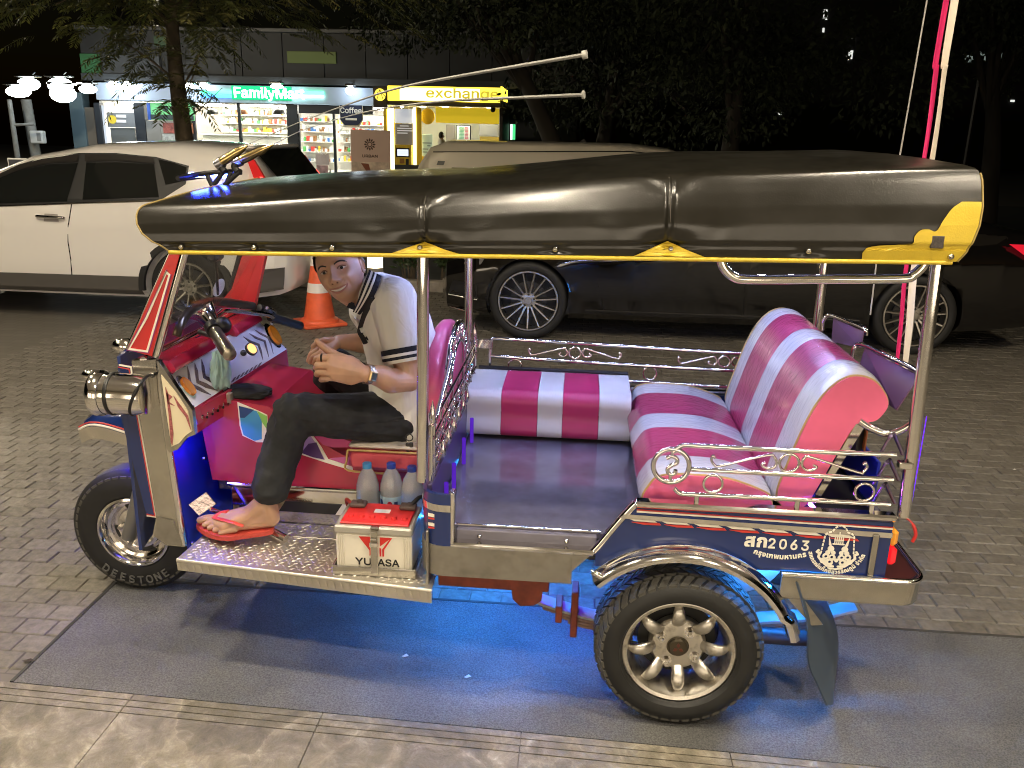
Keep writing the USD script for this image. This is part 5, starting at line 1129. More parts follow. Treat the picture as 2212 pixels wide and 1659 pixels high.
for i in range(40):
    for j in range(26):
        x, y = -1.24 + i * 0.0215 + (j % 2) * 0.0107, 2.235 + j * 0.0170
        if not deck.buffer(-0.012).contains(Point(x, y)): continue
        a = math.radians(32 if (i + j // 1) % 2 == 0 else -38)
        c, s = math.cos(a), math.sin(a)
        q = [(-.0095, 0), (0, .0026), (.0095, 0), (0, -.0026)]
        V = [(x + c * u - s * w, y + s * u + c * w, DZ) for u, w in q] + [(x - c * 0.004, y - s * .004, DZ + .0022), (x + c * 0.004, y + s * .004, DZ + .0022)]
        loz.append(trimesh.Trimesh(V, [[0, 3, 4], [1, 0, 4], [1, 4, 5], [3, 5, 4], [2, 1, 5], [3, 2, 5]], process=False))
part(dk, 'tread_lozenges', cat(loz), PLATE, False, kind='stuff')
lz2 = []
for k in range(34):
    t = (k + 0.5) / 34; p = e0 * (1 - t) + e1 * t
    lz2.append(quadplate(p + [-0.006, -0.0118, -0.010], p + [-0.002, -0.0118, -0.010], p + [0.004, -0.0105, -0.036], p + [0.000, -0.0105, -0.036], 0.0015))
part(dk, 'edge_ribs', cat(lz2), PLATE, False)
part(dk, 'deck_seam', bar((-0.98, 2.515, DZ + 0.002), (-0.42, 2.515, DZ + 0.002), 0.004, 8), CHROME, 60)
# tunnel under the driver's seat: polished step, crimson cover with painted leaf shapes
YT = 2.62
part(tk, 'tunnel_step', rbox((-1.17, YT - 0.01, DZ + 0.001), (-0.425, YT + 0.02, 0.553), 0.006), P('mirror_steel', (0.62, 0.60, 0.55), 0.08, 1.0), 30)
part(tk, 'tunnel_step_band', plate([(-1.0, 0.468), (-0.80, 0.466), (-0.775, 0.505), (-0.975, 0.507)], YT - 0.0125, 0.0025), BLACK, False)
part(tk, 'tunnel_step_band', plate([(-0.80, 0.466), (-0.60, 0.464), (-0.60, 0.503), (-0.775, 0.505)], YT - 0.0125, 0.0025), WHITE, False)
part(tk, 'tunnel_rim', rbox((-1.18, YT - 0.018, 0.553), (-0.425, YT + 0.02, 0.566), 0.004), CHROME, 30)
tun = [(-1.235, 0.566), (-1.262, 0.80), (-1.185, 0.865), (-1.02, 0.845), (-0.90, 0.765), (-0.80, 0.70), (-0.72, 0.66), (-0.43, 0.64), (-0.43, 0.566)]
tc = part(tk, 'tunnel_cover', plate(tun, YT, 0.46), CRIMSON, 20, 'crimson engine tunnel cover painted with leaf shapes')
def leafp(px, mat, lift=0.002, name='painted_leaf'):
    part(tc, name, plate([at(a, b, y=YT) for a, b in px], YT - lift, lift), mat, False)
def cc7(x, y): return ((450 + x * .31646) / 1.1302, (1000 + y * .31646) / 1.1302)
def px7(l): return [cc7(a, b) for a, b in l]
leafp(px7([(410, -60), (600, 20), (640, 40), (660, 250), (560, 250), (450, 200), (428, 120)]), STRIPE_W)
leafp(px7([(425, -30), (560, 10), (600, 80), (600, 225), (545, 238), (460, 192), (440, 120)]), P('leaf_sky', (0.05, 0.28, 0.55), 0.3), 0.004)
leafp(px7([(425, -30), (540, 0), (470, 60), (435, 60)]), P('leaf_navy', (0.02, 0.06, 0.20), 0.3), 0.0052)
leafp(px7([(565, 10), (640, 50), (640, 150), (600, 90)]), P('leaf_green', (0.25, 0.55, 0.12), 0.3), 0.004)
leafp(px7([(900, 110), (980, 180), (1060, 290), (1110, 380), (1300, 440), (1300, 470), (1100, 410), (900, 345), (860, 345), (860, 150)]), STRIPE_W)
leafp(px7([(880, 140), (960, 180), (1040, 290), (1085, 385), (980, 360), (880, 320)]), P('leaf_lilac', (0.42, 0.28, 0.52), 0.3), 0.004)
leafp(px7([(905, 330), (960, 260), (1020, 250), (1080, 380), (1000, 365)]), P('leaf_plum', (0.09, 0.04, 0.14), 0.3), 0.0052)
leafp(px7([(930, 125), (1080, 180), (1300, 250), (1290, 290), (1140, 290), (1070, 270)]), P('leaf_rose', (0.50, 0.06, 0.20), 0.3), 0.002)
leafp(px7([(1120, 375), (1290, 360), (1290, 430), (1180, 400)]), P('leaf_pink', (0.55, 0.12, 0.32), 0.3), 0.0025)
ds = holder(tk, 'driver_seat', 'pink driver seat pad with a cream top')
part(ds, 'pad', rbox((-0.745, 2.585, 0.642), (-0.435, 3.12, 0.722), 0.018), P('driver_pad', (0.55, 0.075, 0.10), 0.4, bump=(60, 0.06)), 40)
part(ds, 'top', rbox((-0.742, 2.588, 0.7225), (-0.437, 3.117, 0.738), 0.007), P('driver_pad_top', (0.55, 0.49, 0.42), 0.5, bump=(60, 0.06)), 40)
part(ds, 'piping', tube([(-0.742, 2.584, 0.718), (-0.437, 2.584, 0.718)], 0.004, 6), PIPING, 60)
part(ds, 'piping', tube(spline([(-0.742, 2.583, 0.716), (-0.746, 2.583, 0.68), (-0.742, 2.583, 0.645), (-0.60, 2.583, 0.640)], 4), 0.004, 6), PIPING, 60)
# pedals
pc = A6(1270, 1035, 2.50)
part(tk, 'pedal', cat([quadplate(A6(1145, 1040, 2.50), A6(1300, 930, 2.52), A6(1390, 1035, 2.52), A6(1240, 1140, 2.50), 0.008)]), P('pedal_plate', (0.6, 0.5, 0.5), 0.22, 1.0, bump=(70, 0.5)), False)
part(tk, 'pedal_arm', bar(pc + [0.02, 0.01, -0.02], (-1.13, 2.56, 0.45), 0.007), CHROME)
part(tk, 'pedal', cat([rbox((-1.215, 2.49, 0.452), (-1.095, 2.555, 0.460), 0.003), bar((-1.17, 2.52, DZ), (-1.165, 2.52, 0.455), 0.012, 12)]), STEEL, 40)
part(tk, 'pedal_arm', bar((-1.02, 2.50, 0.455), (-0.93, 2.47, 0.432), 0.018, 14), CHROME, 40)
part(tk, 'pedal', rbox(A6(1405, 805, 2.72), A6(1600, 890, 2.74), 0.004), P('pedal_plate', (0.6, 0.5, 0.5), 0.22, 1.0), False)
# ---------------------------------------------------------------- roof rack, blue beacon and the two whip aerials
def cA(x, y): return ((380 + x * .2622) / 1.1302, (190 + y * .2622) / 1.1302)
def AA(x, y, Y): return at(*cA(x, y), y=Y)
rk = holder(tk, 'roof_rack', 'black roof rack at the front edge of the roof')
RY = 2.56
part(rk, 'rack_bar', tube(spline([AA(205, 935, 2.45), AA(420, 895, RY), AA(620, 875, RY), AA(790, 870, 2.65)], 5), 0.0075, 8), BLACK, 60)
part(rk, 'rack_bar', tube(spline([AA(250, 945, 2.75), AA(560, 905, 2.8), AA(800, 885, 2.8)], 4), 0.0065, 8), BLACK, 60)
for a, b in (((480, 905), (530, 1010)), ((620, 885), (540, 1000)), ((780, 870), (640, 1000)), ((700, 880), (660, 990))):
    part(rk, 'rack_leg', bar(AA(*a, RY), AA(*b, RY), 0.008, 8), BLACK, 60)
for a, b in (((640, 870), (630, 800)), ((760, 870), (740, 800))):
    part(rk, 'aerial_bracket', tube(spline([AA(*a, RY), AA(a[0] - 25, (a[1] + b[1]) / 2, RY), AA(*b, RY)], 4), 0.011, 8), BLACK, 60)
bcn = AA(530, 900, RY + 0.05)
part(rk, 'beacon', rbox(bcn + [-0.075, -0.012, -0.010], bcn + [0.055, 0.012, 0.004], 0.004), E('beacon_glow', (0.03, 0.06, 1.0), 170), 30, 'blue light bar under the roof rack')
BRASS = P('brass', (0.62, 0.47, 0.20), 0.2, 1.0)
for base, tip, y0, pts, tipY in (((590, 800), (855, 630), RY, [(533, 313), (650, 263), (756, 224), (850, 193), (960, 170), (1258, 119)], 2.35), ((760, 785), (1095, 622), 2.66, [(590, 312), (660, 279), (757, 250), (850, 231), (970, 218), (1118, 211), (1258, 205)], 2.40)):
    ae = holder(tk, 'aerial', 'whip aerial with a brass base raked back over the roof')
    a, b = AA(*base, y0), AA(*tip, y0)
    L = np.linspace(0, 1, 9)
    part(ae, 'spring_base', tube([a + (b - a) * u for u in L], [0.012, 0.0135, 0.014, 0.014, 0.012, 0.013, 0.011, 0.007, 0.003], 14), BRASS, 50)
    part(ae, 'base_cup', tube([a - (b - a) * 0.10, a + (b - a) * 0.10], [0.015, 0.0165], 14), P('cup_steel', (0.45, 0.45, 0.5), 0.25, 1.0), 50)
    line = spline([at(u, v_, y=y0 + (tipY - y0) * max(0, (u - pts[0][0]) / (1258 - pts[0][0]))) for u, v_ in pts], 8)
    part(ae, 'whip', tube(line, np.interp(np.linspace(0, 1, len(line)), [0, .3, .65, 1], [0.0020, 0.0026, 0.0055, 0.0085]), 8, flat=0.6), P('whip_grey', (0.34, 0.34, 0.32), 0.4), 60)
    part(ae, 'whip_tip', tube([line[-1], line[-1] + (line[-1] - line[-2]) * 0.25], 0.011, 8), P('tip_grey', (0.45, 0.45, 0.42), 0.4), 60)

# ================================================================== things carried by the three-wheeler
bt = thing('battery', 'white car battery with a red top strapped to the tread plate deck', 'battery', (-0.585, 2.38, DZ))
x0, x1, y0, y1, bz, tz = -0.708, -0.472, 2.300, 2.462, 0.432, 0.588
BW_ = P('battery_case', (0.70, 0.66, 0.56), 0.35, var=(12, 0.06))
part(bt, 'case', rbox((x0, y0, bz), (x1, y1, tz - 0.03), 0.006), BW_, 30)
for k in range(4):
    for xx in (x0 + 0.008 + k * 0.0055, x1 - 0.008 - k * 0.0055): part(bt, 'case_rib', rbox((xx - 0.0016, y0 - 0.0035, bz + 0.004), (xx + 0.0016, y0, tz - 0.034), 0.001), BW_, False)
part(bt, 'lid', rbox((x0 - 0.004, y0 - 0.005, tz - 0.0295), (x1 + 0.004, y1 + 0.005, tz - 0.004), 0.005), P('battery_lid', (0.48, 0.46, 0.41), 0.3, 0.5), 30)
part(bt, 'lid_top', rbox((x0 + 0.012, y0 + 0.008, tz - 0.0035), (x1 - 0.010, y1 - 0.008, tz + 0.003), 0.003), P('battery_red', (0.62, 0.03, 0.03), 0.35), 30)
for k in range(6): part(bt, 'filler_cap', lathe([(0.0005, 0.010), (0.008, 0.010), (0.010, 0.006), (0.010, 0.003)], (x0 + 0.036 + k * 0.034, y0 + 0.05, tz), 'z', 12), P('battery_red', (0.62, 0.03, 0.03), 0.35), 40)
part(bt, 'sticker', rbox((x0 + 0.10, y0 + 0.085, tz + 0.0032), (x0 + 0.15, y0 + 0.11, tz + 0.0042), 0.0002), WHITE, False)
for xx, s in ((x0 + 0.045, 1), (x1 - 0.03, -1)):
    part(bt, 'terminal', cat([lathe([(0.0005, 0.022), (0.010, 0.022), (0.012, 0.003)], (xx, y1 - 0.035, tz), 'z', 12), rbox((xx - 0.03, y1 - 0.055, tz + 0.004), (xx + 0.022, y1 - 0.018, tz + 0.018), 0.004)]), P('terminal_lead', (0.10, 0.07, 0.06), 0.6), 40)
part(bt, 'cable', tube(spline([(x0 + 0.02, y1 - 0.04, tz + 0.012), (x0 - 0.012, y1 + 0.01, tz - 0.0), (x0 - 0.006, y1 + 0.05, tz - 0.08)], 5), 0.006, 8), P('cable_red', (0.3, 0.03, 0.02), 0.5), 60)
part(bt, 'cable', tube(spline([(x1 - 0.03, y1 - 0.04, tz + 0.012), (x1 - 0.0, y1 + 0.0, tz + 0.03), (x1 + 0.012, y1 + 0.04, tz - 0.02)], 5), 0.007, 8), BLACK, 60)
tray = [rbox((x0 - 0.012, y0 - 0.014, DZ + 0.002), (x1 + 0.014, y0 - 0.008, DZ + 0.032), 0.002), rbox((x1 + 0.008, y0 - 0.008, DZ + 0.002), (x1 + 0.014, y1 + 0.012, DZ + 0.032), 0.002), rbox((x0 - 0.012, y0 - 0.008, DZ + 0.002), (x0 - 0.006, y1 + 0.012, DZ + 0.032), 0.002)]
part(bt, 'tray', cat(tray), STEEL, False); part(bt, 'tray_floor', rbox((x0 - 0.006, y0 - 0.008, DZ + 0.003), (x1 + 0.008, y1 + 0.01, DZ + 0.010), 0.001), STEEL, False)
xm = (x0 + x1) / 2 + 0.006
part(bt, 'strap', cat([rbox((xm - 0.011, y0 - 0.019, DZ + 0.008), (xm + 0.011, y0 - 0.015, tz - 0.012), 0.001), rbox((xm - 0.013, y0 - 0.009, tz - 0.013), (xm + 0.013, y0 + 0.01, tz - 0.002), 0.002)]), STEEL, False)
part(bt, 'strap_buckle', cat([rbox((xm - 0.013, y0 - 0.025, tz - 0.062), (xm + 0.013, y0 - 0.0195, tz - 0.045), 0.002), bar((xm - 0.008, y0 - 0.022, tz - 0.035), (xm + 0.008, y0 - 0.022, tz - 0.035), 0.004)]), CHROME, 30)
LR = P('logo_red', (0.58, 0.025, 0.02), 0.4); LB = P('logo_black', (0.012, 0.012, 0.012), 0.4)
yy = y0 - 0.0006
lx, lz = xm + 0.001, bz + 0.118
part(bt, 'brand_mark', plate(unary_union([Polygon([(lx - 0.052, lz), (lx - 0.012, lz), (lx - 0.012, lz - 0.060), (lx - 0.020, lz - 0.064), (lx - 0.020, lz - 0.045)]), Polygon([(lx + 0.014, lz), (lx + 0.052, lz), (lx + 0.026, lz - 0.042), (lx + 0.026, lz - 0.064), (lx + 0.020, lz - 0.064), (lx + 0.020, lz - 0.040), (lx + 0.044, lz - 0.004), (lx + 0.014, lz - 0.030)]),
                                              Polygon([(lx + 0.012, lz - 0.034), (lx + 0.017, lz - 0.038), (lx + 0.017, lz - 0.064), (lx + 0.012, lz - 0.064)])]), y0 - 0.0016, 0.0014), LR, False)
part(bt, 'brand_lettering', text('YU', 0.0225, (lx - 0.066, y0, lz - 0.096), t=0.0018, bold=True, stretch=1.2), LB, False)
part(bt, 'brand_lettering', text('ASA', 0.0225, (lx + 0.004, y0, lz - 0.096), t=0.0018, bold=True, stretch=1.1), LB, False)
part(bt, 'case_line', plate([(lx - 0.085, lz + 0.0155), (lx + 0.085, lz + 0.0155), (lx + 0.085, lz + 0.0175), (lx - 0.085, lz + 0.0175)], y0 - 0.0014, 0.0012), LB, False)
part(bt, 'case_line', plate([(lx + 0.045, lz + 0.012), (lx + 0.085, lz + 0.012), (lx + 0.085, lz + 0.0152), (lx + 0.045, lz + 0.0152)], y0 - 0.0014, 0.0012), LB, False)

PET = usdkit.material(stage, '/World/Looks/bottle_plastic', {'t': ('transparent_bsdf', {'color': (0.80, 0.82, 0.82)}), 'p': ('principled_bsdf', {'base_color': (0.55, 0.56, 0.55), 'roughness': 0.12, 'coat_weight': 0.5}), 'm': ('mix_closure', {'fac': 0.55})},
                      [('t.BSDF', 'm.closure1'), ('p.BSDF', 'm.closure2')], surface='m.closure')
for k, (px, lab, capc, has) in enumerate([(793, 'leftmost water bottle behind the battery with a pale blue cap', (0.05, 0.28, 0.60), False), (845, 'middle water bottle behind the battery with a blue label and dark blue cap', (0.02, 0.06, 0.35), True), (890, 'right water bottle behind the battery partly hidden by the chrome pole', (0.02, 0.05, 0.30), False)]):
    bp_ = at(px, 1005 if k < 2 else 1012, y=2.545)
    h_ = bp_[2] - DZ + 0.008
    b = thing('water_bottle', lab, 'bottle', (bp_[0], 2.545, DZ + 0.001))
    prof = [(0.0005, 0.0), (0.034, 0.0), (0.0385, 0.008), (0.0385, 0.05), (0.0365, 0.055), (0.0385, 0.06), (0.0385, h_ - 0.105), (0.0365, h_ - 0.10), (0.0385, h_ - 0.095), (0.037, h_ - 0.075), (0.029, h_ - 0.045), (0.016, h_ - 0.022), (0.0135, h_ - 0.016), (0.0135, h_ - 0.010)]
    part(b, 'body', lathe(prof, n=28), PET, 50, local=True)
    part(b, 'cap', lathe([(0.0148, h_ - 0.018), (0.0152, h_ - 0.016), (0.0152, h_ - 0.002), (0.013, h_), (0.0005, h_)], n=24), P(f'cap_{"abc"[k]}', capc, 0.4), 40, local=True)
    if has:
        part(b, 'label', lathe([(0.0390, h_ - 0.150), (0.0392, h_ - 0.150), (0.0392, h_ - 0.108), (0.0390, h_ - 0.108)], n=28), P('label_pale', (0.45, 0.62, 0.75), 0.4), 50, local=True)
        part(b, 'label_badge', map3(extr(Point(0, 0).buffer(0.008), 0.001), (0.002, -0.0396, h_ - 0.13), (1, 0, 0), (0, 0, 1), (0, -1, 0)), P('label_red', (0.5, 0.02, 0.05), 0.4), False, local=True)
        part(b, 'label_badge', map3(extr(sbox(-0.006, -0.006, 0.006, 0.006), 0.001), (0.021, -0.0335, h_ - 0.13), (0.85, 0.53, 0), (0, 0, 1), (0.53, -0.85, 0)), P('label_navy', (0.02, 0.05, 0.2), 0.4), False, local=True)
        part(b, 'label_badge', map3(extr(Polygon([(-0.012, -0.018), (0.006, -0.018), (-0.004, 0.010), (-0.012, 0.012)]), 0.001), (-0.022, -0.0325, h_ - 0.13), (0.82, -0.57, 0), (0, 0, 1), (-0.57, -0.82, 0)), P('label_navy', (0.02, 0.05, 0.2), 0.4), False, local=True)
cl = at(*c4(1690, 1470), y=2.66)
vv = np.array(v.vertices); nz = meshkit.fbm(vv * 1.8 + 9, 4, 5)
part(tk, 'folded_cloth', trimesh.Trimesh(vv * (0.75 + 0.5 * nz)[:, None] * [0.085, 0.06, 0.022] + at(535, 845, y=2.70) , v.faces, process=False), P('cloth_black', (0.012, 0.012, 0.012), 0.9), 40)
# ================================================================== parked cars, cone, lamp
class Car:
    """body lofted from stations (x, sill z, belt z, top z, half width, half width of the roof)"""
    def __init__(s, st, yc):
        s.st, s.yc = np.array(st, float), yc
    def at_x(s, x): return [np.interp(x, s.st[:, 0], s.st[:, k]) for k in range(1, 6)]
    def prof(s, x):
        zs, zb_, zr, w, wr = s.at_x(x); h = zb_ - zs
        return [(w * 0.90, zs), (w * 0.955, zs + 0.05 * h + 0.02), (w * 0.968, zs + 0.24 * h), (w * 0.995, zs + 0.36 * h), (w * 0.984, zs + 0.52 * h), (w, zs + 0.70 * h), (w * 0.986, zs + 0.78 * h), (w * 0.955, zb_), (wr + (w * 0.93 - wr) * 0.45, zb_ + (zr - zb_) * 0.55), (wr + 0.02, zr - 0.16 * (zr - zb_)), (wr * 0.90, zr - 0.05 * (zr - zb_)), (wr * 0.55, zr - 0.008), (0, zr)]
    def hw(s, x, z):
        p = s.prof(x); return np.interp(z, [q[1] for q in p], [q[0] for q in p])
    def body(s, n=60):
        xs = np.unique(np.concatenate([np.linspace(s.st[0, 0], s.st[-1, 0], n), s.st[:, 0]]))
        G = []
        for x in xs:
            h = s.prof(x); row = [(x, s.yc - a, b) for a, b in h] + [(x, s.yc + a, b) for a, b in h[-2::-1]]
            row = [(x, s.yc, h[0][1])] + row + [(x, s.yc, h[0][1])]
            G.append(row[:-1])
        G = np.array(G); n_, m_ = G.shape[:2]
        F = []
        for i in range(n_ - 1):
            for k in range(m_):
                l = (k + 1) % m_
                a, b, c, d = i * m_ + k, (i + 1) * m_ + k, (i + 1) * m_ + l, i * m_ + l
                F += [[a, c, b], [a, d, c]]
        V = np.vstack([G.reshape(-1, 3), G[0].mean(0), G[-1].mean(0)]); c0 = n_ * m_
        for k in range(m_):
            l = (k + 1) % m_
            F += [[c0, l, k], [c0 + 1, (n_ - 1) * m_ + k, (n_ - 1) * m_ + l]]
        t = trimesh.Trimesh(V, F, process=False)
        if t.volume < 0: t = trimesh.Trimesh(V, t.faces[:, ::-1], process=False)
        return t
    def cut_wheels(s, t, wheels, r):
        m = m3.Manifold(m3.Mesh(np.array(t.vertices, np.float32), np.array(t.faces, np.uint32)))
        for x, z in wheels:
            for sg in (-1, 1):
                c = m3.Manifold.cylinder(0.42, r, r, 40, True).rotate((90, 0, 0)).translate((x, s.yc + sg * 0.93, z))
                m = m - c
        return tri(m)
    def px(s, a, b):
        y = s.yc - 0.9
        for _ in range(6):
            p = at(a, b, y=y); y = s.yc - s.hw(p[0], p[2])
        return at(a, b, y=y)
    def patch(s, xz, lift, t=0.0):
        poly = Polygon(xz).buffer(0).segmentize(0.10)
        v, f = trimesh.creation.triangulate_polygon(poly, engine='earcut')
        v3, f = trimesh.remesh.subdivide_to_size(np.column_stack([v, np.zeros(len(v))]), f, 0.14, max_iter=12)
        return trimesh.Trimesh([(p[0], s.yc - s.hw(p[0], p[1]) - lift, p[1]) for p in v3], f[:, ::-1], process=False)
    def line(s, xz, r, lift=0.0):
        return tube([(x, s.yc - s.hw(x, z) - lift, z) for x, z in xz], r, 6)

def road_wheel(parent, x, y, z, R, Rr, n, side, mat, double=False, hubm=None):
    w = holder(parent, 'wheel')
    part(w, 'tyre', tyre_mesh((x, y, z), R, Rr, 0.23, 56, shoulder=0.02), RUBBER, 40)
    s = side
    part(w, 'rim', lathe([(Rr + 0.004, s * 0.095), (Rr, s * 0.108), (Rr - 0.012, s * 0.108), (Rr - 0.018, s * 0.09), (Rr - 0.02, s * -0.05)], (x, y, z), 'y', 56), mat, 35)
    part(w, 'brake_disc', lathe([(0.05, s * 0.02), (0.16, s * 0.02), (0.16, s * 0.005), (0.05, s * 0.005)], (x, y, z), 'y', 36), P('brake_grey', (0.07, 0.068, 0.065), 0.5, 0.7), 30)
    part(w, 'inner_barrel', lathe([(0.0005, s * -0.02), (Rr - 0.02, s * -0.02), (Rr - 0.015, s * 0.09)], (x, y, z), 'y', 40), P('barrel_dark', (0.012, 0.012, 0.012), 0.6), 30)
    part(w, 'hub', lathe([(0.0005, s * 0.088), (0.030, s * 0.088), (0.034, s * 0.08), (0.068, s * 0.078), (0.075, s * 0.06), (0.0005, s * 0.05)], (x, y, z), 'y', 30), mat, 35)
    for k in range(n):
        a = 2 * np.pi * (k + 0.25) / n
        rad, tg, ax = np.array([math.cos(a), 0, math.sin(a)]), np.array([-math.sin(a), 0, math.cos(a)]), np.array([0, s, 0])
        c = np.array([x, y, z]); pts = []
        for r, wd, d0, d1 in ((0.055, 0.013, 0.045, 0.082), (Rr - 0.015, 0.0095, 0.055, 0.103)):
            for sg in (-1, 1):
                pts += [c + rad * r + tg * sg * wd + ax * d0, c + rad * r + tg * sg * wd * 0.55 + ax * d1]
        part(w, 'spoke', trimesh.convex.convex_hull(np.array(pts)), mat, 20)
    for k in range(5):
        a = 2 * np.pi * k / 5 + 0.3
        part(w, 'wheel_nut', lathe([(0.0005, s * 0.082), (0.011, s * 0.0825), (0.012, s * 0.070)], (x + 0.054 * math.cos(a), y, z + 0.054 * math.sin(a)), 'y', 8), P('nut_hole', (0.01, 0.01, 0.01), 0.5), 20)
    return w
CARW = P('car_white', (0.82, 0.79, 0.74), 0.25, coat=1.0)
CARB = P('car_black', (0.005, 0.0045, 0.004), 0.05, coat=1.0)
TRIMB = P('trim_black', (0.02, 0.02, 0.02), 0.5)
LINE = P('shut_line', (0.03, 0.028, 0.025), 0.8)
TAIL = P('tail_red', (0.55, 0.012, 0.015), 0.1, coat=1, emit=((1.0, 0.04, 0.03), 0.25))
def cc_(x, y): return (x * .40687 / 1.1302, y * .40687 / 1.1302)

# white car on the left
suv = Car([(-7.05, 0.32, 0.70, 0.74, 0.70, 0.5), (-6.9, 0.27, 0.86, 0.92, 0.82, 0.62), (-6.3, 0.25, 0.98, 1.03, 0.90, 0.72), (-5.75, 0.25, 1.04, 1.10, 0.905, 0.76), (-4.9, 0.25, 1.085, 1.46, 0.905, 0.66), (-4.3, 0.25, 1.10, 1.575, 0.905, 0.655), (-3.6, 0.25, 1.12, 1.605, 0.905, 0.65),
           (-3.1, 0.25, 1.15, 1.58, 0.90, 0.635), (-2.88, 0.27, 1.16, 1.50, 0.88, 0.62), (-2.66, 0.30, 1.05, 1.20, 0.84, 0.66), (-2.55, 0.34, 0.90, 0.98, 0.78, 0.66), (-2.50, 0.42, 0.72, 0.76, 0.68, 0.55)], 8.02)
sv = thing('white_suv', 'white SUV with dark tinted side windows parked on the left behind the three-wheeler', 'car', (-4.6, 8.02, 0))
WXS = at(409, 621, y=7.2)[0]; WZS = 0.345
wh = [(WXS, WZS), (WXS - 2.62, WZS)]
part(sv, 'body', suv.cut_wheels(suv.body(), wh, 0.385), CARW, 32)
for x, z in wh: 
    road_wheel(sv, x, 7.28, z, 0.345, 0.225, 10, -1, ALLOY); road_wheel(sv, x, 8.76, z, 0.345, 0.225, 10, 1, ALLOY)
    th = np.linspace(math.radians(-4), math.radians(184), 30)
    part(sv, 'arch_trim', sheet([[(x + r * math.cos(t), suv.yc - suv.hw(x, 0.5) - d, z + r * math.sin(t)) for r, d in ((0.378, -0.02), (0.380, 0.014), (0.43, 0.010), (0.44, -0.005))] for t in th]), TRIMB, 50)
def suvp(pts): return [tuple(suv.px(*cc_(a, b))[[0, 2]]) for a, b in pts]
side_w = [[(-260, 1215), (-120, 1130), (0, 1068), (120, 1020), (300, 985), (470, 978), (405, 1208), (0, 1220)], [(520, 975), (700, 972), (925, 985), (955, 1182), (497, 1198)], [(952, 955), (1040, 975), (1120, 1003), (1108, 1085), (995, 1108)]]
for q in side_w: part(sv, 'side_window', suv.patch(suvp(q), 0.006), DARK_GLASS, 40)
part(sv, 'window_surround', suv.patch(suvp([(-300, 1228), (-130, 1105), (0, 1040), (120, 985), (260, 945), (470, 918), (700, 918), (940, 942), (1135, 995), (1115, 1105), (960, 1205), (430, 1222), (0, 1238)]), 0.002), TRIMB, 40)
for q in ([(0, 1066), (120, 1014), (300, 976), (470, 968), (478, 925), (260, 952), (120, 990), (0, 1045)], [(515, 966), (700, 962), (930, 978), (926, 946), (700, 926), (515, 926)]): part(sv, 'rain_visor', suv.patch(suvp(q), 0.016), P('visor_smoke', (0.03, 0.027, 0.024), 0.2), 40)
part(sv, 'window_chrome', suv.line(suvp([(-250, 1232), (0, 1236), (430, 1220), (960, 1203)]), 0.007, 0.004), STEEL, 50)
part(sv, 'door_line', suv.line(suvp([(430, 1222), (410, 1350), (408, 1450), (425, 1560), (432, 1662), (440, 1720)]), 0.005), LINE, 50)
part(sv, 'door_line', suv.line(suvp([(960, 1205), (975, 1280), (950, 1360), (900, 1420)]), 0.005), LINE, 50)
hp = suv.px(*cc_(308, 1305))
h_ = part(sv, 'door_handle', tube(spline([hp + [-0.13, -0.01, 0.008], hp + [-0.09, -0.035, 0.010], hp + [0.08, -0.035, 0.006], hp + [0.125, -0.01, 0.0]], 5), 0.014, 10), CHROME, 50)
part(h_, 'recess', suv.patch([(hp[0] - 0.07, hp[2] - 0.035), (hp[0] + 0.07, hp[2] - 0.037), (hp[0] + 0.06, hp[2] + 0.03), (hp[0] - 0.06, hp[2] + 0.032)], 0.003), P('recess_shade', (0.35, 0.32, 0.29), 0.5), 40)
part(sv, 'sill_cladding', suv.patch([(WXS - 2.22, 0.27), (WXS - 0.41, 0.27), (WXS - 0.42, 0.44), (WXS - 2.2, 0.43)], 0.006), P('cladding', (0.085, 0.078, 0.07), 0.6), 40)
part(sv, 'bumper_cladding', suv.patch([(WXS + 0.42, 0.29), (-2.60, 0.36), (-2.57, 0.56), (WXS + 0.44, 0.52)], 0.035), P('cladding', (0.085, 0.078, 0.07), 0.6), 40)
part(sv, 'bumper_chrome', bar((WXS + 0.5, 7.16, 0.30), (-2.55, 7.35, 0.36), 0.012), STEEL, 50)
rwq = lambda u, z, x: (x, 8.02 + u, z)
part(sv, 'rear_window', sheet([[(-2.905 + 0.30 * k, 8.02 + (0.60 - 0.02 * k) * a, 1.545 - 0.36 * k + 0.040) for a in np.linspace(-1, 1, 9)] for k in np.linspace(0.05, 0.98, 6)]), DARK_GLASS, 40)
for sg in (-1, 1):
    pts = [(-2.90, 0.665, 1.47), (-2.84, 0.66, 1.46), (-2.70, 0.71, 1.25), (-2.60, 0.74, 1.02), (-2.64, 0.80, 0.98), (-2.74, 0.80, 1.14)]
    hull = np.array([(x, 8.02 + sg * (y + d), z + d * 0.2) for x, y, z in pts for d in (0, 0.045)])
    part(sv, 'tail_lamp', trimesh.convex.convex_hull(hull), TAIL, 30)
    part(sv, 'tail_lamp_glow', trimesh.convex.convex_hull(np.array([(-2.775, 8.02 + sg * 0.755, 1.325), (-2.745, 8.02 + sg * 0.765, 1.325), (-2.70, 8.02 + sg * 0.795, 1.255), (-2.73, 8.02 + sg * 0.80, 1.255), (-2.745, 8.02 + sg * 0.785, 1.29)])), E('tail_hot', (1.0, 0.08, 0.06), 4), False)
part(sv, 'roof_spoiler', rbox((-3.02, 7.42, 1.545), (-2.86, 8.62, 1.58), 0.02), CARW, 40)

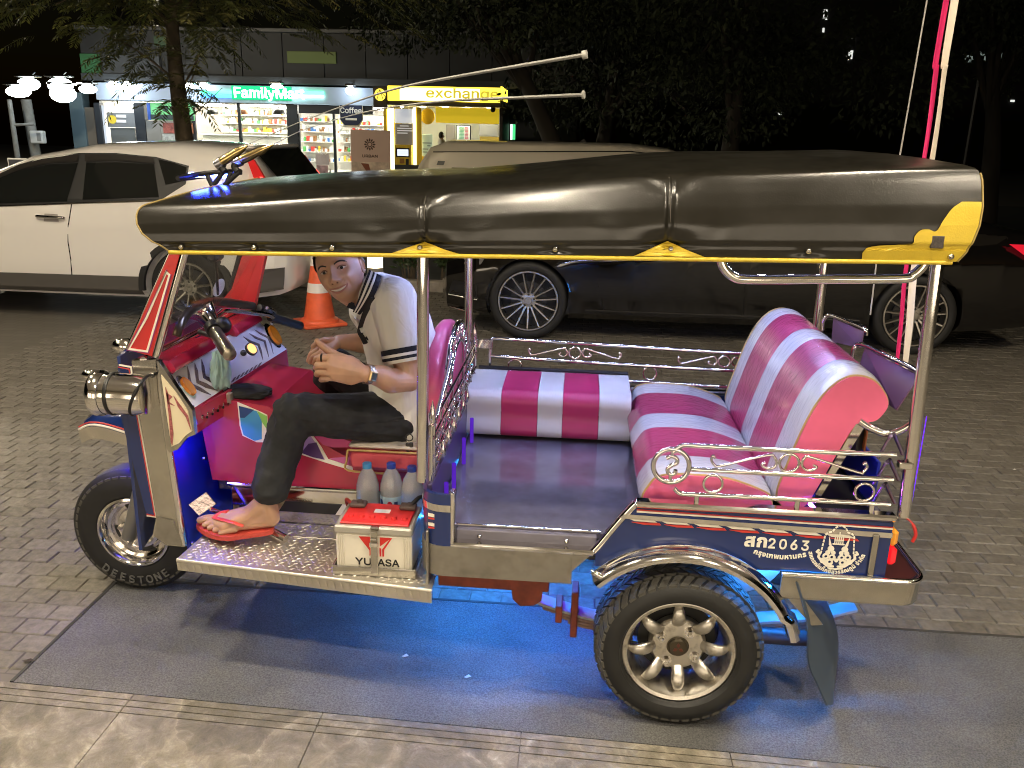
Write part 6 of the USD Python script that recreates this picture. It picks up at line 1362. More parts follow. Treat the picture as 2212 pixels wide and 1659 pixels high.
# black saloon on the right
SW, SX0, SX1 = 0.335, at(1140, 657, y=7.2)[0], at(1980, 690, y=7.2)[0]
sed = Car([(SX0 - 0.80, 0.30, 0.52, 0.54, 0.62, 0.45), (SX0 - 0.74, 0.22, 0.62, 0.66, 0.78, 0.62), (SX0 - 0.5, 0.19, 0.72, 0.77, 0.90, 0.72), (SX0, 0.19, 0.82, 0.87, 0.95, 0.78), (SX0 + 0.9, 0.19, 0.92, 0.97, 0.95, 0.80), (SX0 + 1.35, 0.19, 0.95, 1.16, 0.95, 0.70), (SX0 + 1.85, 0.19, 0.97, 1.40, 0.95, 0.66),
           (SX0 + 2.4, 0.19, 0.985, 1.47, 0.95, 0.65), (SX0 + 3.0, 0.19, 1.0, 1.42, 0.95, 0.65), (SX0 + 3.55, 0.2, 1.01, 1.22, 0.95, 0.70), (SX0 + 3.9, 0.22, 1.01, 1.08, 0.93, 0.74), (SX0 + 4.25, 0.26, 0.97, 1.03, 0.88, 0.72), (SX0 + 4.42, 0.34, 0.84, 0.88, 0.80, 0.6), (SX0 + 4.45, 0.42, 0.66, 0.7, 0.7, 0.5)], 8.15)
sd_ = thing('black_saloon', 'black saloon car with many-spoked alloy wheels parked behind the passenger seat', 'car', (1.2, 8.15, 0))
wh = [(SX0, SW), (SX1, SW)]
part(sd_, 'body', sed.cut_wheels(sed.body(), wh, 0.375), CARB, 32)
SPK = P('spoke_silver', (0.60, 0.57, 0.51), 0.3, 1.0)
for x, z in wh:
    road_wheel(sd_, x, 7.345, z, 0.345, 0.262, 15, -1, SPK); road_wheel(sd_, x, 8.95, z, 0.345, 0.262, 15, 1, SPK)
def sp2(pts): return [tuple(sed.px(a, b)[[0, 2]]) for a, b in pts]
X = SX0
part(sd_, 'side_window', sed.patch([(X + 1.05, 1.0), (X + 1.5, 1.19), (X + 1.95, 1.36), (X + 2.05, 1.37), (X + 2.1, 1.01)], 0.004), DARK_GLASS, 40)
part(sd_, 'side_window', sed.patch([(X + 2.16, 1.015), (X + 2.12, 1.37), (X + 2.6, 1.38), (X + 3.0, 1.32), (X + 3.35, 1.18), (X + 3.3, 1.05)], 0.004), DARK_GLASS, 40)
for xs_ in ([(X + 0.55, 0.9), (X + 0.60, 0.5), (X + 0.66, 0.28)], [(SX1 - 1.42, 0.98), (SX1 - 1.44, 0.5), (SX1 - 1.42, 0.27)], [(SX1 - 0.25, 0.99), (SX1 - 0.40, 0.75), (SX1 - 0.48, 0.6)]): part(sd_, 'door_line', sed.line(xs_, 0.004), P('black_line', (0.001, 0.001, 0.001), 0.9), 50)
part(sd_, 'sill_trim', sed.line([(X + 0.5, 0.275), (SX1 - 0.45, 0.275)], 0.010, 0.004), P('sill_gloss', (0.02, 0.02, 0.02), 0.1, coat=1), 50)
part(sd_, 'window_chrome', sed.line([(X + 0.95, 0.975), (X + 2.1, 1.0), (X + 3.3, 1.035)], 0.008, 0.004), CHROME, 50)
for xh in (X + 1.72, X + 2.85):
    p = np.array((xh, sed.yc - sed.hw(xh, 0.86), 0.86)); part(sd_, 'door_handle', tube([p + [-0.10, -0.01, 0], p + [-0.08, -0.03, 0], p + [0.08, -0.03, 0], p + [0.10, -0.01, 0]], 0.011, 8), CARB, 50)
for sg in (-1, 1):
    part(sd_, 'headlamp', trimesh.convex.convex_hull(np.array([(X - 0.74, 8.15 + sg * 0.62, 0.62), (X - 0.60, 8.15 + sg * 0.80, 0.66), (X - 0.36, 8.15 + sg * 0.90, 0.735), (X - 0.42, 8.15 + sg * 0.895, 0.64), (X - 0.66, 8.15 + sg * 0.80, 0.575), (X - 0.6, 8.15 + sg * 0.70, 0.69)])), P('headlamp_clear', (0.35, 0.34, 0.32), 0.08, 0.5, coat=1), 30)
    part(sd_, 'tail_lamp', trimesh.convex.convex_hull(np.array([(X + 3.90, 8.15 + sg * 0.945, 0.965), (X + 4.28, 8.15 + sg * 0.875, 0.95), (X + 4.44, 8.15 + sg * 0.79, 0.84), (X + 4.40, 8.15 + sg * 0.81, 0.78), (X + 4.10, 8.15 + sg * 0.925, 0.84), (X + 4.2, 8.15 + sg * 0.80, 0.93)])), P('tail_saloon', (0.4, 0.008, 0.015), 0.1, coat=1, emit=((1, 0.02, 0.05), 0.6)), 30)
part(sd_, 'bumper_blade', tube([(X - 0.80, 7.75, 0.225), (X - 0.72, 7.45, 0.215), (X - 0.50, 7.27, 0.21), (X - 0.42, 7.235, 0.21)], 0.012, 8), CHROME, 50)
part(sd_, 'intake', sed.patch([(X - 0.72, 0.36), (X - 0.45, 0.34), (X - 0.45, 0.47), (X - 0.68, 0.48)], 0.004), BLACK, 40)
part(sd_, 'intake_trim', sed.line([(X - 0.72, 0.345), (X - 0.45, 0.325)], 0.006, 0.006), CHROME, 50)
# pale van further off
van = Car([(-2.62, 0.35, 0.9, 1.0, 0.80, 0.7), (-2.52, 0.3, 1.10, 1.25, 0.88, 0.74), (-2.36, 0.3, 1.14, 1.50, 0.90, 0.74), (-2.1, 0.3, 1.15, 1.60, 0.90, 0.74), (0.7, 0.3, 1.15, 1.61, 0.90, 0.74), (1.3, 0.3, 1.15, 1.55, 0.90, 0.72), (1.9, 0.3, 1.06, 1.36, 0.90, 0.72), (2.5, 0.3, 0.98, 1.05, 0.86, 0.7), (2.85, 0.34, 0.72, 0.76, 0.74, 0.6)], 14.0)
vn = thing('pale_van', 'pale cream van seen only by its roof above the black vinyl roof', 'van', (0, 14, 0))
part(vn, 'body', van.cut_wheels(van.body(), [(-1.7, 0.33), (1.75, 0.33)], 0.37), P('van_cream', (0.66, 0.60, 0.50), 0.32, coat=0.7), 32)
for x in (-1.7, 1.75): road_wheel(vn, x, 13.26, 0.33, 0.33, 0.2, 8, -1, STEEL)
part(vn, 'roof_gutter', van.line([(-2.3, 1.42), (0.7, 1.50), (1.3, 1.45), (1.75, 1.34)], 0.010, 0.004), LINE, 50)
q = van.px(949, 352)
hh = part(vn, 'side_vent', van.patch([(q[0] - .1, q[2] - .05), (q[0] + .12, q[2] - .05), (q[0] + .16, q[2] + .05), (q[0] - .06, q[2] + .05)], 0.006), P('vent_cream', (0.6, 0.55, 0.46), 0.4), 40)
part(hh, 'vent_hole', van.patch([(q[0] - .04, q[2] - .03), (q[0] + .07, q[2] - .03), (q[0] + .09, q[2] + .03), (q[0] - .02, q[2] + .03)], 0.010), BLACK, 40)
part(vn, 'side_window', van.patch([(-2.1, 0.98), (0.9, 0.98), (0.9, 1.20), (-2.0, 1.20)], 0.006), DARK_GLASS, 40)
part(vn, 'aerial_fin', trimesh.convex.convex_hull(np.array([(-0.1, 14, 1.60), (0.05, 14, 1.60), (-0.02, 13.99, 1.66), (-0.02, 14.01, 1.66)])), BLACK, False)

# traffic cone
cp_ = at(691, 700, z=0)
tcn = thing('traffic_cone', 'orange traffic cone with two white bands standing between the parked cars', 'traffic cone', (cp_[0], cp_[1], 0))
CONE = P('cone_orange', (0.80, 0.13, 0.045), 0.5, var=(10, 0.12)); BAND = P('cone_band', (0.80, 0.76, 0.70), 0.4)
base = rotated(rbox((-0.20, -0.20, 0.002), (0.20, 0.20, 0.035), 0.01), (0, 0, 1), 0.62)
part(tcn, 'base', base, CONE, 30, local=True)
zz = [0.035, 0.05, 0.07, 0.30, 0.385, 0.585, 0.67, 0.75]
def cr(z): return 0.152 - 0.165 * z
part(tcn, 'cone', lathe([(0.175, 0.035), (0.165, 0.055), (cr(0.07), 0.07), (cr(0.24), 0.24), (cr(0.24) + .002, 0.243), (cr(0.30), 0.30), (cr(0.75), 0.75), (0.016, 0.755), (0.0005, 0.755)], n=36), CONE, 30, local=True)
for a, b in ((0.305, 0.39), (0.545, 0.63)): part(tcn, 'band', lathe([(cr(a) + .001, a), (cr(a) + .003, a), (cr(b) + .003, b), (cr(b) + .001, b)], n=36), BAND, 50, local=True)

# lit bollard and planting behind the driver
bq = at(812, 640, z=0)
bl = thing('bollard_lamp', 'short lit bollard lamp behind the driver', 'bollard lamp', (bq[0], bq[1], 0))
ztop = at(812, 551, y=bq[1])[2]; zg = at(812, 577, y=bq[1])[2]
part(bl, 'post', lathe([(0.09, 0.0), (0.085, 0.01), (0.085, zg), (0.0005, zg)], n=24), P('bollard_paint', (0.40, 0.37, 0.30), 0.5), 30, local=True)
part(bl, 'lamp', lathe([(0.082, zg + 0.002), (0.082, ztop), (0.0005, ztop)], n=24), E('bollard_glow', (1.0, 0.80, 0.50), 14), 30, local=True)
part(bl, 'cap', lathe([(0.095, ztop + .002), (0.095, ztop + 0.03), (0.0005, ztop + 0.05)], n=24), STEEL, 30, local=True)
single('planting_kerb', rbox((-3.4, 9.25, -0.01), (0.2, 9.40, 0.12), 0.015), P('kerb_stone', (0.26, 0.23, 0.19), 0.8, var=(10, 0.2)), kind='structure')
LEAFD = P('leaf_dark', (0.035, 0.06, 0.015), 0.5, var=(9, 0.5))
STEM = P('stem_brown', (0.10, 0.075, 0.045), 0.8)
def leaf_quad(c, d, n, L, W):
    d = d / np.linalg.norm(d); s_ = np.cross(d, n); s_ /= max(np.linalg.norm(s_), 1e-6)
    return [c, c + d * L * .5 + s_ * W, c + d * L, c + d * L * .5 - s_ * W]
def leaves_mesh(quads):
    V = np.array(quads).reshape(-1, 3); k = len(quads)
    F = np.array([[[4 * i, 4 * i + 1, 4 * i + 2], [4 * i, 4 * i + 2, 4 * i + 3]] for i in range(k)]).reshape(-1, 3)
    return trimesh.Trimesh(V, F, process=False)
r3 = np.random.default_rng(5)
def shrub(x, y, h, spread, nst, name, label):
    t = thing(name, label, 'shrub', (x, y, 0)); quads = []; 
    for k in range(nst):
        a = r3.uniform(0, 6.28); top = np.array([x + spread * math.cos(a) * r3.uniform(.3, 1), y + spread * math.sin(a) * .6, h * r3.uniform(.7, 1.05)])
        bs = np.array([x + 0.06 * math.cos(a), y + .05 * math.sin(a), 0.02])
        ln = spline([bs, bs * .5 + top * .5 + [r3.normal(0, .05), 0, .05], top], 6)
        part(t, 'stem', tube(ln, np.linspace(0.012, 0.004, len(ln)), 5), STEM, 50)
        for p in ln[3:]:
            for _ in range(10):
                d = r3.normal(0, 1, 3); d[2] = d[2] * .4 + .2
                quads.append(leaf_quad(p + r3.normal(0, .03, 3), d, r3.normal(0, 1, 3), r3.uniform(.06, .13), .018))
    part(t, 'foliage', leaves_mesh(quads), LEAFD, False)
for k, (px, lab) in enumerate(((853, 'leafy shrub right beside the lit bollard'), (932, 'leafy shrub beside the near chrome pole, left of the saloon'), (965, 'leafy shrub in front of the saloon bonnet'))):
    q = at(px, 640, z=0); shrub(q[0], 9.75, 0.95, 0.28, 9, 'shrub', lab)
single('road', sheet([[(x, y, -0.001) for y in (9.42, 26.0)] for x in (-40, -10, 10, 40)]), P('asphalt', (0.045, 0.044, 0.042), 0.8, var=(3, 0.3), bump=(120, 0.3)), kind='structure', smooth=False)

# ---------------------------------------------------------------- streamer and cord hanging from the canopy behind the three-wheeler
SYY = 3.85
def hang(pts): return [at(a, b, y=SYY) for a, b in pts]
st_ = thing('streamer', 'pink and white cloth streamer hanging upright behind the roof', 'streamer', (1.3, SYY, 0))
def ribbon(pts, w0, w1, x0, ph):
    base = spline([np.array([at(2062, -20, y=SYY)[0] + 0.03, SYY, CZ + 0.05])] + hang(pts), 8)
    G = []
    for i, p in enumerate(base):
        u = i / (len(base) - 1); w = w0 + (w1 - w0) * u; f = 0.012 * math.sin(9 * u + ph)
        G.append([(p[0] + x0 + w * v, p[1] + f * math.cos(3 * v + ph) + 0.02 * v, p[2]) for v in (-.5, -.17, .17, .5)])
    return sheet(G, 0.002)
pts_ = [(2052, 0), (2030, 150), (2010, 300), (1966, 570), (1954, 700), (1938, 850)]
part(st_, 'pink_strip', ribbon([(a - 7, b) for a, b in pts_], 0.030, 0.022, 0, 0), P('streamer_pink', (0.72, 0.02, 0.16), 0.7), 60)
part(st_, 'white_strip', ribbon([(a + 11, b) for a, b in pts_], 0.034, 0.030, 0, 1), P('streamer_white', (0.78, 0.70, 0.58), 0.7), 60)
single('cord', tube([(at(2006, -20, y=SYY)[0] + 0.12, SYY, CZ + 0.05)] + hang([(2006, -20), (1945, 330), (1893, 570), (1880, 680)]), 0.0035, 6), P('cord_grey', (0.45, 0.43, 0.40), 0.5), 'thin grey cord stretched beside the pink and white streamer', 'cord', smooth=60)
# ================================================================== shops across the road
FY = 33.0
def F(a, b, dy=0.0): return at(a, b, y=FY + dy)
def s2(x, y): return (336.2 + .232 * x, 168.1 + .232 * y)
NAVY = P('facade_navy', (0.012, 0.018, 0.028), 0.5)
def front(parent, name, a, b, c, d, mat, y=0.0, t=0.08, label=None, sm=False):
    """panel facing the road: left a, top b, right c, bottom d in view pixels, y metres behind the shop front"""
    P0, P1 = F(a, d, y), F(c, b, y); z0_ = max(P0[2], 0.02)
    zt = F((a + c) / 2, b, y)[2]; zbm = max(F((a + c) / 2, d, y)[2], 0.02)
    xl, xr = F(a, (b + d) / 2, y)[0], F(c, (b + d) / 2, y)[0]
    return part(parent, name, rbox((xl, FY + y, zbm), (xr, FY + y + t, zt), min(0.01, t / 4)), mat, sm, label)
def ftext(parent, s, h_px, a, b, mat, y, bold=True, stretch=1.0, name='lettering'):
    p = F(a, b, y); h = h_px / 1822.8 * (FY + y)
    return part(parent, name, text(s, h, (p[0], FY + y, p[2]), t=0.03, bold=bold, stretch=stretch), mat, False)
shop = thing('convenience_store', 'brightly lit convenience store with a green and blue sign across the road', 'shop', (-10, FY, 0))
xl, xr = F(225, 300)[0], F(880, 300)[0]
ztop = F(560, 225)[2]
INT = P('shop_interior', (0.70, 0.70, 0.67), 0.6); FLR = P('shop_floor', (0.45, 0.44, 0.42), 0.3)
part(shop, 'back_wall', rbox((xl, FY + 5.0, 0), (xr, FY + 5.1, ztop), 0.01), P('shop_back', (0.50, 0.47, 0.42), 0.7), False)
part(shop, 'side_wall', rbox((xl - 0.1, FY + 0.1, 0), (xl, FY + 5.0, ztop), 0.01), INT, False)
part(shop, 'side_wall', rbox((xr, FY + 0.1, 0), (xr + 0.1, FY + 5.0, ztop), 0.01), INT, False)
part(shop, 'floor', rbox((xl, FY - 0.2, 0.0), (xr, FY + 5.0, 0.02), 0.005), FLR, False)
part(shop, 'ceiling', rbox((xl, FY + 0.05, ztop), (xr, FY + 5.0, ztop + 0.1), 0.01), INT, False)
for k in range(5):
    a = xl + (xr - xl) * (k + .5) / 5
    part(shop, 'ceiling_light', rbox((a - 0.85, FY + 0.9, ztop - 0.06), (a + 0.85, FY + 1.3, ztop - 0.02), 0.005), E('shop_light', (1.0, 0.96, 0.86), SHOP * 3), False)
    part(shop, 'ceiling_light', rbox((a - 0.85, FY + 3.2, ztop - 0.06), (a + 0.85, FY + 3.6, ztop - 0.02), 0.005), E('shop_light', (1.0, 0.96, 0.86), SHOP * 3), False)
FAS = P('fascia_blue_grey', (0.42, 0.52, 0.68), 0.5)
front(shop, 'fascia', 207, 184, 812, 222, FAS, -0.25, 0.30)
front(shop, 'parapet', 176, 168, 1250, 184, P('parapet_dark', (0.03, 0.035, 0.04), 0.6), -0.30, 0.4)
# sign
gs, bs = E('sign_green', (0.10, 1.0, 0.42), SIGN * 1.6), E('sign_blue', (0.10, 0.45, 1.0), SIGN)
ws = E('sign_white', (0.55, 1.0, 0.78), SIGN * 2.4)
sg_ = holder(shop, 'sign', 'green lit shop sign')
ftext(sg_, 'FamilyMart', 20.0, 504, 210, ws, -0.36, True, 1.06)
front(sg_, 'sign_glow_board', 500, 186, 629, 216, E('sign_board', (0.02, 0.55, 0.22), SIGN * 0.55), -0.30, 0.04)
for (a, b, c, d, m) in ((432, 196, 500, 202, gs), (432, 205, 500, 211, bs), (630, 197, 699, 203, gs), (630, 206, 699, 211, ws)): front(sg_, 'sign_bar', a, b, c, d, m, -0.34, 0.06)
# columns and frames
for a, c in ((158, 187), ): front(shop, 'corner_column', a, 200, c, 400, P('column_teal', (0.09, 0.14, 0.17), 0.5), -0.15, 0.5)
for a, c in ((211, 224), (296, 318), (622, 645)): front(shop, 'column', a, 222, c, 400, NAVY, -0.12, 0.3)
for a, c in ((418, 425), (517, 523), (720, 725)): front(shop, 'mullion', a, 222, c, 400, NAVY, -0.05, 0.12)
front(shop, 'door_header', 645, 226, 805, 246, NAVY, -0.10, 0.2); front(shop, 'header_light', 634, 224.5, 803, 227, E('header_glow', (0.7, 0.9, 1.0), 1.8), -0.14, 0.03)
front(shop, 'door_frame', 640, 246, 648, 385, NAVY, -0.08, 0.15)
front(shop, 'brown_door', 187, 232, 211, 400, P('door_brown', (0.13, 0.115, 0.095), 0.5), -0.05, 0.1)
for a, c in ((425, 517), (523, 622)): front(shop, 'window_pane', a, 222, c, 385, GLASS, 0.0, 0.01)
for a, c in ((648, 720), (725, 800)): front(shop, 'door_pane', a, 246, c, 385, GLASS, 0.0, 0.01)
front(shop, 'notice_board', 318, 222, 418, 260, P('notice_green', (0.16, 0.55, 0.22), 0.5, emit=((0.2, 0.8, 0.35), 0.25)), -0.10, 0.1)
front(shop, 'notice_strip', 325, 248, 418, 259, P('notice_dark', (0.02, 0.05, 0.05), 0.5), -0.12, 0.02); front(shop, 'notice_edge', 318, 222, 325, 259, P('notice_blue', (0.02, 0.10, 0.50), 0.5), -0.12, 0.02)
for a in (357, 373, 401): 
    p = F(a, 235, -0.13); part(shop, 'notice_icon', map3(extr(Point(0, 0).buffer(0.11), 0.02), p, (1, 0, 0), (0, 0, 1), (0, -1, 0)), P('icon_dark', (0.02, 0.06, 0.05), 0.5), False)
front(shop, 'steel_panel', 318, 260, 352, 400, P('panel_grey', (0.28, 0.28, 0.27), 0.4), -0.08, 0.1)
front(shop, 'steel_panel', 352, 260, 418, 400, P('panel_light', (0.36, 0.35, 0.33), 0.5), -0.08, 0.1)
front(shop, 'poster', 352, 265, 384, 288, P('poster_red', (0.40, 0.10, 0.08), 0.5, var=(5, 0.7)), -0.11, 0.02); front(shop, 'poster', 388, 266, 417, 288, P('poster_orange', (0.45, 0.17, 0.08), 0.5, var=(5, 0.6)), -0.11, 0.02)
for k, a in enumerate((352, 386)): front(shop, 'price_sheet', a, 290, a + 31, 330, P('sheet_white', (0.55, 0.58, 0.58), 0.5, var=(14, 0.45)), -0.11, 0.02)
front(shop, 'inner_wall', 425, 222, 500, 300, P('wall_concrete', (0.40, 0.35, 0.30), 0.8, var=(2, 0.15)), 4.2, 0.1)
# goods on shelves
gcols = [P(f'goods_{n}', c, 0.4) for n, c in (('red', (0.6, 0.05, 0.04)), ('white', (0.8, 0.8, 0.78)), ('yellow', (0.7, 0.5, 0.05)), ('green', (0.08, 0.35, 0.1)), ('blue', (0.06, 0.18, 0.5)), ('brown', (0.25, 0.12, 0.05)), ('grey', (0.4, 0.42, 0.42)))]
r4 = np.random.default_rng(21)
def goods(parent, x0, x1, z, y, h=0.22):
    bins = [[] for _ in gcols]; x = x0
    while x < x1 - 0.05:
        w = r4.uniform(0.045, 0.15); hh_ = h * r4.uniform(0.35, 1.1); k = int(r4.choice(len(gcols), p=[.09, .40, .08, .06, .07, .12, .18]))
        bins[k].append(bx((x, y, z), (x + w * .9, y + 0.15, z + hh_))); x += w
    for k, b in enumerate(bins):
        if b: part(parent, 'goods', cat(b), gcols[k], False, kind='stuff')
def shelf_unit(lab, a, c, y, tops, back=None):
    x0, x1 = F(a, 300, y)[0], F(c, 300, y)[0]
    t = thing('shelf', lab, 'shelf', ((x0 + x1) / 2, FY + y, 0))
    part(t, 'back', rbox((x0, FY + y + 0.22, 0.02), (x1, FY + y + 0.25, tops[-1] + 0.35), 0.005), back or INT, False)
    for z in tops:
        part(t, 'board', rbox((x0, FY + y - 0.05, z - 0.03), (x1, FY + y + 0.22, z), 0.005), WHITE, False); goods(t, x0, x1, z + 0.002, y + FY)
    return t
shelf_unit('stocked shelf behind the left door pane of the store', 650, 722, 2.6, (0.35, 0.75, 1.15, 1.55, 1.95)); shelf_unit('stocked shelf behind the right door pane of the store', 730, 860, 3.4, (0.35, 0.75, 1.15, 1.5, 1.85))
shelf_unit('stocked shelf behind the store counter', 480, 620, 3.9, (1.45, 1.80, 2.15), P('menu_wall', (0.50, 0.48, 0.40), 0.7))
ct = thing('shop_counter', 'white service counter behind the store window', 'counter', (F(540, 330, 1.5)[0], FY + 1.5, 0))
x0, x1 = F(440, 330, 1.5)[0], F(610, 330, 1.5)[0]
part(ct, 'body', rbox((x0, FY + 1.5, 0.02), (x1, FY + 2.1, 1.30), 0.02), WHITE, False); part(ct, 'top', rbox((x0 - 0.05, FY + 1.45, 1.302), (x1 + 0.05, FY + 2.15, 1.36), 0.02), P('counter_top', (0.6, 0.6, 0.58), 0.3), False)
for k, (a, lab) in enumerate(((458, 'black dome pendant lamp behind the left window pane'), (528, 'copper dome pendant lamp behind the window mullion'), (602, 'black dome pendant lamp behind the right window pane'))):
    p = F(a, 247, 1.0); pl = thing('pendant_lamp', lab, 'pendant lamp', (p[0], FY + 1.0, p[2]))
    part(pl, 'shade', lathe([(0.26, 0.0), (0.25, 0.07), (0.20, 0.16), (0.11, 0.22), (0.03, 0.24), (0.03, 0.30), (0.0005, 0.30)], n=24), P('pendant_copper', (0.35, 0.16, 0.08), 0.4) if k == 1 else BLACK, 40, local=True)
    part(pl, 'cord', bar((0, 0, 0.30), (0, 0, ztop - p[2]), 0.012), BLACK, local=True)
    part(pl, 'bulb', trimesh.creation.icosphere(2, 0.06), E('pendant_bulb', (1, 0.9, 0.7), 6), local=True)
q = F(759, 249, -0.2); hs = thing('coffee_sign', 'dark shield-shaped coffee sign hanging at the store door', 'sign', (q[0], FY - 0.2, q[2]))
part(hs, 'board', map3(extr(Polygon([(-.42, .38), (.42, .38), (.42, -.15), (.26, -.36), (-.26, -.36), (-.42, -.15)]), .04), (0, 0, 0), (1, 0, 0), (0, 0, 1), (0, -1, 0)), P('shield_navy', (0.01, 0.02, 0.06), 0.4), False, local=True)
part(hs, 'rim', map3(extr(Polygon([(-.45, .41), (.45, .41), (.45, -.17), (.28, -.40), (-.28, -.40), (-.45, -.17)]), .03), (0, 0.02, 0), (1, 0, 0), (0, 0, 1), (0, -1, 0)), WHITE, False, local=True)
part(hs, 'lettering', text('Coffee', 0.19, (0, -0.04, 0.08), t=0.01, bold=True, centre=True), WHITE, False, local=True); part(hs, 'lettering', text('DRINKS', 0.10, (0, -0.04, -0.16), t=0.01, bold=True, centre=True) if False else rbox((-.22, -.05, -.18), (.22, -.042, -.10), .004), WHITE, False, local=True)
# people in the store (only heads and shoulders show)
SKIN_F = P('skin_far', (0.42, 0.25, 0.17), 0.5); HAIR_F = P('hair_far', (0.012, 0.010, 0.009), 0.5)
def bystander(px, py, y, lab, shirt, turn=1, seated=False):
    """py: the head's centre"""
    h = F(px, py, y); zt = h[2] + 0.12; t = thing('person', lab, 'person', (h[0], h[1], 0))
    s = zt / 1.68
    J = lambda dx, dz, dy=0: (h[0] + dx * s, h[1] + dy * s, dz * s)
    body = m3.Manifold.batch_boolean([m3.Manifold.sphere(0.1 * s, 24).scale((0.80, 0.95, 1.18)).translate(J(0, 1.56)),
        hull_chain([(J(0, 1.50), .055 * s), (J(-0.02 * turn, 1.38), .062 * s)]), hull_chain([(J(0, 1.38, -.17), .055 * s), (J(.03 * turn, 1.10, -.22), .043 * s), (J(.20 * turn, 0.98, -.16), .035 * s)]),
        hull_chain([(J(0, 1.38, .17), .055 * s), (J(.03 * turn, 1.10, .22), .043 * s), (J(.20 * turn, 0.98, .16), .035 * s)]), hull_chain([(J(0, 0.92, -.09), .085 * s), (J(0.02, .48, -.10), .062 * s), (J(0, .09, -.10), .042 * s), (J(.12 * turn, .05, -.10), .035 * s)]),
        hull_chain([(J(0, 0.92, .09), .085 * s), (J(0.02, .48, .10), .062 * s), (J(0, .09, .10), .042 * s), (J(.12 * turn, .05, .10), .035 * s)]), hull_chain([(J(0, 1.35), .12 * s), (J(0, .95), .12 * s)])], m3.OpType.Add)
    nose = m3.Manifold.sphere(0.022 * s, 10).translate(J(0.085 * turn, 1.545))
    part(t, 'body', smooth_mesh(body + nose, 0.04, 4), SKIN_F, 60)
    hair = m3.Manifold.sphere(0.112 * s, 24).scale((0.84, 0.98, 1.14)).translate(J(-0.012 * turn, 1.58)) - m3.Manifold.cube((0.5 * s, 0.5 * s, 0.24 * s), True).translate(J(0.29 * turn, 1.50)) - m3.Manifold.cube((1 * s, 1 * s, 0.3 * s), True).translate(J(0, 1.33))
    part(t, 'hair', hair, HAIR_F, 60)
    sh = m3.Manifold.batch_boolean([hull_chain([(J(0, 1.38, -.15), .075 * s), (J(0, 1.38, .15), .075 * s)]), hull_chain([(J(0, 1.33), .135 * s), (J(0, .92), .132 * s)]), hull_chain([(J(0, 1.38, -.17), .07 * s), (J(.02 * turn, 1.16, -.21), .062 * s)]), hull_chain([(J(0, 1.38, .17), .07 * s), (J(.02 * turn, 1.16, .21), .062 * s)])], m3.OpType.Add)
    part(t, 'shirt', smooth_mesh(sh, 0.05, 4), shirt, 60)
    tr_ = m3.Manifold.batch_boolean([hull_chain([(J(0, 0.93, d), .098 * s), (J(0.02, .48, d * 1.1), .075 * s), (J(0, .12, d * 1.1), .058 * s)]) for d in (-.09, .09)], m3.OpType.Add)
    part(t, 'trousers', smooth_mesh(tr_, 0.05, 4), P('trousers_far', (0.02, 0.02, 0.025), 0.8), 60)
bystander(518, 299, 2.4, 'person with light top behind the store window mullion', P('top_cream', (0.55, 0.45, 0.38), 0.8), -1)
bystander(569, 301, 2.4, 'person in a dark blue top behind the store window', P('top_blue', (0.03, 0.05, 0.22), 0.8), 1)
bystander(604, 301, 2.2, 'person in a yellow top behind the store window', P('top_yellow', (0.60, 0.62, 0.12), 0.8), -1)
bystander(713, 372, -3.0, 'person with dark hair low before the store door', P('top_dark', (0.03, 0.025, 0.03), 0.8), -1)
q0, q1 = F(683, 330, -0.1), F(708, 380, -0.1)
ps_ = thing('door_poster', 'pale poster on the left door pane of the store', 'poster', (q0[0], FY - 0.1, q0[2]))
front(ps_, 'sheet', 682, 331, 711, 356, P('poster_pale', (0.62, 0.55, 0.58), 0.5, var=(3, 0.2)), -0.12, 0.02); ftext(ps_, '24', 9, 690, 334, WHITE, -0.14)
front(ps_, 'picture', 684, 357, 709, 385, P('poster_pinkish', (0.45, 0.30, 0.33), 0.5, var=(6, 0.5)), -0.12, 0.02)
# cash machine in the left bay
atm = thing('cash_machine', 'yellow cash machine in the left bay of the store front', 'cash machine', (F(262, 330)[0], FY, 0))
front(atm, 'lit_header', 260, 224, 298, 243, E('atm_header', (0.9, 0.95, 1.0), 1.5), 0.0, 0.05)
front(atm, 'panel', 231, 243, 292, 275, P('atm_grey', (0.22, 0.23, 0.24), 0.4, emit=((.6, .65, .7), .10)), 0.0, 0.08)
p = F(243, 258, -0.02); part(atm, 'round_mark', map3(extr(Point(0, 0).buffer(0.16), 0.02), p, (1, 0, 0), (0, 0, 1), (0, -1, 0)), P('mark_yellow', (0.75, 0.55, 0.03), 0.5, emit=((1, .8, .1), .3)), False)
for a in (251, 262): front(atm, 'caption', 251, a - 3, 272, a + 3, P('caption_white', (0.8, 0.8, 0.8), 0.5, emit=((1, 1, 1), .35)), -0.02, 0.02)
front(atm, 'machine_back', 240, 276, 293, 322, P('atm_steel', (0.20, 0.21, 0.21), 0.35), 0.05, 0.1); front(atm, 'machine', 246, 314, 288, 385, P('atm_yellow', (0.70, 0.52, 0.04), 0.45, emit=((1, .75, .05), .12)), -0.15, 0.3); front(atm, 'slot', 256, 329, 277, 337, BLACK, -0.17, 0.03)
front(atm, 'side_lightbox', 224, 228, 232, 400, E('atm_side', (0.8, 0.9, 1.0), 0.9), 0.0, 0.05)

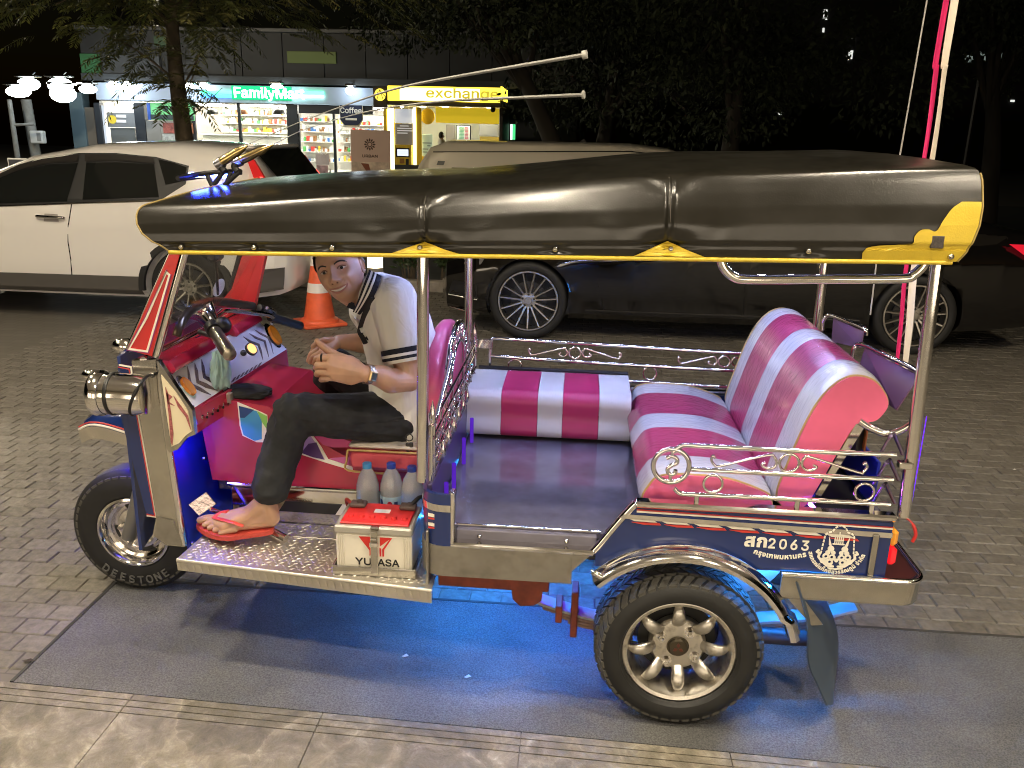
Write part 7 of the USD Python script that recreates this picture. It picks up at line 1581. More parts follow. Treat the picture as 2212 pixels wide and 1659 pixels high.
# upper storey above the shops: dark cladding with coloured panels
ub = thing('upper_storey', 'dark clad upper storey above the store with green panels', 'building', (-8, FY, 3.4))
z0u, z1u = F(560, 168)[2] , F(560, 70)[2]
x0u, x1u = F(176, 120)[0], F(1250, 120)[0]
CLAD = P('cladding_dark', (0.011, 0.0125, 0.014), 0.6, var=(0.6, 0.2))
nP = 12
for k in range(nP):
    a, b = x0u + (x1u - x0u) * k / nP, x0u + (x1u - x0u) * (k + 1) / nP
    part(ub, 'wall_panel', rbox((a + .01, FY - 0.05, z0u + .01), (b - .01, FY + 0.3, z1u), 0.01), CLAD, False)
def front2(name, a, b, c, d, mat, y=-0.1): return front(ub, name, a, b, c, d, mat, y, 0.04)
front2('green_panel', 174, 116, 217, 163, P('clad_green', (0.02, 0.11, 0.035), 0.6)); front2('grey_panel', 222, 118, 345, 163, P('clad_grey', (0.045, 0.05, 0.055), 0.6)); front2('olive_panel', 620, 111, 726, 137, P('clad_olive', (0.14, 0.19, 0.05), 0.6))
front2('green_panel', 332, 78, 380, 100, P('clad_moss', (0.03, 0.075, 0.03), 0.6)); front2('grey_panel', 400, 72, 505, 160, P('clad_grey2', (0.03, 0.033, 0.036), 0.6))
part(ub, 'roof_edge', rbox((x0u - .1, FY - 0.15, z1u + .002), (x1u, FY + 0.4, z1u + 0.15), 0.02), P('edge_grey', (0.05, 0.05, 0.05), 0.5), False)
part(ub, 'back_mass', rbox((x0u, FY + 5.2, 0.0), (x1u, FY + 5.6, z1u), 0.01), CLAD, False)

# ---------------------------------------------------------------- currency kiosk
KY = 31.0
def k3(x, y): return (796.3 + .16 * x, 168.1 + .16 * y)
def K(a, b, dy=0.0): return at(*k3(a, b), y=KY + dy)
kx = thing('exchange_kiosk', 'yellow lit currency exchange kiosk right of the store', 'kiosk', (-4.5, KY, 0))
def kf(name, a, b, c, d, mat, y=0.0, t=0.06, parent=None):
    xl, xr = K(a, (b + d) / 2, y)[0], K(c, (b + d) / 2, y)[0]; zt, zbm = K((a + c) / 2, b, y)[2], max(K((a + c) / 2, d, y)[2], 0.02)
    return part(parent or kx, name, rbox((xl, KY + y, zbm), (xr, KY + y + t, zt), min(0.012, t / 4)), mat, False)
YS = E('kiosk_yellow_light', (1.0, 0.74, 0.06), SIGN * 0.75); YS2 = E('kiosk_pale_light', (1.0, 0.88, 0.38), SIGN * 1.1)
YP = P('kiosk_yellow', (0.75, 0.52, 0.03), 0.45); DKB = P('kiosk_brown', (0.035, 0.025, 0.015), 0.5)
sgn = holder(kx, 'sign_box', 'lit yellow sign box')
kf('sign_face', 255, 120, 1775, 322, YS, -0.9, 0.05, sgn); kf('sign_centre', 420, 140, 1500, 312, YS2, -0.93, 0.03, sgn)
xe, zt, zbm = K(1775, 220, -0.9)[0], K(1775, 112, -0.9)[2], K(1775, 300, -0.9)[2]
part(sgn, 'sign_side', rbox((xe + .01, KY - 0.88, zbm), (xe + 0.05, KY + 1.5, zt), 0.01), YS, False)
part(sgn, 'sign_core', rbox((K(255, 200, -.85)[0], KY - 0.84, zbm), (xe, KY + 1.5, zt - .02), 0.01), DKB, False)
p = K(765, 262, -0.94); part(sgn, 'lettering', text('exchange', 0.30, (p[0], KY - 0.935, p[2]), t=0.02, bold=True, stretch=1.32), P('sign_letters', (0.55, 0.40, 0.02), 0.5, emit=((0.75, 0.6, 0.05), 0.8)), False)
kf('logo_board', 60, 118, 250, 395, DKB, -0.9, 0.1)
p = K(155, 228, -0.93); lm_ = part(kx, 'logo_disc', map3(extr(Point(0, 0).buffer(0.19), 0.02), p, (1, 0, 0), (0, 0, 1.05), (0, -1, 0)), E('logo_yellow', (1.0, 0.78, 0.08), SIGN * 0.6), False)
for sgx in (-1, 1): part(lm_, 'logo_line', map3(extr(unary_union([LineString([(0, .17), (sgx * .05, .02), (sgx * .10, -.14)]).buffer(.011), LineString([(sgx * .06, .10), (sgx * .12, .0), (sgx * .18, -.05)]).buffer(.011)]), 0.01), p + np.array([0, -0.022, 0]), (1, 0, 0), (0, 0, 1), (0, -1, 0)), DKB, False)
kf('soffit', 255, 326, 1790, 380, DKB, -0.85, 0.8)
xk0, xk1 = K(250, 700)[0], K(1765, 700)[0]; zk = K(900, 385)[2]
part(kx, 'back_wall', rbox((xk0, KY + 2.6, 0), (xk1, KY + 2.7, zk), .01), P('kiosk_back', (0.55, 0.60, 0.58), 0.6), False); part(kx, 'floor', rbox((xk0, KY - .1, 0), (xk1, KY + 2.6, .03), .01), FLR, False)
part(kx, 'side_wall', rbox((xk1, KY - .02, 0), (xk1 + .12, KY + 2.6, zk), .01), DKB, False); part(kx, 'side_wall', rbox((xk0 - .12, KY - .02, 0), (xk0, KY + 2.6, zk), .01), YP, False); part(kx, 'ceiling', rbox((xk0, KY, zk), (xk1, KY + 2.6, zk + .06), .01), INT, False)
for k in range(5):
    a = xk0 + (xk1 - xk0) * (k + .5) / 5; part(kx, 'ceiling_spot', lathe([(0.0005, 0), (0.09, 0), (0.09, 0.03)], (a, KY + 0.5, zk - 0.035), 'z', 16), E('kiosk_spot', (1.0, 0.95, 0.8), 170), 30)
for a, c in ((258, 335), (602, 640)): kf('light_column', a, 400, c, 1235, E('column_glow', (1.0, 0.86, 0.35), SIGN * 1.5), -0.05, 0.12)
kf('column_side', 640, 400, 712, 1180, YP, -0.02, 0.1)
kf('machine_header', 350, 420, 592, 612, P('header_lightbox', (0.6, 0.6, 0.6), 0.5, emit=((.8, .85, .95), .5)), 0.0, 0.08); kf('machine_panel', 356, 620, 596, 905, P('panel_taupe', (0.16, 0.14, 0.12), 0.5, emit=((.5, .45, .38), .12)), 0.0, 0.08)
for k, (a, c) in enumerate(((420, 540), (385, 580), (385, 590), (385, 525))): kf('caption', a, 645 + k * 32, c, 655 + k * 32, P('caption_white', (0.8, 0.8, 0.8), 0.5, emit=((1, 1, 1), .35)), -0.02, 0.02)
kf('machine', 350, 905, 575, 1205, YP, -0.25, 0.3); kf('machine_screen', 368, 945, 550, 1070, BLACK, -0.27, 0.03); kf('screen_glow', 385, 965, 535, 1055, E('screen_glow', (0.8, 0.88, 1.0), 1.1), -0.285, 0.02); kf('keypad', 418, 1090, 480, 1155, P('keypad_brown', (0.35, 0.16, 0.03), 0.5), -0.27, 0.03); kf('card_slot', 500, 1095, 540, 1180, BLACK, -0.27, 0.03)
kf('rate_board', 1178, 640, 1380, 900, NAVY, 0.9, 0.08); kf('rate_sheet', 1190, 650, 1366, 890, P('rates_white', (0.65, 0.72, 0.72), 0.5, emit=((.7, .9, .9), .25)), 0.88, 0.03)
for i in range(12):
    kf('rate_row', 1222, 664 + i * 19, 1285, 674 + i * 19, P('rates_green', (0.10, 0.35, 0.22), 0.5), 0.86, 0.02); kf('rate_row', 1296, 664 + i * 19, 1345, 674 + i * 19, P('rates_red', (0.45, 0.12, 0.18), 0.5), 0.86, 0.02)
kf('hanging_banner', 905, 405, 1762, 615, P('banner_yellow', (0.75, 0.50, 0.02), 0.5, emit=((1, .72, .03), .45)), 0.1, 0.04); p = K(800, 520, 0.3); part(kx, 'round_mark', map3(extr(Point(0, 0).buffer(.25), .03), p, (1, 0, 0), (0, 0, 1.1), (0, -1, 0)), YP, False)
kf('grey_panel', 1045, 630, 1160, 900, P('kgrey', (0.20, 0.20, 0.21), 0.5), 1.8, 0.05); kf('grey_panel', 1490, 630, 1755, 790, P('kgrey2', (0.30, 0.33, 0.35), 0.5), 1.5, 0.05); kf('gold_panel', 1500, 795, 1765, 860, P('kgold', (0.30, 0.24, 0.05), 0.5), 1.2, 0.05)
kf('counter', 715, 1060, 1765, 1190, YP, 0.3, 0.5); kf('paper_board', 725, 760, 860, 1060, P('kpaper', (0.6, 0.75, 0.55), 0.5, emit=((.8, 1, .8), .2)), 0.25, 0.03); kf('base_step', 350, 1190, 1765, 1300, P('step_dark', (0.03, 0.03, 0.03), 0.6), -0.3, 0.6)
for k, (a, c, b) in enumerate(((728, 850, 880), (790, 835, 918), (730, 805, 962), (730, 790, 1002))): kf('paper_row', a, b - 5, c, b + 5, P('row_green', (0.10, 0.14, 0.08), 0.5), 0.23, 0.02)
cm = K(1678, 410, -0.3); part(kx, 'dome_camera', lathe([(0.0005, -.14), (.06, -.12), (.09, -.06), (.09, .06), (0.0005, .06)], cm, 'z', 16), BLACK, 40)
bp_ = at(*k3(985, 785), y=KY - 0.8)
bystander(*k3(985, 785), KY - 0.8 - FY, 'person with black hair and a white shirt at the exchange kiosk', P('shirt_white', (0.62, 0.62, 0.6), 0.8), 1)
gb = thing('green_lightbox', 'small green and white lit sign beyond the exchange kiosk', 'sign', (at(1107, 297, y=34)[0], 34, 0))
for (a, b, c, d, m) in ((1102, 268, 1107, 302, E('gl_white', (.8, 1, .9), 1.6)), (1107, 268, 1113, 302, E('gl_green', (.1, .9, .3), 1.0))): front(gb, 'panel', a, b, c, d, m, 1.0, 0.05)
front(gb, 'post', 1105, 302, 1110, 372, BLACK, 1.02, 0.05)
# beige roll-up banner before the store
q = at(800, 330, y=27.5); bn = thing('banner_stand', 'beige banner stand with a round ornament and a hand massage picture', 'banner', (q[0], 27.5, 0))
xa, xb_, za, zb_2 = at(758, 330, y=27.5)[0], at(843, 330, y=27.5)[0], at(800, 392, y=27.5)[2], at(800, 281, y=27.5)[2]
part(bn, 'sheet', rbox((xa, 27.5, za), (xb_, 27.53, zb_2), .005), P('banner_beige', (0.74, 0.52, 0.42), 0.7), False); part(bn, 'foot', rbox((xa - .05, 27.4, 0.0), (xb_ + .05, 27.7, max(za - 0.005, .06)), .01), STEEL, False)
cx_, cz_ = (xa + xb_) / 2 - .02, at(800, 312, y=27.5)[2]
orn = []
for k in range(12):
    a = 2 * np.pi * k / 12; orn.append(affinity.rotate(affinity.scale(Point(0.14, 0).buffer(.035), 1.3, .7), math.degrees(a), origin=(0, 0)))
    orn.append(Point(.07 * math.cos(a + .26), .07 * math.sin(a + .26)).buffer(.018))
part(bn, 'ornament', map3(extr(unary_union(orn), .004), (cx_, 27.499, cz_), (1, 0, 0), (0, 0, 1), (0, -1, 0)), P('ornament_brown', (0.10, 0.05, 0.03), 0.6), False)
part(bn, 'lettering', text('URBAN', 0.085, (cx_, 27.499, cz_ - .40), t=.004, bold=True, centre=True, stretch=1.3), P('ornament_brown', (0.10, 0.05, 0.03), 0.6), False)
part(bn, 'picture', rbox((xa + .03, 27.492, za + .02), (xb_ - .03, 27.499, at(800, 350, y=27.5)[2]), .001), P('picture_skin', (0.78, 0.55, 0.43), 0.7, var=(3, 0.4)), False)
part(bn, 'picture_cloth', plate([(cx_ - .3, cz_ - .58), (cx_ - .05, cz_ - .60), (cx_ + .05, cz_ - .95), (cx_ - .15, cz_ - .80)], 27.490, .002), P('picture_rust', (0.25, 0.07, 0.03), 0.7), False)

# ---------------------------------------------------------------- floodlights, poles on the far left
FL = E('flood_glow', (0.85, 0.95, 1.0), 22)
def flood(px, py, w, h, y, lab, pole_=True):
    p = at(px, py, y=y); sc = y / 1822.8; W, H = w * sc / 2, h * sc / 2
    t = thing('floodlight', lab, 'floodlight', tuple(p), 'cold white floodlights along the shop front')
    part(t, 'lens', trimesh.creation.icosphere(3, 1.0).apply_transform(np.diag([W, 0.22, H, 1])), FL, 60, local=True)
    part(t, 'housing', rbox((-W * .95, -0.2, H + .01), (W * .95, 0.2, H + .09), .02), STEEL, 30, local=True)
    if pole_: part(t, 'bracket', bar((0, 0.1, H + .05), (0, 0.1 + (0.6 if y > 30 else 0.3), H + 0.2), .03), STEEL, local=True)
for args in ((62, 182, 50, 26, 29.0, 'upper floodlight of the pair at the far left edge'), (40, 198, 56, 24, 29.0, 'lower floodlight of the pair at the far left edge'), (130, 184, 56, 30, 29.0, 'large floodlight left of the store, upper one'), (136, 203, 58, 36, 29.0, 'large floodlight left of the store, lower one'),
             (190, 193, 38, 18, 29.5, 'small floodlight beside the corner column of the store'), (246, 186, 30, 16, 32.3, 'left one of the two floodlights above the cash machine'), (274, 187, 28, 16, 32.3, 'right one of the two floodlights above the cash machine'), (411, 187, 26, 10, 32.3, 'left floodlight beside the tree trunk'), (441, 186, 24, 10, 32.3, 'floodlight above the left end of the green sign'), (598, 187, 26, 9, 32.2, 'floodlight above the letters of the green sign'), (757, 196, 19, 17, 32.2, 'round floodlight right of the green sign')): flood(*args)
PGREY = P('pole_grey', (0.16, 0.165, 0.16), 0.7, var=(6, 0.2))
pl_ = thing('utility_pole', 'grey concrete pole with a meter box at the far left', 'pole', (at(62, 300, y=31.3)[0], 31.3, 0))
a, b = at(56, 215, y=31.3), at(76, 330, y=31.3)
part(pl_, 'shaft', tube([(b[0] + .1, 31.3, 0), b, a], [.2, .19, .18], 14), PGREY, 50)
m_ = at(83, 297, y=31.0); part(pl_, 'meter_box', rbox(m_ + [-.26, -.12, -.21], m_ + [.24, .12, .24], .03), P('meter_grey', (0.45, 0.47, 0.47), 0.5), 30); part(pl_, 'meter_door', rbox(m_ + [.02, -.14, -.12], m_ + [.18, -.121, .17], .01), P('meter_door', (0.20, 0.21, 0.21), 0.5), False)
pl2 = thing('thin_pole', 'thin grey pole beside the meter box pole', 'pole', (at(30, 300, y=30)[0], 30, 0)); a, b = at(20, 215, y=30), at(38, 340, y=30); part(pl2, 'shaft', tube([(b[0], 30, 0), b, a], [.09, .09, .08], 10), PGREY, 50); part(pl2, 'cross_arm', bar(at(30, 270, y=30), at(75, 268, y=30), .05), PGREY)
nb = thing('notice_frame', 'small white framed notice low at the left edge behind the white car', 'sign', (at(35, 350, y=25)[0], 25, 0)); a, b = at(15, 341, y=25), at(62, 375, y=25)
part(nb, 'frame', rbox((a[0], 25, b[2]), (b[0], 25.04, a[2]), .01), WHITE, False); part(nb, 'board', rbox((a[0] + .04, 24.98, b[2] + .04), (b[0] - .04, 24.999, a[2] - .04), .005), P('board_dark', (0.06, 0.06, 0.07), 0.5), False); part(nb, 'leg', bar(((a[0] + b[0]) / 2, 25.02, 0), ((a[0] + b[0]) / 2, 25.02, b[2]), .03), STEEL)

# ---------------------------------------------------------------- trees
def bark(): return P('bark', (0.085, 0.066, 0.045), 0.9, var=(8, 0.35), bump=(26, 0.9, 6))
r5 = np.random.default_rng(33)
FEATHER = [usdkit.material(stage, f'/World/Looks/feather_leaf_{"ab"[k]}', {'d': ('principled_bsdf', {'base_color': c, 'roughness': 0.55}), 't': ('translucent_bsdf', {'color': c2_}), 'm': ('mix_closure', {'fac': 0.3})}, [('d.BSDF', 'm.closure1'), ('t.BSDF', 'm.closure2')], surface='m.closure') for k, (c, c2_) in enumerate((((0.13, 0.125, 0.045), (0.12, 0.13, 0.03)), ((0.085, 0.095, 0.035), (0.08, 0.10, 0.02))))]
tr = thing('feathery_tree', 'feathery leaved tree with a slim brown trunk before the store', 'tree', (at(398, 310, y=14)[0], 14, 0))
TY = 14.0
tpts = [np.array([at(400, 310, y=TY)[0] + .03, TY, 0.0])] + [at(a, b, y=TY) for a, b in ((399, 310), (390, 240), (383, 180), (374, 90), (370, 0), (362, -130), (366, -300))]
tl_ = spline(tpts, 6)
part(tr, 'trunk', tube(tl_, np.interp(np.linspace(0, 1, len(tl_)), [0, .15, .5, 1], [.17, .14, .115, .05]), 14), bark(), 60)
limbs = []
def limb(a, b, sag, r0, dy=0.0):
    p, q = at(*a, y=TY), at(*b, y=TY + dy); ln = spline([p, (p + q) / 2 + [0, 0, sag], q], 7)
    part(tr, 'limb', tube(ln, np.linspace(r0, r0 * .35, len(ln)), 7), bark(), 60); limbs.append(ln)
for a, b, s_, r0, dy in (((388, 200), (455, 60), -.05, .022, -.5), ((390, 235), (430, 130), .0, .016, -.3), ((393, 262), (480, 190), -.04, .014, -.6), ((376, 170), (225, 70), .06, .022, .4), ((372, 70), (470, -60), .05, .03, .6), ((372, 60), (260, -30), .1, .035, -.8), ((371, 20), (560, -40), .25, .03, -.6), ((371, 0), (120, 10), .3, .03, -.5), ((368, -60), (640, 10), .5, .03, .3), ((366, -100), (30, -30), .5, .03, .2), ((366, -140), (760, -30), .6, .03, -.8), ((368, -80), (500, 60), .5, .025, .8), ((368, -60), (250, 60), .3, .02, 1.0)): limb(a, b, s_, r0, dy)
def frond(base, d, L, out, nl):
    d = d / np.linalg.norm(d); droop = np.array([0, 0, -1.0])
    pts = [base + d * L * u + droop * L * 0.45 * u * u for u in np.linspace(0, 1, 6)]
    side = np.cross(d, [0, 0, 1.0]); side /= max(np.linalg.norm(side), 1e-6)
    for i in range(nl):
        u = 0.12 + 0.88 * i / nl; k = u * 5; j = min(int(k), 4); p = pts[j] + (pts[j + 1] - pts[j]) * (k - j); tang = pts[j + 1] - pts[j]; tang /= np.linalg.norm(tang)
        for sg in (-1, 1):
            dd = side * sg + tang * 0.75 + r5.normal(0, .12, 3); dd /= np.linalg.norm(dd); l = L * 0.34 * (1.05 - 0.6 * u)
            out.append(leaf_quad(p, dd + droop * .25, np.cross(dd, tang) + r5.normal(0, .3, 3), l, 0.014))
fq = [[], []]
for _ in range(640):
    if r5.random() < 0.55:
        ln = limbs[int(r5.integers(len(limbs)))]; u = r5.uniform(.25, 1); p = ln[int(u * (len(ln) - 1))] + r5.normal(0, .16, 3)
    else:
        p = at(r5.uniform(-60, 660) if r5.random() < .75 else r5.uniform(560, 880), r5.uniform(-160, 75) if r5.random() < .6 else r5.uniform(-160, 10), y=TY + r5.normal(0, .9))
    dq = (p - EYE); zq = dq @ fwd; ux, uy = 1106 + 1822.8 * (dq @ right) / zq, 829.5 - 1822.8 * (dq @ up) / zq
    if 405 < ux < 1000 and uy > 95: continue
    d = p - np.array([tpts[3][0], TY, p[2] - .15]); d = d + r5.normal(0, .5, 3); d[2] = d[2] * .4 + r5.uniform(-.1, .35)
    frond(p, d, r5.uniform(.45, .95), fq[int(r5.integers(2))], 15)
for k in range(2): part(tr, 'crown', leaves_mesh(fq[k]), FEATHER[k], False)
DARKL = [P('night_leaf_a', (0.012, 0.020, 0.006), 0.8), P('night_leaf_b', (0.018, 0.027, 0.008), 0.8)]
def dark_tree(lab, cpx, cpy, rx, rz, y, n, trunk_px, seed, size=.16):
    r = np.random.default_rng(seed); c = at(cpx, cpy, y=y); t = thing('leafy_tree', lab, 'tree', (c[0], y, 0), 'dark trees beyond the forecourt')
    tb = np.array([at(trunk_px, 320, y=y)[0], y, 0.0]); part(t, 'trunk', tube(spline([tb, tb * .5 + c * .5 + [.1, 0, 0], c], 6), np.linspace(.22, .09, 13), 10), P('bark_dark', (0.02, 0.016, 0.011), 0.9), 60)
    lobes = [c + np.array([r.normal(0, rx * .5), r.normal(0, 1.0), r.normal(0, rz * .45)]) for _ in range(14)]
    for l in lobes[:7]: part(t, 'limb', tube(spline([c * .6 + tb * .4, (c + l) / 2, l], 5), np.linspace(.07, .02, 11), 6), P('bark_dark', (0.02, 0.016, 0.011), 0.9), 60)
    q = [[], []]
    for i in range(n):
        l = lobes[int(r.integers(len(lobes)))]; v_ = r.normal(0, 1, 3); v_ /= np.linalg.norm(v_); p = l + v_ * np.array([rx * .45, 1.0, rz * .42]) * r.uniform(.35, 1.0) ** .5
        d = v_ * .5 + r.normal(0, .6, 3) + [0, 0, -.5]; q[int(r.integers(2))].append(leaf_quad(p, d, r.normal(0, 1, 3), size * r.uniform(.6, 1.2), size * r.uniform(.12, .26)))
    for k in range(2): part(t, 'crown', leaves_mesh(q[k]), DARKL[k], False)
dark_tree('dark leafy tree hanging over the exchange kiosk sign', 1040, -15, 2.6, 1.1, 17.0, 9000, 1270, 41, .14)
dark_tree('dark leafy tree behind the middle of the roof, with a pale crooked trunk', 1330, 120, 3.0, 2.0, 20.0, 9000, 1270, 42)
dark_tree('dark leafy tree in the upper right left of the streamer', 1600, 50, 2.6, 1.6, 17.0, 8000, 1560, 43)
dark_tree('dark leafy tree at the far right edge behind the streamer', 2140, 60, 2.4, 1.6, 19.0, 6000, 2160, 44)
# dark building with a few lit windows seen through the trees, and a pale sign
db = thing('distant_building', 'dark building far right with a few small lit windows', 'building', (14, 60, 0))
x0, x1 = at(1250, 200, y=60)[0], at(2260, 200, y=60)[0]
part(db, 'wall', rbox((x0, 60, 0), (x1, 61, 18), .05), P('far_wall', (0.02, 0.02, 0.02), 0.8), False)
for (a, b, w, h) in ((1783, 30, 7, 16), (1785, 38, 5, 8), (1779, 66, 4, 10), (1697, 118, 5, 14), (1842, 88, 7, 14), (1838, 118, 8, 16), (1832, 125, 5, 8), (1684, 245, 10, 5), (2188, 218, 8, 4)):
    p = at(a, b, y=59.9); s_ = 60 / 1822.8; part(db, 'window', rbox((p[0] - w * s_ / 2, 59.9, p[2] - h * s_ / 2), (p[0] + w * s_ / 2, 60, p[2] + h * s_ / 2), .02), E('far_window', (0.9, 0.92, 0.85), 0.9), False)
rs = thing('roof_sign', 'pale green lit sign high at the right edge', 'sign', (at(2128, 120, y=45)[0], 45, 0))
q = [at(a, b, y=45) for a, b in ((2086, 135), (2090, 118), (2166, 100), (2166, 128))]
part(rs, 'panel', plate([(p[0], p[2]) for p in q], 45, .2), E('pale_sign', (0.50, 0.62, 0.55), 0.30), False); part(rs, 'post', bar((q[1][0] * .5 + q[2][0] * .5, 45.1, 0), (q[1][0] * .5 + q[2][0] * .5, 45.1, q[0][2]), .15), BLACK)
tb_ = thing('far_tower', 'dark tower block with two lit slit windows behind the feathery tree', 'building', (at(337, 40, y=70)[0], 70, 0))
a, b = at(200, 40, y=70)[0], at(480, 40, y=70)[0]
part(tb_, 'wall', rbox((a, 70, 0), (b, 74, at(337, -200, y=70)[2]), .05), P('far_wall', (0.02, 0.02, 0.02), 0.8), False)
for px, py in ((333, 3), (339, 3), (334, 66), (340, 66)):
    p = at(px, py, y=69.9); part(tb_, 'window', rbox((p[0] - .08, 69.9, p[2] - .4), (p[0] + .08, 70, p[2] + .4), .02), E('slit_window', (1, .92, .75), 0.7), False)
# ================================================================== the driver
def c5(x, y): return ((650 + x * .2712) / 1.1302, (550 + y * .2712) / 1.1302)
def A5(x, y, Y): return at(*c5(x, y), y=Y)
SKIN = usdkit.material(stage, '/World/Looks/skin', {'g': ('geometry', {}), 'n': ('noise_texture', {'scale': 18.0, 'detail': 4.0}), 'r': ('rgb_ramp', {'ramp': [(0.3, (0.38, 0.22, 0.145)), (0.7, (0.50, 0.30, 0.195))]}),
    'n2': ('noise_texture', {'scale': 420.0, 'detail': 2.0}), 'b': ('bump', {'strength': 0.12, 'distance': 0.002}), 'p': ('principled_bsdf', {'roughness': 0.46, 'subsurface_weight': 0.18, 'subsurface_radius': (1.0, 0.35, 0.2), 'subsurface_scale': 0.008})},
    [('g.position', 'n.vector'), ('g.position', 'n2.vector'), ('n.fac', 'r.fac'), ('r.color', 'p.base_color'), ('n2.fac', 'b.height'), ('b.normal', 'p.normal')], surface='p.BSDF')
SHIRT = usdkit.material(stage, '/World/Looks/shirt_white', {'g': ('geometry', {}), 'm': ('mapping', {'mapping_type': 'point', 'rotation': (0.3, 0.5, 0.4), 'scale': (1.0, 1.0, 0.45)}), 'n': ('noise_texture', {'scale': 13.0, 'detail': 3.0, 'distortion': 1.2}), 'b': ('bump', {'strength': 0.5, 'distance': 0.02}),
    'w': ('noise_texture', {'scale': 700.0}), 'b2': ('bump', {'strength': 0.2, 'distance': 0.001}), 'p': ('principled_bsdf', {'base_color': (0.70, 0.68, 0.63), 'roughness': 0.85})},
    [('g.position', 'm.vector'), ('m.vector', 'n.vector'), ('g.position', 'w.vector'), ('n.fac', 'b.height'), ('w.fac', 'b2.height'), ('b.normal', 'b2.normal'), ('b2.normal', 'p.normal')], surface='p.BSDF')
NAVYC = P('collar_navy', (0.008, 0.009, 0.018), 0.85); WHITEC = P('collar_white', (0.70, 0.69, 0.66), 0.85)
JEANS = P('jeans_black', (0.013, 0.0145, 0.017), 0.85, var=(30, 0.35), bump=(45, 0.5))
dr = thing('person', 'smiling driver in white polo shirt, black jeans and red flip-flops, leaning forward', 'person', (-0.75, 2.75, 0.74))
S_ = lambda p, r: m3.Manifold.sphere(r, 24).translate(tuple(map(float, p)))
def union(ms): return m3.Manifold.batch_boolean(ms, m3.OpType.Add)
def hullof(js): return m3.Manifold.batch_hull([S_(p, r) for p, r in js])

# ---- head, in its own frame: x to the side, y out of the face, z up
HC = A5(668, 405, 2.735)
cd = EYE - HC; cd /= np.linalg.norm(cd)
fh = cd - right * 0.30 - up * 0.12; fh /= np.linalg.norm(fh)
uh = up * math.cos(0.27) - right * math.sin(0.27); uh -= fh * (uh @ fh); uh /= np.linalg.norm(uh)
xh = np.cross(fh, uh)
def H(p): p = np.atleast_2d(p); return HC + p[:, :1] * xh + p[:, 1:2] * fh + p[:, 2:3] * uh
ico = trimesh.creation.icosphere(5, 1.0); d = np.array(ico.vertices)
def g2(x, z, cx, cz, sx, sz): return np.exp(-((x - cx) / sx) ** 2 - ((z - cz) / sz) ** 2)
def head_surface(d):
    x, y, z = d[:, 0] * 0.074, d[:, 1] * 0.092, d[:, 2] * 0.116
    low = np.clip(-z / 0.116, 0, 1)
    x = x * (1 - 0.30 * low ** 1.6); front = np.clip(d[:, 1], 0, 1)
    y = np.where(d[:, 1] > 0, y * (1 - 0.10 * (1 - low)), y * (1 - 0.30 * low))
    y = y + 0.010 * low * front
    f = front ** 0.5
    ax = np.abs(x)
    dy = 0.0
    dy = dy + 0.026 * g2(x, z, 0, -0.020, 0.0125, 0.015) + 0.012 * g2(x, z, 0, 0.004, 0.0085, 0.022) + 0.011 * g2(ax, z, 0.0140, -0.025, 0.0065, 0.007)
    dy = dy - 0.011 * g2(ax, z, 0.031, 0.010, 0.016, 0.011) + 0.006 * g2(ax, z, 0.030, 0.029, 0.022, 0.008)
    dy = dy + 0.008 * g2(ax, z, 0.043, -0.022, 0.016, 0.015) - 0.006 * g2(ax, z, 0.036, -0.045, 0.005, 0.020) - 0.004 * g2(ax, z, 0.024, -0.030, 0.005, 0.008)
    mz = -0.0560 + 9.0 * x ** 2
    dy = dy + 0.006 * np.exp(-((z - mz - 0.0095) / 0.005) ** 2 - (x / 0.024) ** 2) + 0.0075 * np.exp(-((z - mz + 0.0115) / 0.006) ** 2 - (x / 0.020) ** 2) - 0.010 * np.exp(-((z - mz) / 0.0055) ** 2 - (x / 0.024) ** 2)
    dy = dy + 0.010 * g2(x, z, 0, -0.090, 0.020, 0.014)
    y = y + dy * f
    return np.stack([x, y, z], 1)
hv = head_surface(d)
head = m3.Manifold(m3.Mesh(H(hv).astype(np.float32), np.array(ico.faces, np.uint32)))
if head.volume() < 0: head = m3.Manifold(m3.Mesh(H(hv).astype(np.float32), np.array(ico.faces[:, ::-1], np.uint32)))
def face_pt(x, z, lift=0.0):
    """the point of the face's front at (x, z)"""
    k = np.where(hv[:, 1] > 0.0, (hv[:, 0] - x) ** 2 + (hv[:, 2] - z) ** 2, 9)
    i = np.argsort(k)[:4]; w = 1 / (k[i] + 1e-8); y = (hv[i, 1] * w).sum() / w.sum()
    return H(np.array([[x, y + lift, z]]))[0]
ears = []
for sx in (-1, 1):
    e = m3.Manifold.sphere(1.0, 24).scale((0.009, 0.019, 0.031)) - m3.Manifold.sphere(1.0, 20).scale((0.009, 0.012, 0.021)).translate((sx * 0.007, 0.003, 0.002))
    M = np.column_stack([xh, fh, uh, H([[sx * 0.073, -0.008, -0.002]])[0]])
    ears.append(e.transform(M) if np.linalg.det(M[:, :3]) > 0 else e.mirror((1, 0, 0)).transform(M))
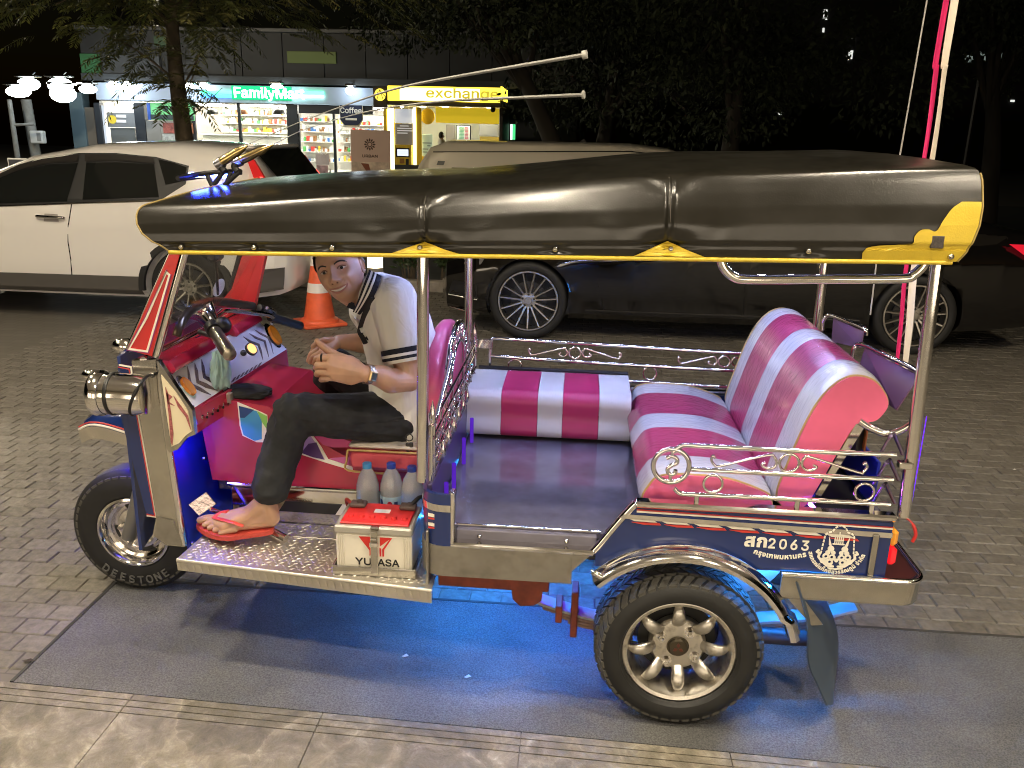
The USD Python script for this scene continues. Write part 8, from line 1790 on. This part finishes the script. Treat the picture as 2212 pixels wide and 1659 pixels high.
# ---- limbs under the clothes, arms and hands
neck0 = A5(955, 690, 2.80)
chin = H([[0, -0.02, -0.07]])[0]
LS, LE, LW = A5(1150, 665, 2.655), A5(1285, 1395, 2.60), A5(885, 1335, 2.475)
RS, RE, RW = A5(930, 760, 2.99), A5(1060, 1075, 3.05), A5(655, 1045, 2.955)
trunk = union([hullof([(neck0, .058), (chin, .052)]), hullof([(LS, .06), (RS, .06), (A5(1130, 900, 2.82), .09), (A5(1200, 1200, 2.84), .09)]), hullof([(A5(1200, 1200, 2.84), .09), (at(880, 900, y=2.83), .10)])])
fore = A5(1120, 1400, 2.545)
larm = union([hull_chain([(LS, .055), (LE * .5 + LS * .5, .048), (LE, .038)]), hull_chain([(LE, .037), (fore, .041), (LE * .35 + LW * .65, .036), (LW, .025)])])
rfo = RE * .55 + RW * .45
rarm = union([hull_chain([(RS, .055), (RE, .038)]), hull_chain([(RE, .037), (rfo, .039), (RW, .0245)])])
def J5(*l): return [(A5(x, y, Y), r) for x, y, Y, r in l]
kn = J5((585, 1190, 2.450, .0125), (572, 1258, 2.438, .0125), (582, 1322, 2.440, .0122), (612, 1372, 2.448, .0112))
palm = union([hullof(kn + [(LW, .022), (A5(760, 1230, 2.478), .020), (A5(765, 1385, 2.470), .019)]), hullof(J5((800, 1250, 2.49, .019), (650, 1190, 2.487, .017))), hullof([(LW, .024), (A5(770, 1300, 2.472), .024)])])
fl = [palm]
for k, (pip, dip, tip) in enumerate([((492, 1192, 2.446), (478, 1222, 2.474), (530, 1222, 2.492)), ((462, 1258, 2.438), (448, 1282, 2.468), (505, 1285, 2.488)), ((468, 1322, 2.442), (455, 1342, 2.470), (512, 1345, 2.488)), ((508, 1374, 2.452), (495, 1392, 2.474), (548, 1390, 2.488))]):
    r = (.0105, .0108, .0102, .0090)[k]
    fl.append(hull_chain([kn[k], (A5(*pip), r), (A5(*dip), r * .92), (A5(*tip), r * .82)]))
fl.append(hull_chain(J5((690, 1210, 2.49, .016), (575, 1140, 2.478, .0128), (505, 1085, 2.468, .0112), (458, 1040, 2.462, .0085))))
lhand = union(fl)
rk_ = J5((520, 1075, 2.94, .0125), (500, 1110, 2.915, .0125), (505, 1140, 2.895, .012), (525, 1165, 2.88, .011))
rp = [union([hullof(rk_ + [(RW, .022)]), hullof(J5((600, 1060, 2.95, .017), (520, 1090, 2.93, .014)))])]
for k, (a, b) in enumerate([((420, 1130), (385, 1195)), ((405, 1160), (378, 1222)), ((420, 1185), (395, 1235)), ((450, 1200), (430, 1240))]):
    y = rk_[k][0][1]; rp.append(hull_chain([rk_[k], (A5(a[0], a[1], y - .005), .0102), (A5(b[0], b[1], y + .0), .0085)]))
rp.append(hull_chain(J5((600, 1040, 2.94, .015), (520, 1035, 2.92, .012), (455, 1062, 2.905, .0105), (420, 1090, 2.90, .0085))))
# ---- legs, feet
LH, LK, LA = at(872, 905, y=2.715), at(632, 893, y=2.52), at(574, 1088, y=2.465)
RH, RK, RA = at(885, 900, y=2.94), at(716, 785, y=3.00), at(702, 985, y=3.19)
heel, ball = at(585, 1122, y=2.468), at(470, 1122, y=2.452)
def fpt(x, y, Y): return at(*c6(x, y), y=Y)
foot = union([hullof([(LA, .038), (heel + [0, 0, .006], .030), (fpt(1690, 1150, 2.465), .034)]), hullof([(fpt(1690, 1140, 2.465), .034), (heel, .026), (fpt(1420, 1190, 2.478), .022), (fpt(1470, 1235, 2.440), .018), (fpt(1360, 1180, 2.485), .019)])])
toes = [hull_chain([(fpt(1400, 1165, 2.487), .0165), (fpt(1310, 1165, 2.490), .0135), (fpt(1252, 1178, 2.490), .0125)])]
for (x, y, Y) in ((1290, 1213, 2.468), (1335, 1240, 2.454), (1385, 1262, 2.442), (1435, 1285, 2.430)):
    toes.append(hull_chain([(fpt(x + 130, y - 28, Y + .004), .0125), (fpt(x + 45, y - 8, Y), .0100), (fpt(x, y + 6, Y), .0092)]))
lleg = hull_chain([(LH, .08), (LK, .05), (LK * .6 + LA * .4, .05), (LA, .034)])
rleg = hull_chain([(RH, .08), (RK, .05), (RK * .6 + RA * .4, .05), (RA, .034), (RA + [-.12, 0, -.055], .022)])
limbs_ = union([trunk, larm, rarm, lleg, rleg, foot] + toes)
bodym = smooth_mesh(limbs_, 0.012, 8)
hands = [smooth_mesh(union([lhand, hull_chain([(LW, .0245), (LW * .75 + LE * .25, .031)])]), 0.0045, 5), smooth_mesh(union(rp + [hull_chain([(RW, .024), (RW * .8 + RE * .2, .028)])]), 0.005, 5)]
def man(t):
    t = trimesh.Trimesh(t.vertices, t.faces, process=True); return m3.Manifold(m3.Mesh(np.array(t.vertices, np.float32), np.array(t.faces, np.uint32)))
whole = union([man(bodym), man(hands[0]), man(hands[1]), head] + ears)
part(dr, 'body', whole, SKIN, 55)
# ---- face details
LIP = P('lips', (0.36, 0.165, 0.13), 0.45); EYEW = P('eye_white', (0.62, 0.58, 0.54), 0.2, coat=1); IRIS = P('iris', (0.010, 0.006, 0.004), 0.35); HAIR = P('hair_black', (0.008, 0.007, 0.006), 0.45, bump=(140, 0.6))
def face_tube(pts, r, flat=None, lift=0.0): return tube(spline([face_pt(a, b, lift) for a, b in pts], 4), r, 8, flat=flat)
for sx in (-1, 1):
    e = trimesh.creation.icosphere(3, 1.0); v_ = np.array(e.vertices) * [0.0140, 0.0065, 0.0052]
    c = np.array([sx * 0.031, 0, 0.009]); base = face_pt(c[0], c[2], -0.0005)
    ey = part(dr, 'eye', trimesh.Trimesh(base + v_[:, :1] * xh + v_[:, 1:2] * fh + v_[:, 2:3] * uh, e.faces, process=False), EYEW, 60)
    v_ = np.array(e.vertices) * [0.0060, 0.0042, 0.0050]; part(ey, 'iris', trimesh.Trimesh(base + fh * 0.0042 + xh * 0.001 + v_[:, :1] * xh + v_[:, 1:2] * fh + v_[:, 2:3] * uh, e.faces, process=False), IRIS, 60)
    part(dr, 'upper_lid', face_tube([(sx * .018, .010), (sx * .025, .0155), (sx * .034, .0155), (sx * .044, .0095)], .0023, lift=.0042), P('lid_dark', (0.20, 0.10, 0.07), 0.6), 60)
    part(dr, 'lower_lid', face_tube([(sx * .020, .006), (sx * .031, .002), (sx * .043, .007)], .0018, lift=.003), SKIN, 60)
    part(dr, 'eyebrow', face_tube([(sx * .014, .026), (sx * .027, .031), (sx * .040, .030), (sx * .050, .023)], [.0022] * 3 + [.0028] * 8 + [.0012] * 2, lift=.0015), HAIR, 60)
def mz(x): return -0.0560 + 9.0 * x ** 2
teeth = [[face_pt(x, mz(x) + t * (1.02 - (x / .0285) ** 2), 0.0060) for t in (-.0050, -.0018, .0018, .0050)] for x in np.linspace(-.0265, .0265, 17)]
part(dr, 'teeth', sheet(teeth[::-1], 0.003), P('teeth', (0.62, 0.58, 0.53), 0.25, coat=.6), 60)
part(dr, 'upper_lip', face_tube([(x, mz(x) + .0062 * (1 - (x / .035) ** 2) + .0002) for x in np.linspace(-.033, .033, 9)], np.concatenate([np.linspace(.0016, .0034, 17), np.linspace(.0034, .0016, 16)]), lift=.0055), LIP, 60)
part(dr, 'lower_lip', face_tube([(x, mz(x) - .0080 * (1 - (x / .034) ** 2) + .0002) for x in np.linspace(-.032, .032, 9)], np.concatenate([np.linspace(.0016, .0044, 17), np.linspace(.0044, .0016, 16)]), lift=.0050), LIP, 60)
for sx in (-1, 1): part(dr, 'nostril', trimesh.creation.icosphere(2, .0034).apply_translation(face_pt(sx * .0085, -.0315, -.001)), P('nostril_dark', (0.14, 0.06, 0.04), 0.8), 60)
# hair: shell over the skull, short at the sides
hd = np.array(trimesh.creation.icosphere(5, 1.0).vertices)
sel = (hv[:, 2] > 0.060 - 0.010 * np.abs(hv[:, 0]) / .07) | ((hv[:, 1] < 0.012) & (hv[:, 2] > -0.012 + 0.030 * np.clip((hv[:, 1] + .03) / .04, 0, 1))) | ((hv[:, 1] < -0.035) & (hv[:, 2] > -0.055))
fsel = np.array(ico.faces)[sel[np.array(ico.faces)].all(1)]
nrm = hv / np.linalg.norm(hv, axis=1, keepdims=True)
hair_v = H(hv + nrm * (0.006 + 0.006 * meshkit.fbm(hv * 60 + 3, 3, 2))[:, None] + np.array([0, 0, 0.004]))
idx = np.unique(fsel); remap = -np.ones(len(hv), int); remap[idx] = np.arange(len(idx))
part(dr, 'hair', trimesh.Trimesh(hair_v[idx], remap[fsel], process=False), HAIR, 60)
er = H([[0.076, -0.006, -0.028]])[0] if (H([[0.076, 0, 0]])[0] - HC) @ right > 0 else H([[-0.076, -0.006, -0.028]])[0]
part(dr, 'ear_stud', trimesh.creation.icosphere(2, .004).apply_translation(er + cd * .006), CHROME, 60)
# ---- shirt
shirt_m = union([hullof([(A5(1110, 655, 2.675), .075), (A5(960, 735, 2.965), .075), (A5(1010, 640, 2.80), .080)]),
    hullof([(A5(1110, 665, 2.69), .078), (A5(985, 735, 2.95), .078), (A5(1105, 900, 2.735), .098), (A5(1090, 905, 2.93), .10), (A5(1215, 830, 2.80), .095)]),
    hullof([(A5(1105, 900, 2.735), .098), (A5(1090, 905, 2.93), .10), (A5(1215, 830, 2.80), .095), (A5(1180, 1190, 2.73), .103), (A5(1170, 1200, 2.93), .105), (A5(1300, 1100, 2.82), .10)]),
    hullof([(A5(1180, 1190, 2.73), .103), (A5(1170, 1200, 2.93), .105), (A5(1300, 1100, 2.82), .10), (A5(1215, 1500, 2.735), .107), (A5(1215, 1510, 2.94), .11), (A5(1370, 1400, 2.83), .105)]),
    hullof([(A5(1215, 1500, 2.735), .107), (A5(1215, 1510, 2.94), .11), (A5(1370, 1400, 2.83), .105), (at(893, 905, y=2.735), .105), (at(893, 905, y=2.95), .105), (at(925, 885, y=2.84), .10)]),
    hull_chain([(LS, .076), (LS * .45 + LE * .55, .070)]), hull_chain([(RS, .074), (RS * .4 + RE * .6, .066)])])
cut = m3.Manifold.cube((2, 2, 2), True).translate((-0.75, 2.8, 0.735 - 1.0))
shirt_t = smooth_mesh(shirt_m - cut, 0.014, 12)
sv_ = np.array(shirt_t.vertices); sn = np.array(shirt_t.vertex_normals)
# folds: pulled from the shoulder to the waist, and across the belly
ff_ = meshkit.fbm(sv_ * [9, 9, 5] + 2, 3, 4) - .5
wv = np.sin((sv_[:, 2] * 0.9 - sv_[:, 0] * 0.8 + sv_[:, 1] * .3) * 70 + 7 * ff_) * .5 * np.clip((1.22 - sv_[:, 2]) / .25, 0, 1)
sv_ = sv_ + sn * (0.016 * ff_ + 0.0035 * wv)[:, None]
shirt_t = trimesh.Trimesh(sv_, shirt_t.faces, process=False)
def first_hit(mesh, px, py):
    d = fwd * FPX + right * (px - 1106.0) - up * (py - 829.5); d /= np.linalg.norm(d)
    T = np.array(mesh.vertices)[np.array(mesh.faces)]; e1, e2_ = T[:, 1] - T[:, 0], T[:, 2] - T[:, 0]
    h = np.cross(d, e2_); a = (e1 * h).sum(1); a = np.where(np.abs(a) < 1e-12, 1e-12, a); s = EYE - T[:, 0]; u = (s * h).sum(1) / a; q = np.cross(s, e1); v = (q @ d) / a; t = (e2_ * q).sum(1) / a
    ok = (u >= 0) & (v >= 0) & (u + v <= 1) & (t > .1)
    return EYE + d * t[ok].min() if ok.any() else None
sh_ = part(dr, 'polo_shirt', shirt_t, SHIRT, 60)
def bands(c, ax, rads, hs, mats, parent, name, squash=(1, 1), side=None):
    """stack of cloth bands round the axis ax; rads/hs: radius and height at each edge"""
    ax = ax / np.linalg.norm(ax); u = np.cross(ax, [0, 1.0, 0.2]); u /= np.linalg.norm(u); w = np.cross(ax, u)
    th = np.linspace(0, 2 * np.pi, 36)
    for k, mt_ in enumerate(mats):
        G = [[c + ax * hs[j] + (u * math.cos(t) * squash[0] + w * math.sin(t) * squash[1]) * rads[j] for j in (k, k + 1)] for t in th]
        part(parent, name, sheet(G, 0.004), mt_, 60)
skinshirt = cat([shirt_t, tri(whole)])
Lin = spline([(928, 405), (900, 480), (868, 570), (830, 670), (785, 775)], 4); Lout = spline([(1035, 462), (1010, 545), (970, 635), (915, 715), (845, 800)], 4)
edges = [0.0, .17, .33, .47, .62, 1.0]
def cpt(px, lift=.010):
    p = first_hit(skinshirt, *c5(*px)); return p
def strip_depth(px):
    p = cpt(px); return None if p is None else (EYE - p) @ cd
mid_d = []
for a_, b_ in zip(Lin, Lout):
    r_ = [strip_depth(a_ * (1 - v) + b_ * v) for v in (0.15, .5, .95)]; mid_d.append([x for x in r_ if x is not None and x < 3.4])
base_d = [min(x) if x else None for x in mid_d]; ok_ = [x for x in base_d if x]
base_d = np.array([x if x else np.mean(ok_) for x in base_d]); base_d = np.convolve(np.pad(base_d, 2, mode='edge'), np.ones(5) / 5, 'valid') - .012
def on_depth(px, dep):
    d_ = fwd * FPX + right * (c5(*px)[0] - 1106.0) - up * (c5(*px)[1] - 829.5); return EYE + d_ * (dep / -(d_ @ cd))
for k, mt_ in enumerate((NAVYC, WHITEC, NAVYC, WHITEC, NAVYC)):
    G = [[on_depth(a_ * (1 - v) + b_ * v, dp + .010 * (1 - v) ** 2 - .004 * math.sin(math.pi * v)) for v in np.linspace(edges[k], edges[k + 1], 3)] for a_, b_, dp in zip(Lin, Lout, base_d)]
    part(sh_, 'collar_band', sheet(np.array(G), -.003), mt_, 60)
flap = [(722, 738), (752, 684), (792, 700), (812, 770), (775, 745)]
fp_ = [on_depth(q, base_d[-1] + .02) for q in flap]
part(sh_, 'collar_flap', trimesh.convex.convex_hull(np.array([p + d_ for p in fp_ for d_ in (cd * 0, cd * .004)])), NAVYC, False)
ua = LE - LS; ua /= np.linalg.norm(ua); le = LS * .45 + LE * .55
bands(le + ua * .012, ua, [.0725, .0735, .074, .0735, .072], [.0, .017, .026, .036, .046], [NAVYC, WHITEC, NAVYC, WHITEC][:3] + [SHIRT], sh_, 'sleeve_band')
part(sh_, 'placket', tube([p - cd * -0.002 for p in (first_hit(shirt_t, *c5(800, 790)), first_hit(shirt_t, *c5(850, 870)), first_hit(shirt_t, *c5(885, 960))) if p is not None] or [neck0, neck0 + .01], .012, 6, flat=.3), SHIRT, 60)
for a, b in ((812, 838), (862, 960)):
    p = first_hit(shirt_t, *c5(a, b))
    if p is not None: part(sh_, 'button', trimesh.creation.icosphere(2, .0065).apply_translation(p), NAVYC, 60)
p = first_hit(shirt_t, *c5(905, 1015))
if p is not None:
    q = [p + cd * .002 + right * a * .00025 + up * b * .00025 for a, b in ((-30, 0), (-8, 24), (6, 8), (30, 14), (12, -8), (20, -34), (-4, -12))]
    part(sh_, 'chest_emblem', trimesh.convex.convex_hull(np.array([x + d_ for x in q for d_ in (cd * 0, cd * .002)])), NAVYC, False)
# bag strap over the shoulder and the black bag at the back
sp_ = [first_hit(shirt_t, *c5(a, b)) for a, b in ((965, 650), (925, 720), (893, 800), (868, 880), (852, 950), (880, 1010), (905, 1060))]
sp_ = [p + cd * .006 for p in sp_ if p is not None]
bag = thing('shoulder_bag', 'small black shoulder bag with a strap worn by the driver', 'bag', (-0.45, 2.84, 0.9))
if len(sp_) > 2: part(bag, 'strap', tube(spline(sp_, 5), .0135, 8, flat=.35), P('strap_black', (0.014, 0.013, 0.016), 0.7), 60)
bgc = A5(1490, 1190, 2.80)
part(bag, 'pouch', smooth_mesh(hullof([(A5(1465, 1080, 2.86), .028), (A5(1530, 1230, 2.80), .035), (A5(1555, 1340, 2.76), .028), (A5(1480, 1150, 2.92), .028)]), .012, 6), P('bag_black', (0.012, 0.012, 0.013), 0.7), 60)
# ---- jeans
jm = union([hull_chain([(LH, .098), (LH * .5 + LK * .5, .078), (LK, .066)]), hull_chain([(LK, .0665), (LK * .6 + LA * .4, .064), (at(585, 1052, y=2.465), .062)]), hullof([(LH, .098), (RH, .098), (at(905, 885, y=2.83), .09)]),
    hull_chain([(RH, .098), (RH * .5 + RK * .5, .080), (RK, .067)]), hull_chain([(RK, .067), (RK * .5 + RA * .5, .064), (RA + [0, 0, .05], .060)])])
hemc = m3.Manifold.cube((.4, .4, .3), True).rotate((0, 22, 0)).translate(tuple(map(float, at(566, 1088, y=2.465) + np.array([0.0, 0, -.155]))))
jt = smooth_mesh(jm - hemc, .012, 10); jv = np.array(jt.vertices); jn = np.array(jt.vertex_normals)
fj = meshkit.fbm(jv * [22, 22, 34] + 1, 3, 6) - .5
kd = np.minimum(np.linalg.norm(jv - LK, axis=1), np.linalg.norm(jv - LH, axis=1))
fold = np.sin(jv[:, 0] * 120 + jv[:, 2] * 60 + 6 * fj) * np.exp(-(kd / .10) ** 2) * .0065
jt = trimesh.Trimesh(jv + jn * (fj * .013 + fold)[:, None], jt.faces, process=False)
je = part(dr, 'jeans', jt, JEANS, 60)
kc = at(884, 945, y=2.60)
part(dr, 'keys', cat([tube(ring(kc, .012, 2.60, 14), .002, 6, True), rbox(kc + [-.012, -.006, -.05], kc + [.004, .004, -.018], .004), rbox(kc + [.0, -.008, -.045], kc + [.014, 0, -.015], .003)]), P('key_dark', (0.06, 0.06, 0.06), 0.35, .6), 40)
# ---- watch, ring, flip-flops
wa = LE - LW; wa /= np.linalg.norm(wa); wc = LW * .93 + LE * .07
GOLDW = P('watch_gold', (0.62, 0.45, 0.22), 0.28, 1.0)
wt = holder(dr, 'watch', 'square watch with a metal strap')
u_ = np.cross(wa, [0, 0, 1.0]); u_ /= np.linalg.norm(u_); w_ = np.cross(wa, u_)
part(wt, 'strap', sheet([[wc + wa * h + (u_ * math.cos(t) * 1.0 + w_ * math.sin(t) * 1.08) * .0295 for h in (-.010, -.009, .009, .010)] for t in np.linspace(0, 2 * np.pi, 28)], .003), P('watch_strap', (0.6, 0.53, 0.42), 0.25, 1.0, bump=(300, .5)), 40)
fc = -u_ if (-u_) @ cd > 0 else u_
up_w = np.cross(fc, wa)
part(wt, 'case', map3(rbox((-.014, -.016, 0), (.014, .016, .008), .003), wc + fc * .0275, wa, up_w, fc), GOLDW, 30)
part(wt, 'face', map3(rbox((-.0095, -.0105, 0), (.0095, .0105, .0012), .0004), wc + fc * .0355, wa, up_w, fc), P('watch_face', (0.06, 0.065, 0.05), 0.15), False)
part(dr, 'ring', tube([A5(500, 1195, 2.446) + (up * math.sin(t) + (np.cross(up, right)) * math.cos(t)) * .0118 for t in np.linspace(0, 2 * np.pi, 18, endpoint=False)], .0032, 8, True), P('ring_dark', (0.10, 0.09, 0.07), 0.2, 1.0), 60)
FLIP = P('flip_red', (0.42, 0.045, 0.03), 0.6, var=(40, .12)); FSTR = P('flip_strap', (0.60, 0.06, 0.04), 0.45)
ffp = holder(dr, 'flip_flop', 'red flip-flop')
so = [fpt(1218, 1185, 2.50), fpt(1215, 1225, 2.488), fpt(1270, 1280, 2.455), fpt(1370, 1325, 2.425), fpt(1500, 1335, 2.412), fpt(1700, 1300, 2.425), fpt(1880, 1245, 2.44), fpt(1912, 1215, 2.47), fpt(1880, 1195, 2.50), fpt(1600, 1200, 2.515), fpt(1400, 1165, 2.525), fpt(1260, 1160, 2.52)]
P2 = np.array(so); A_ = np.column_stack([P2[:, 0], P2[:, 1], np.ones(len(P2))]); co = np.linalg.lstsq(A_, P2[:, 2], rcond=None)[0]
poly = Polygon(spline(P2[:, :2], 4, True)); sm = extr(poly, .016); v_ = np.array(sm.vertices)
part(ffp, 'sole', trimesh.Trimesh(np.column_stack([v_[:, 0], v_[:, 1], v_[:, 2] - .016 + co[0] * v_[:, 0] + co[1] * v_[:, 1] + co[2]]), sm.faces, process=False), FLIP, 30)
for pts in ([(1372, 1150), (1440, 1170), (1540, 1195), (1640, 1230), (1730, 1275)], [(1372, 1150), (1410, 1122), (1450, 1105), (1500, 1098)]):
    pp = [first_hit(bodym, *c6(a, b)) for a, b in pts]; pp = [p + cd * .003 for p in pp if p is not None]
    if len(pp) > 1: part(ffp, 'strap', tube(spline(pp, 4), .0085, 8, flat=.45), FSTR, 60)
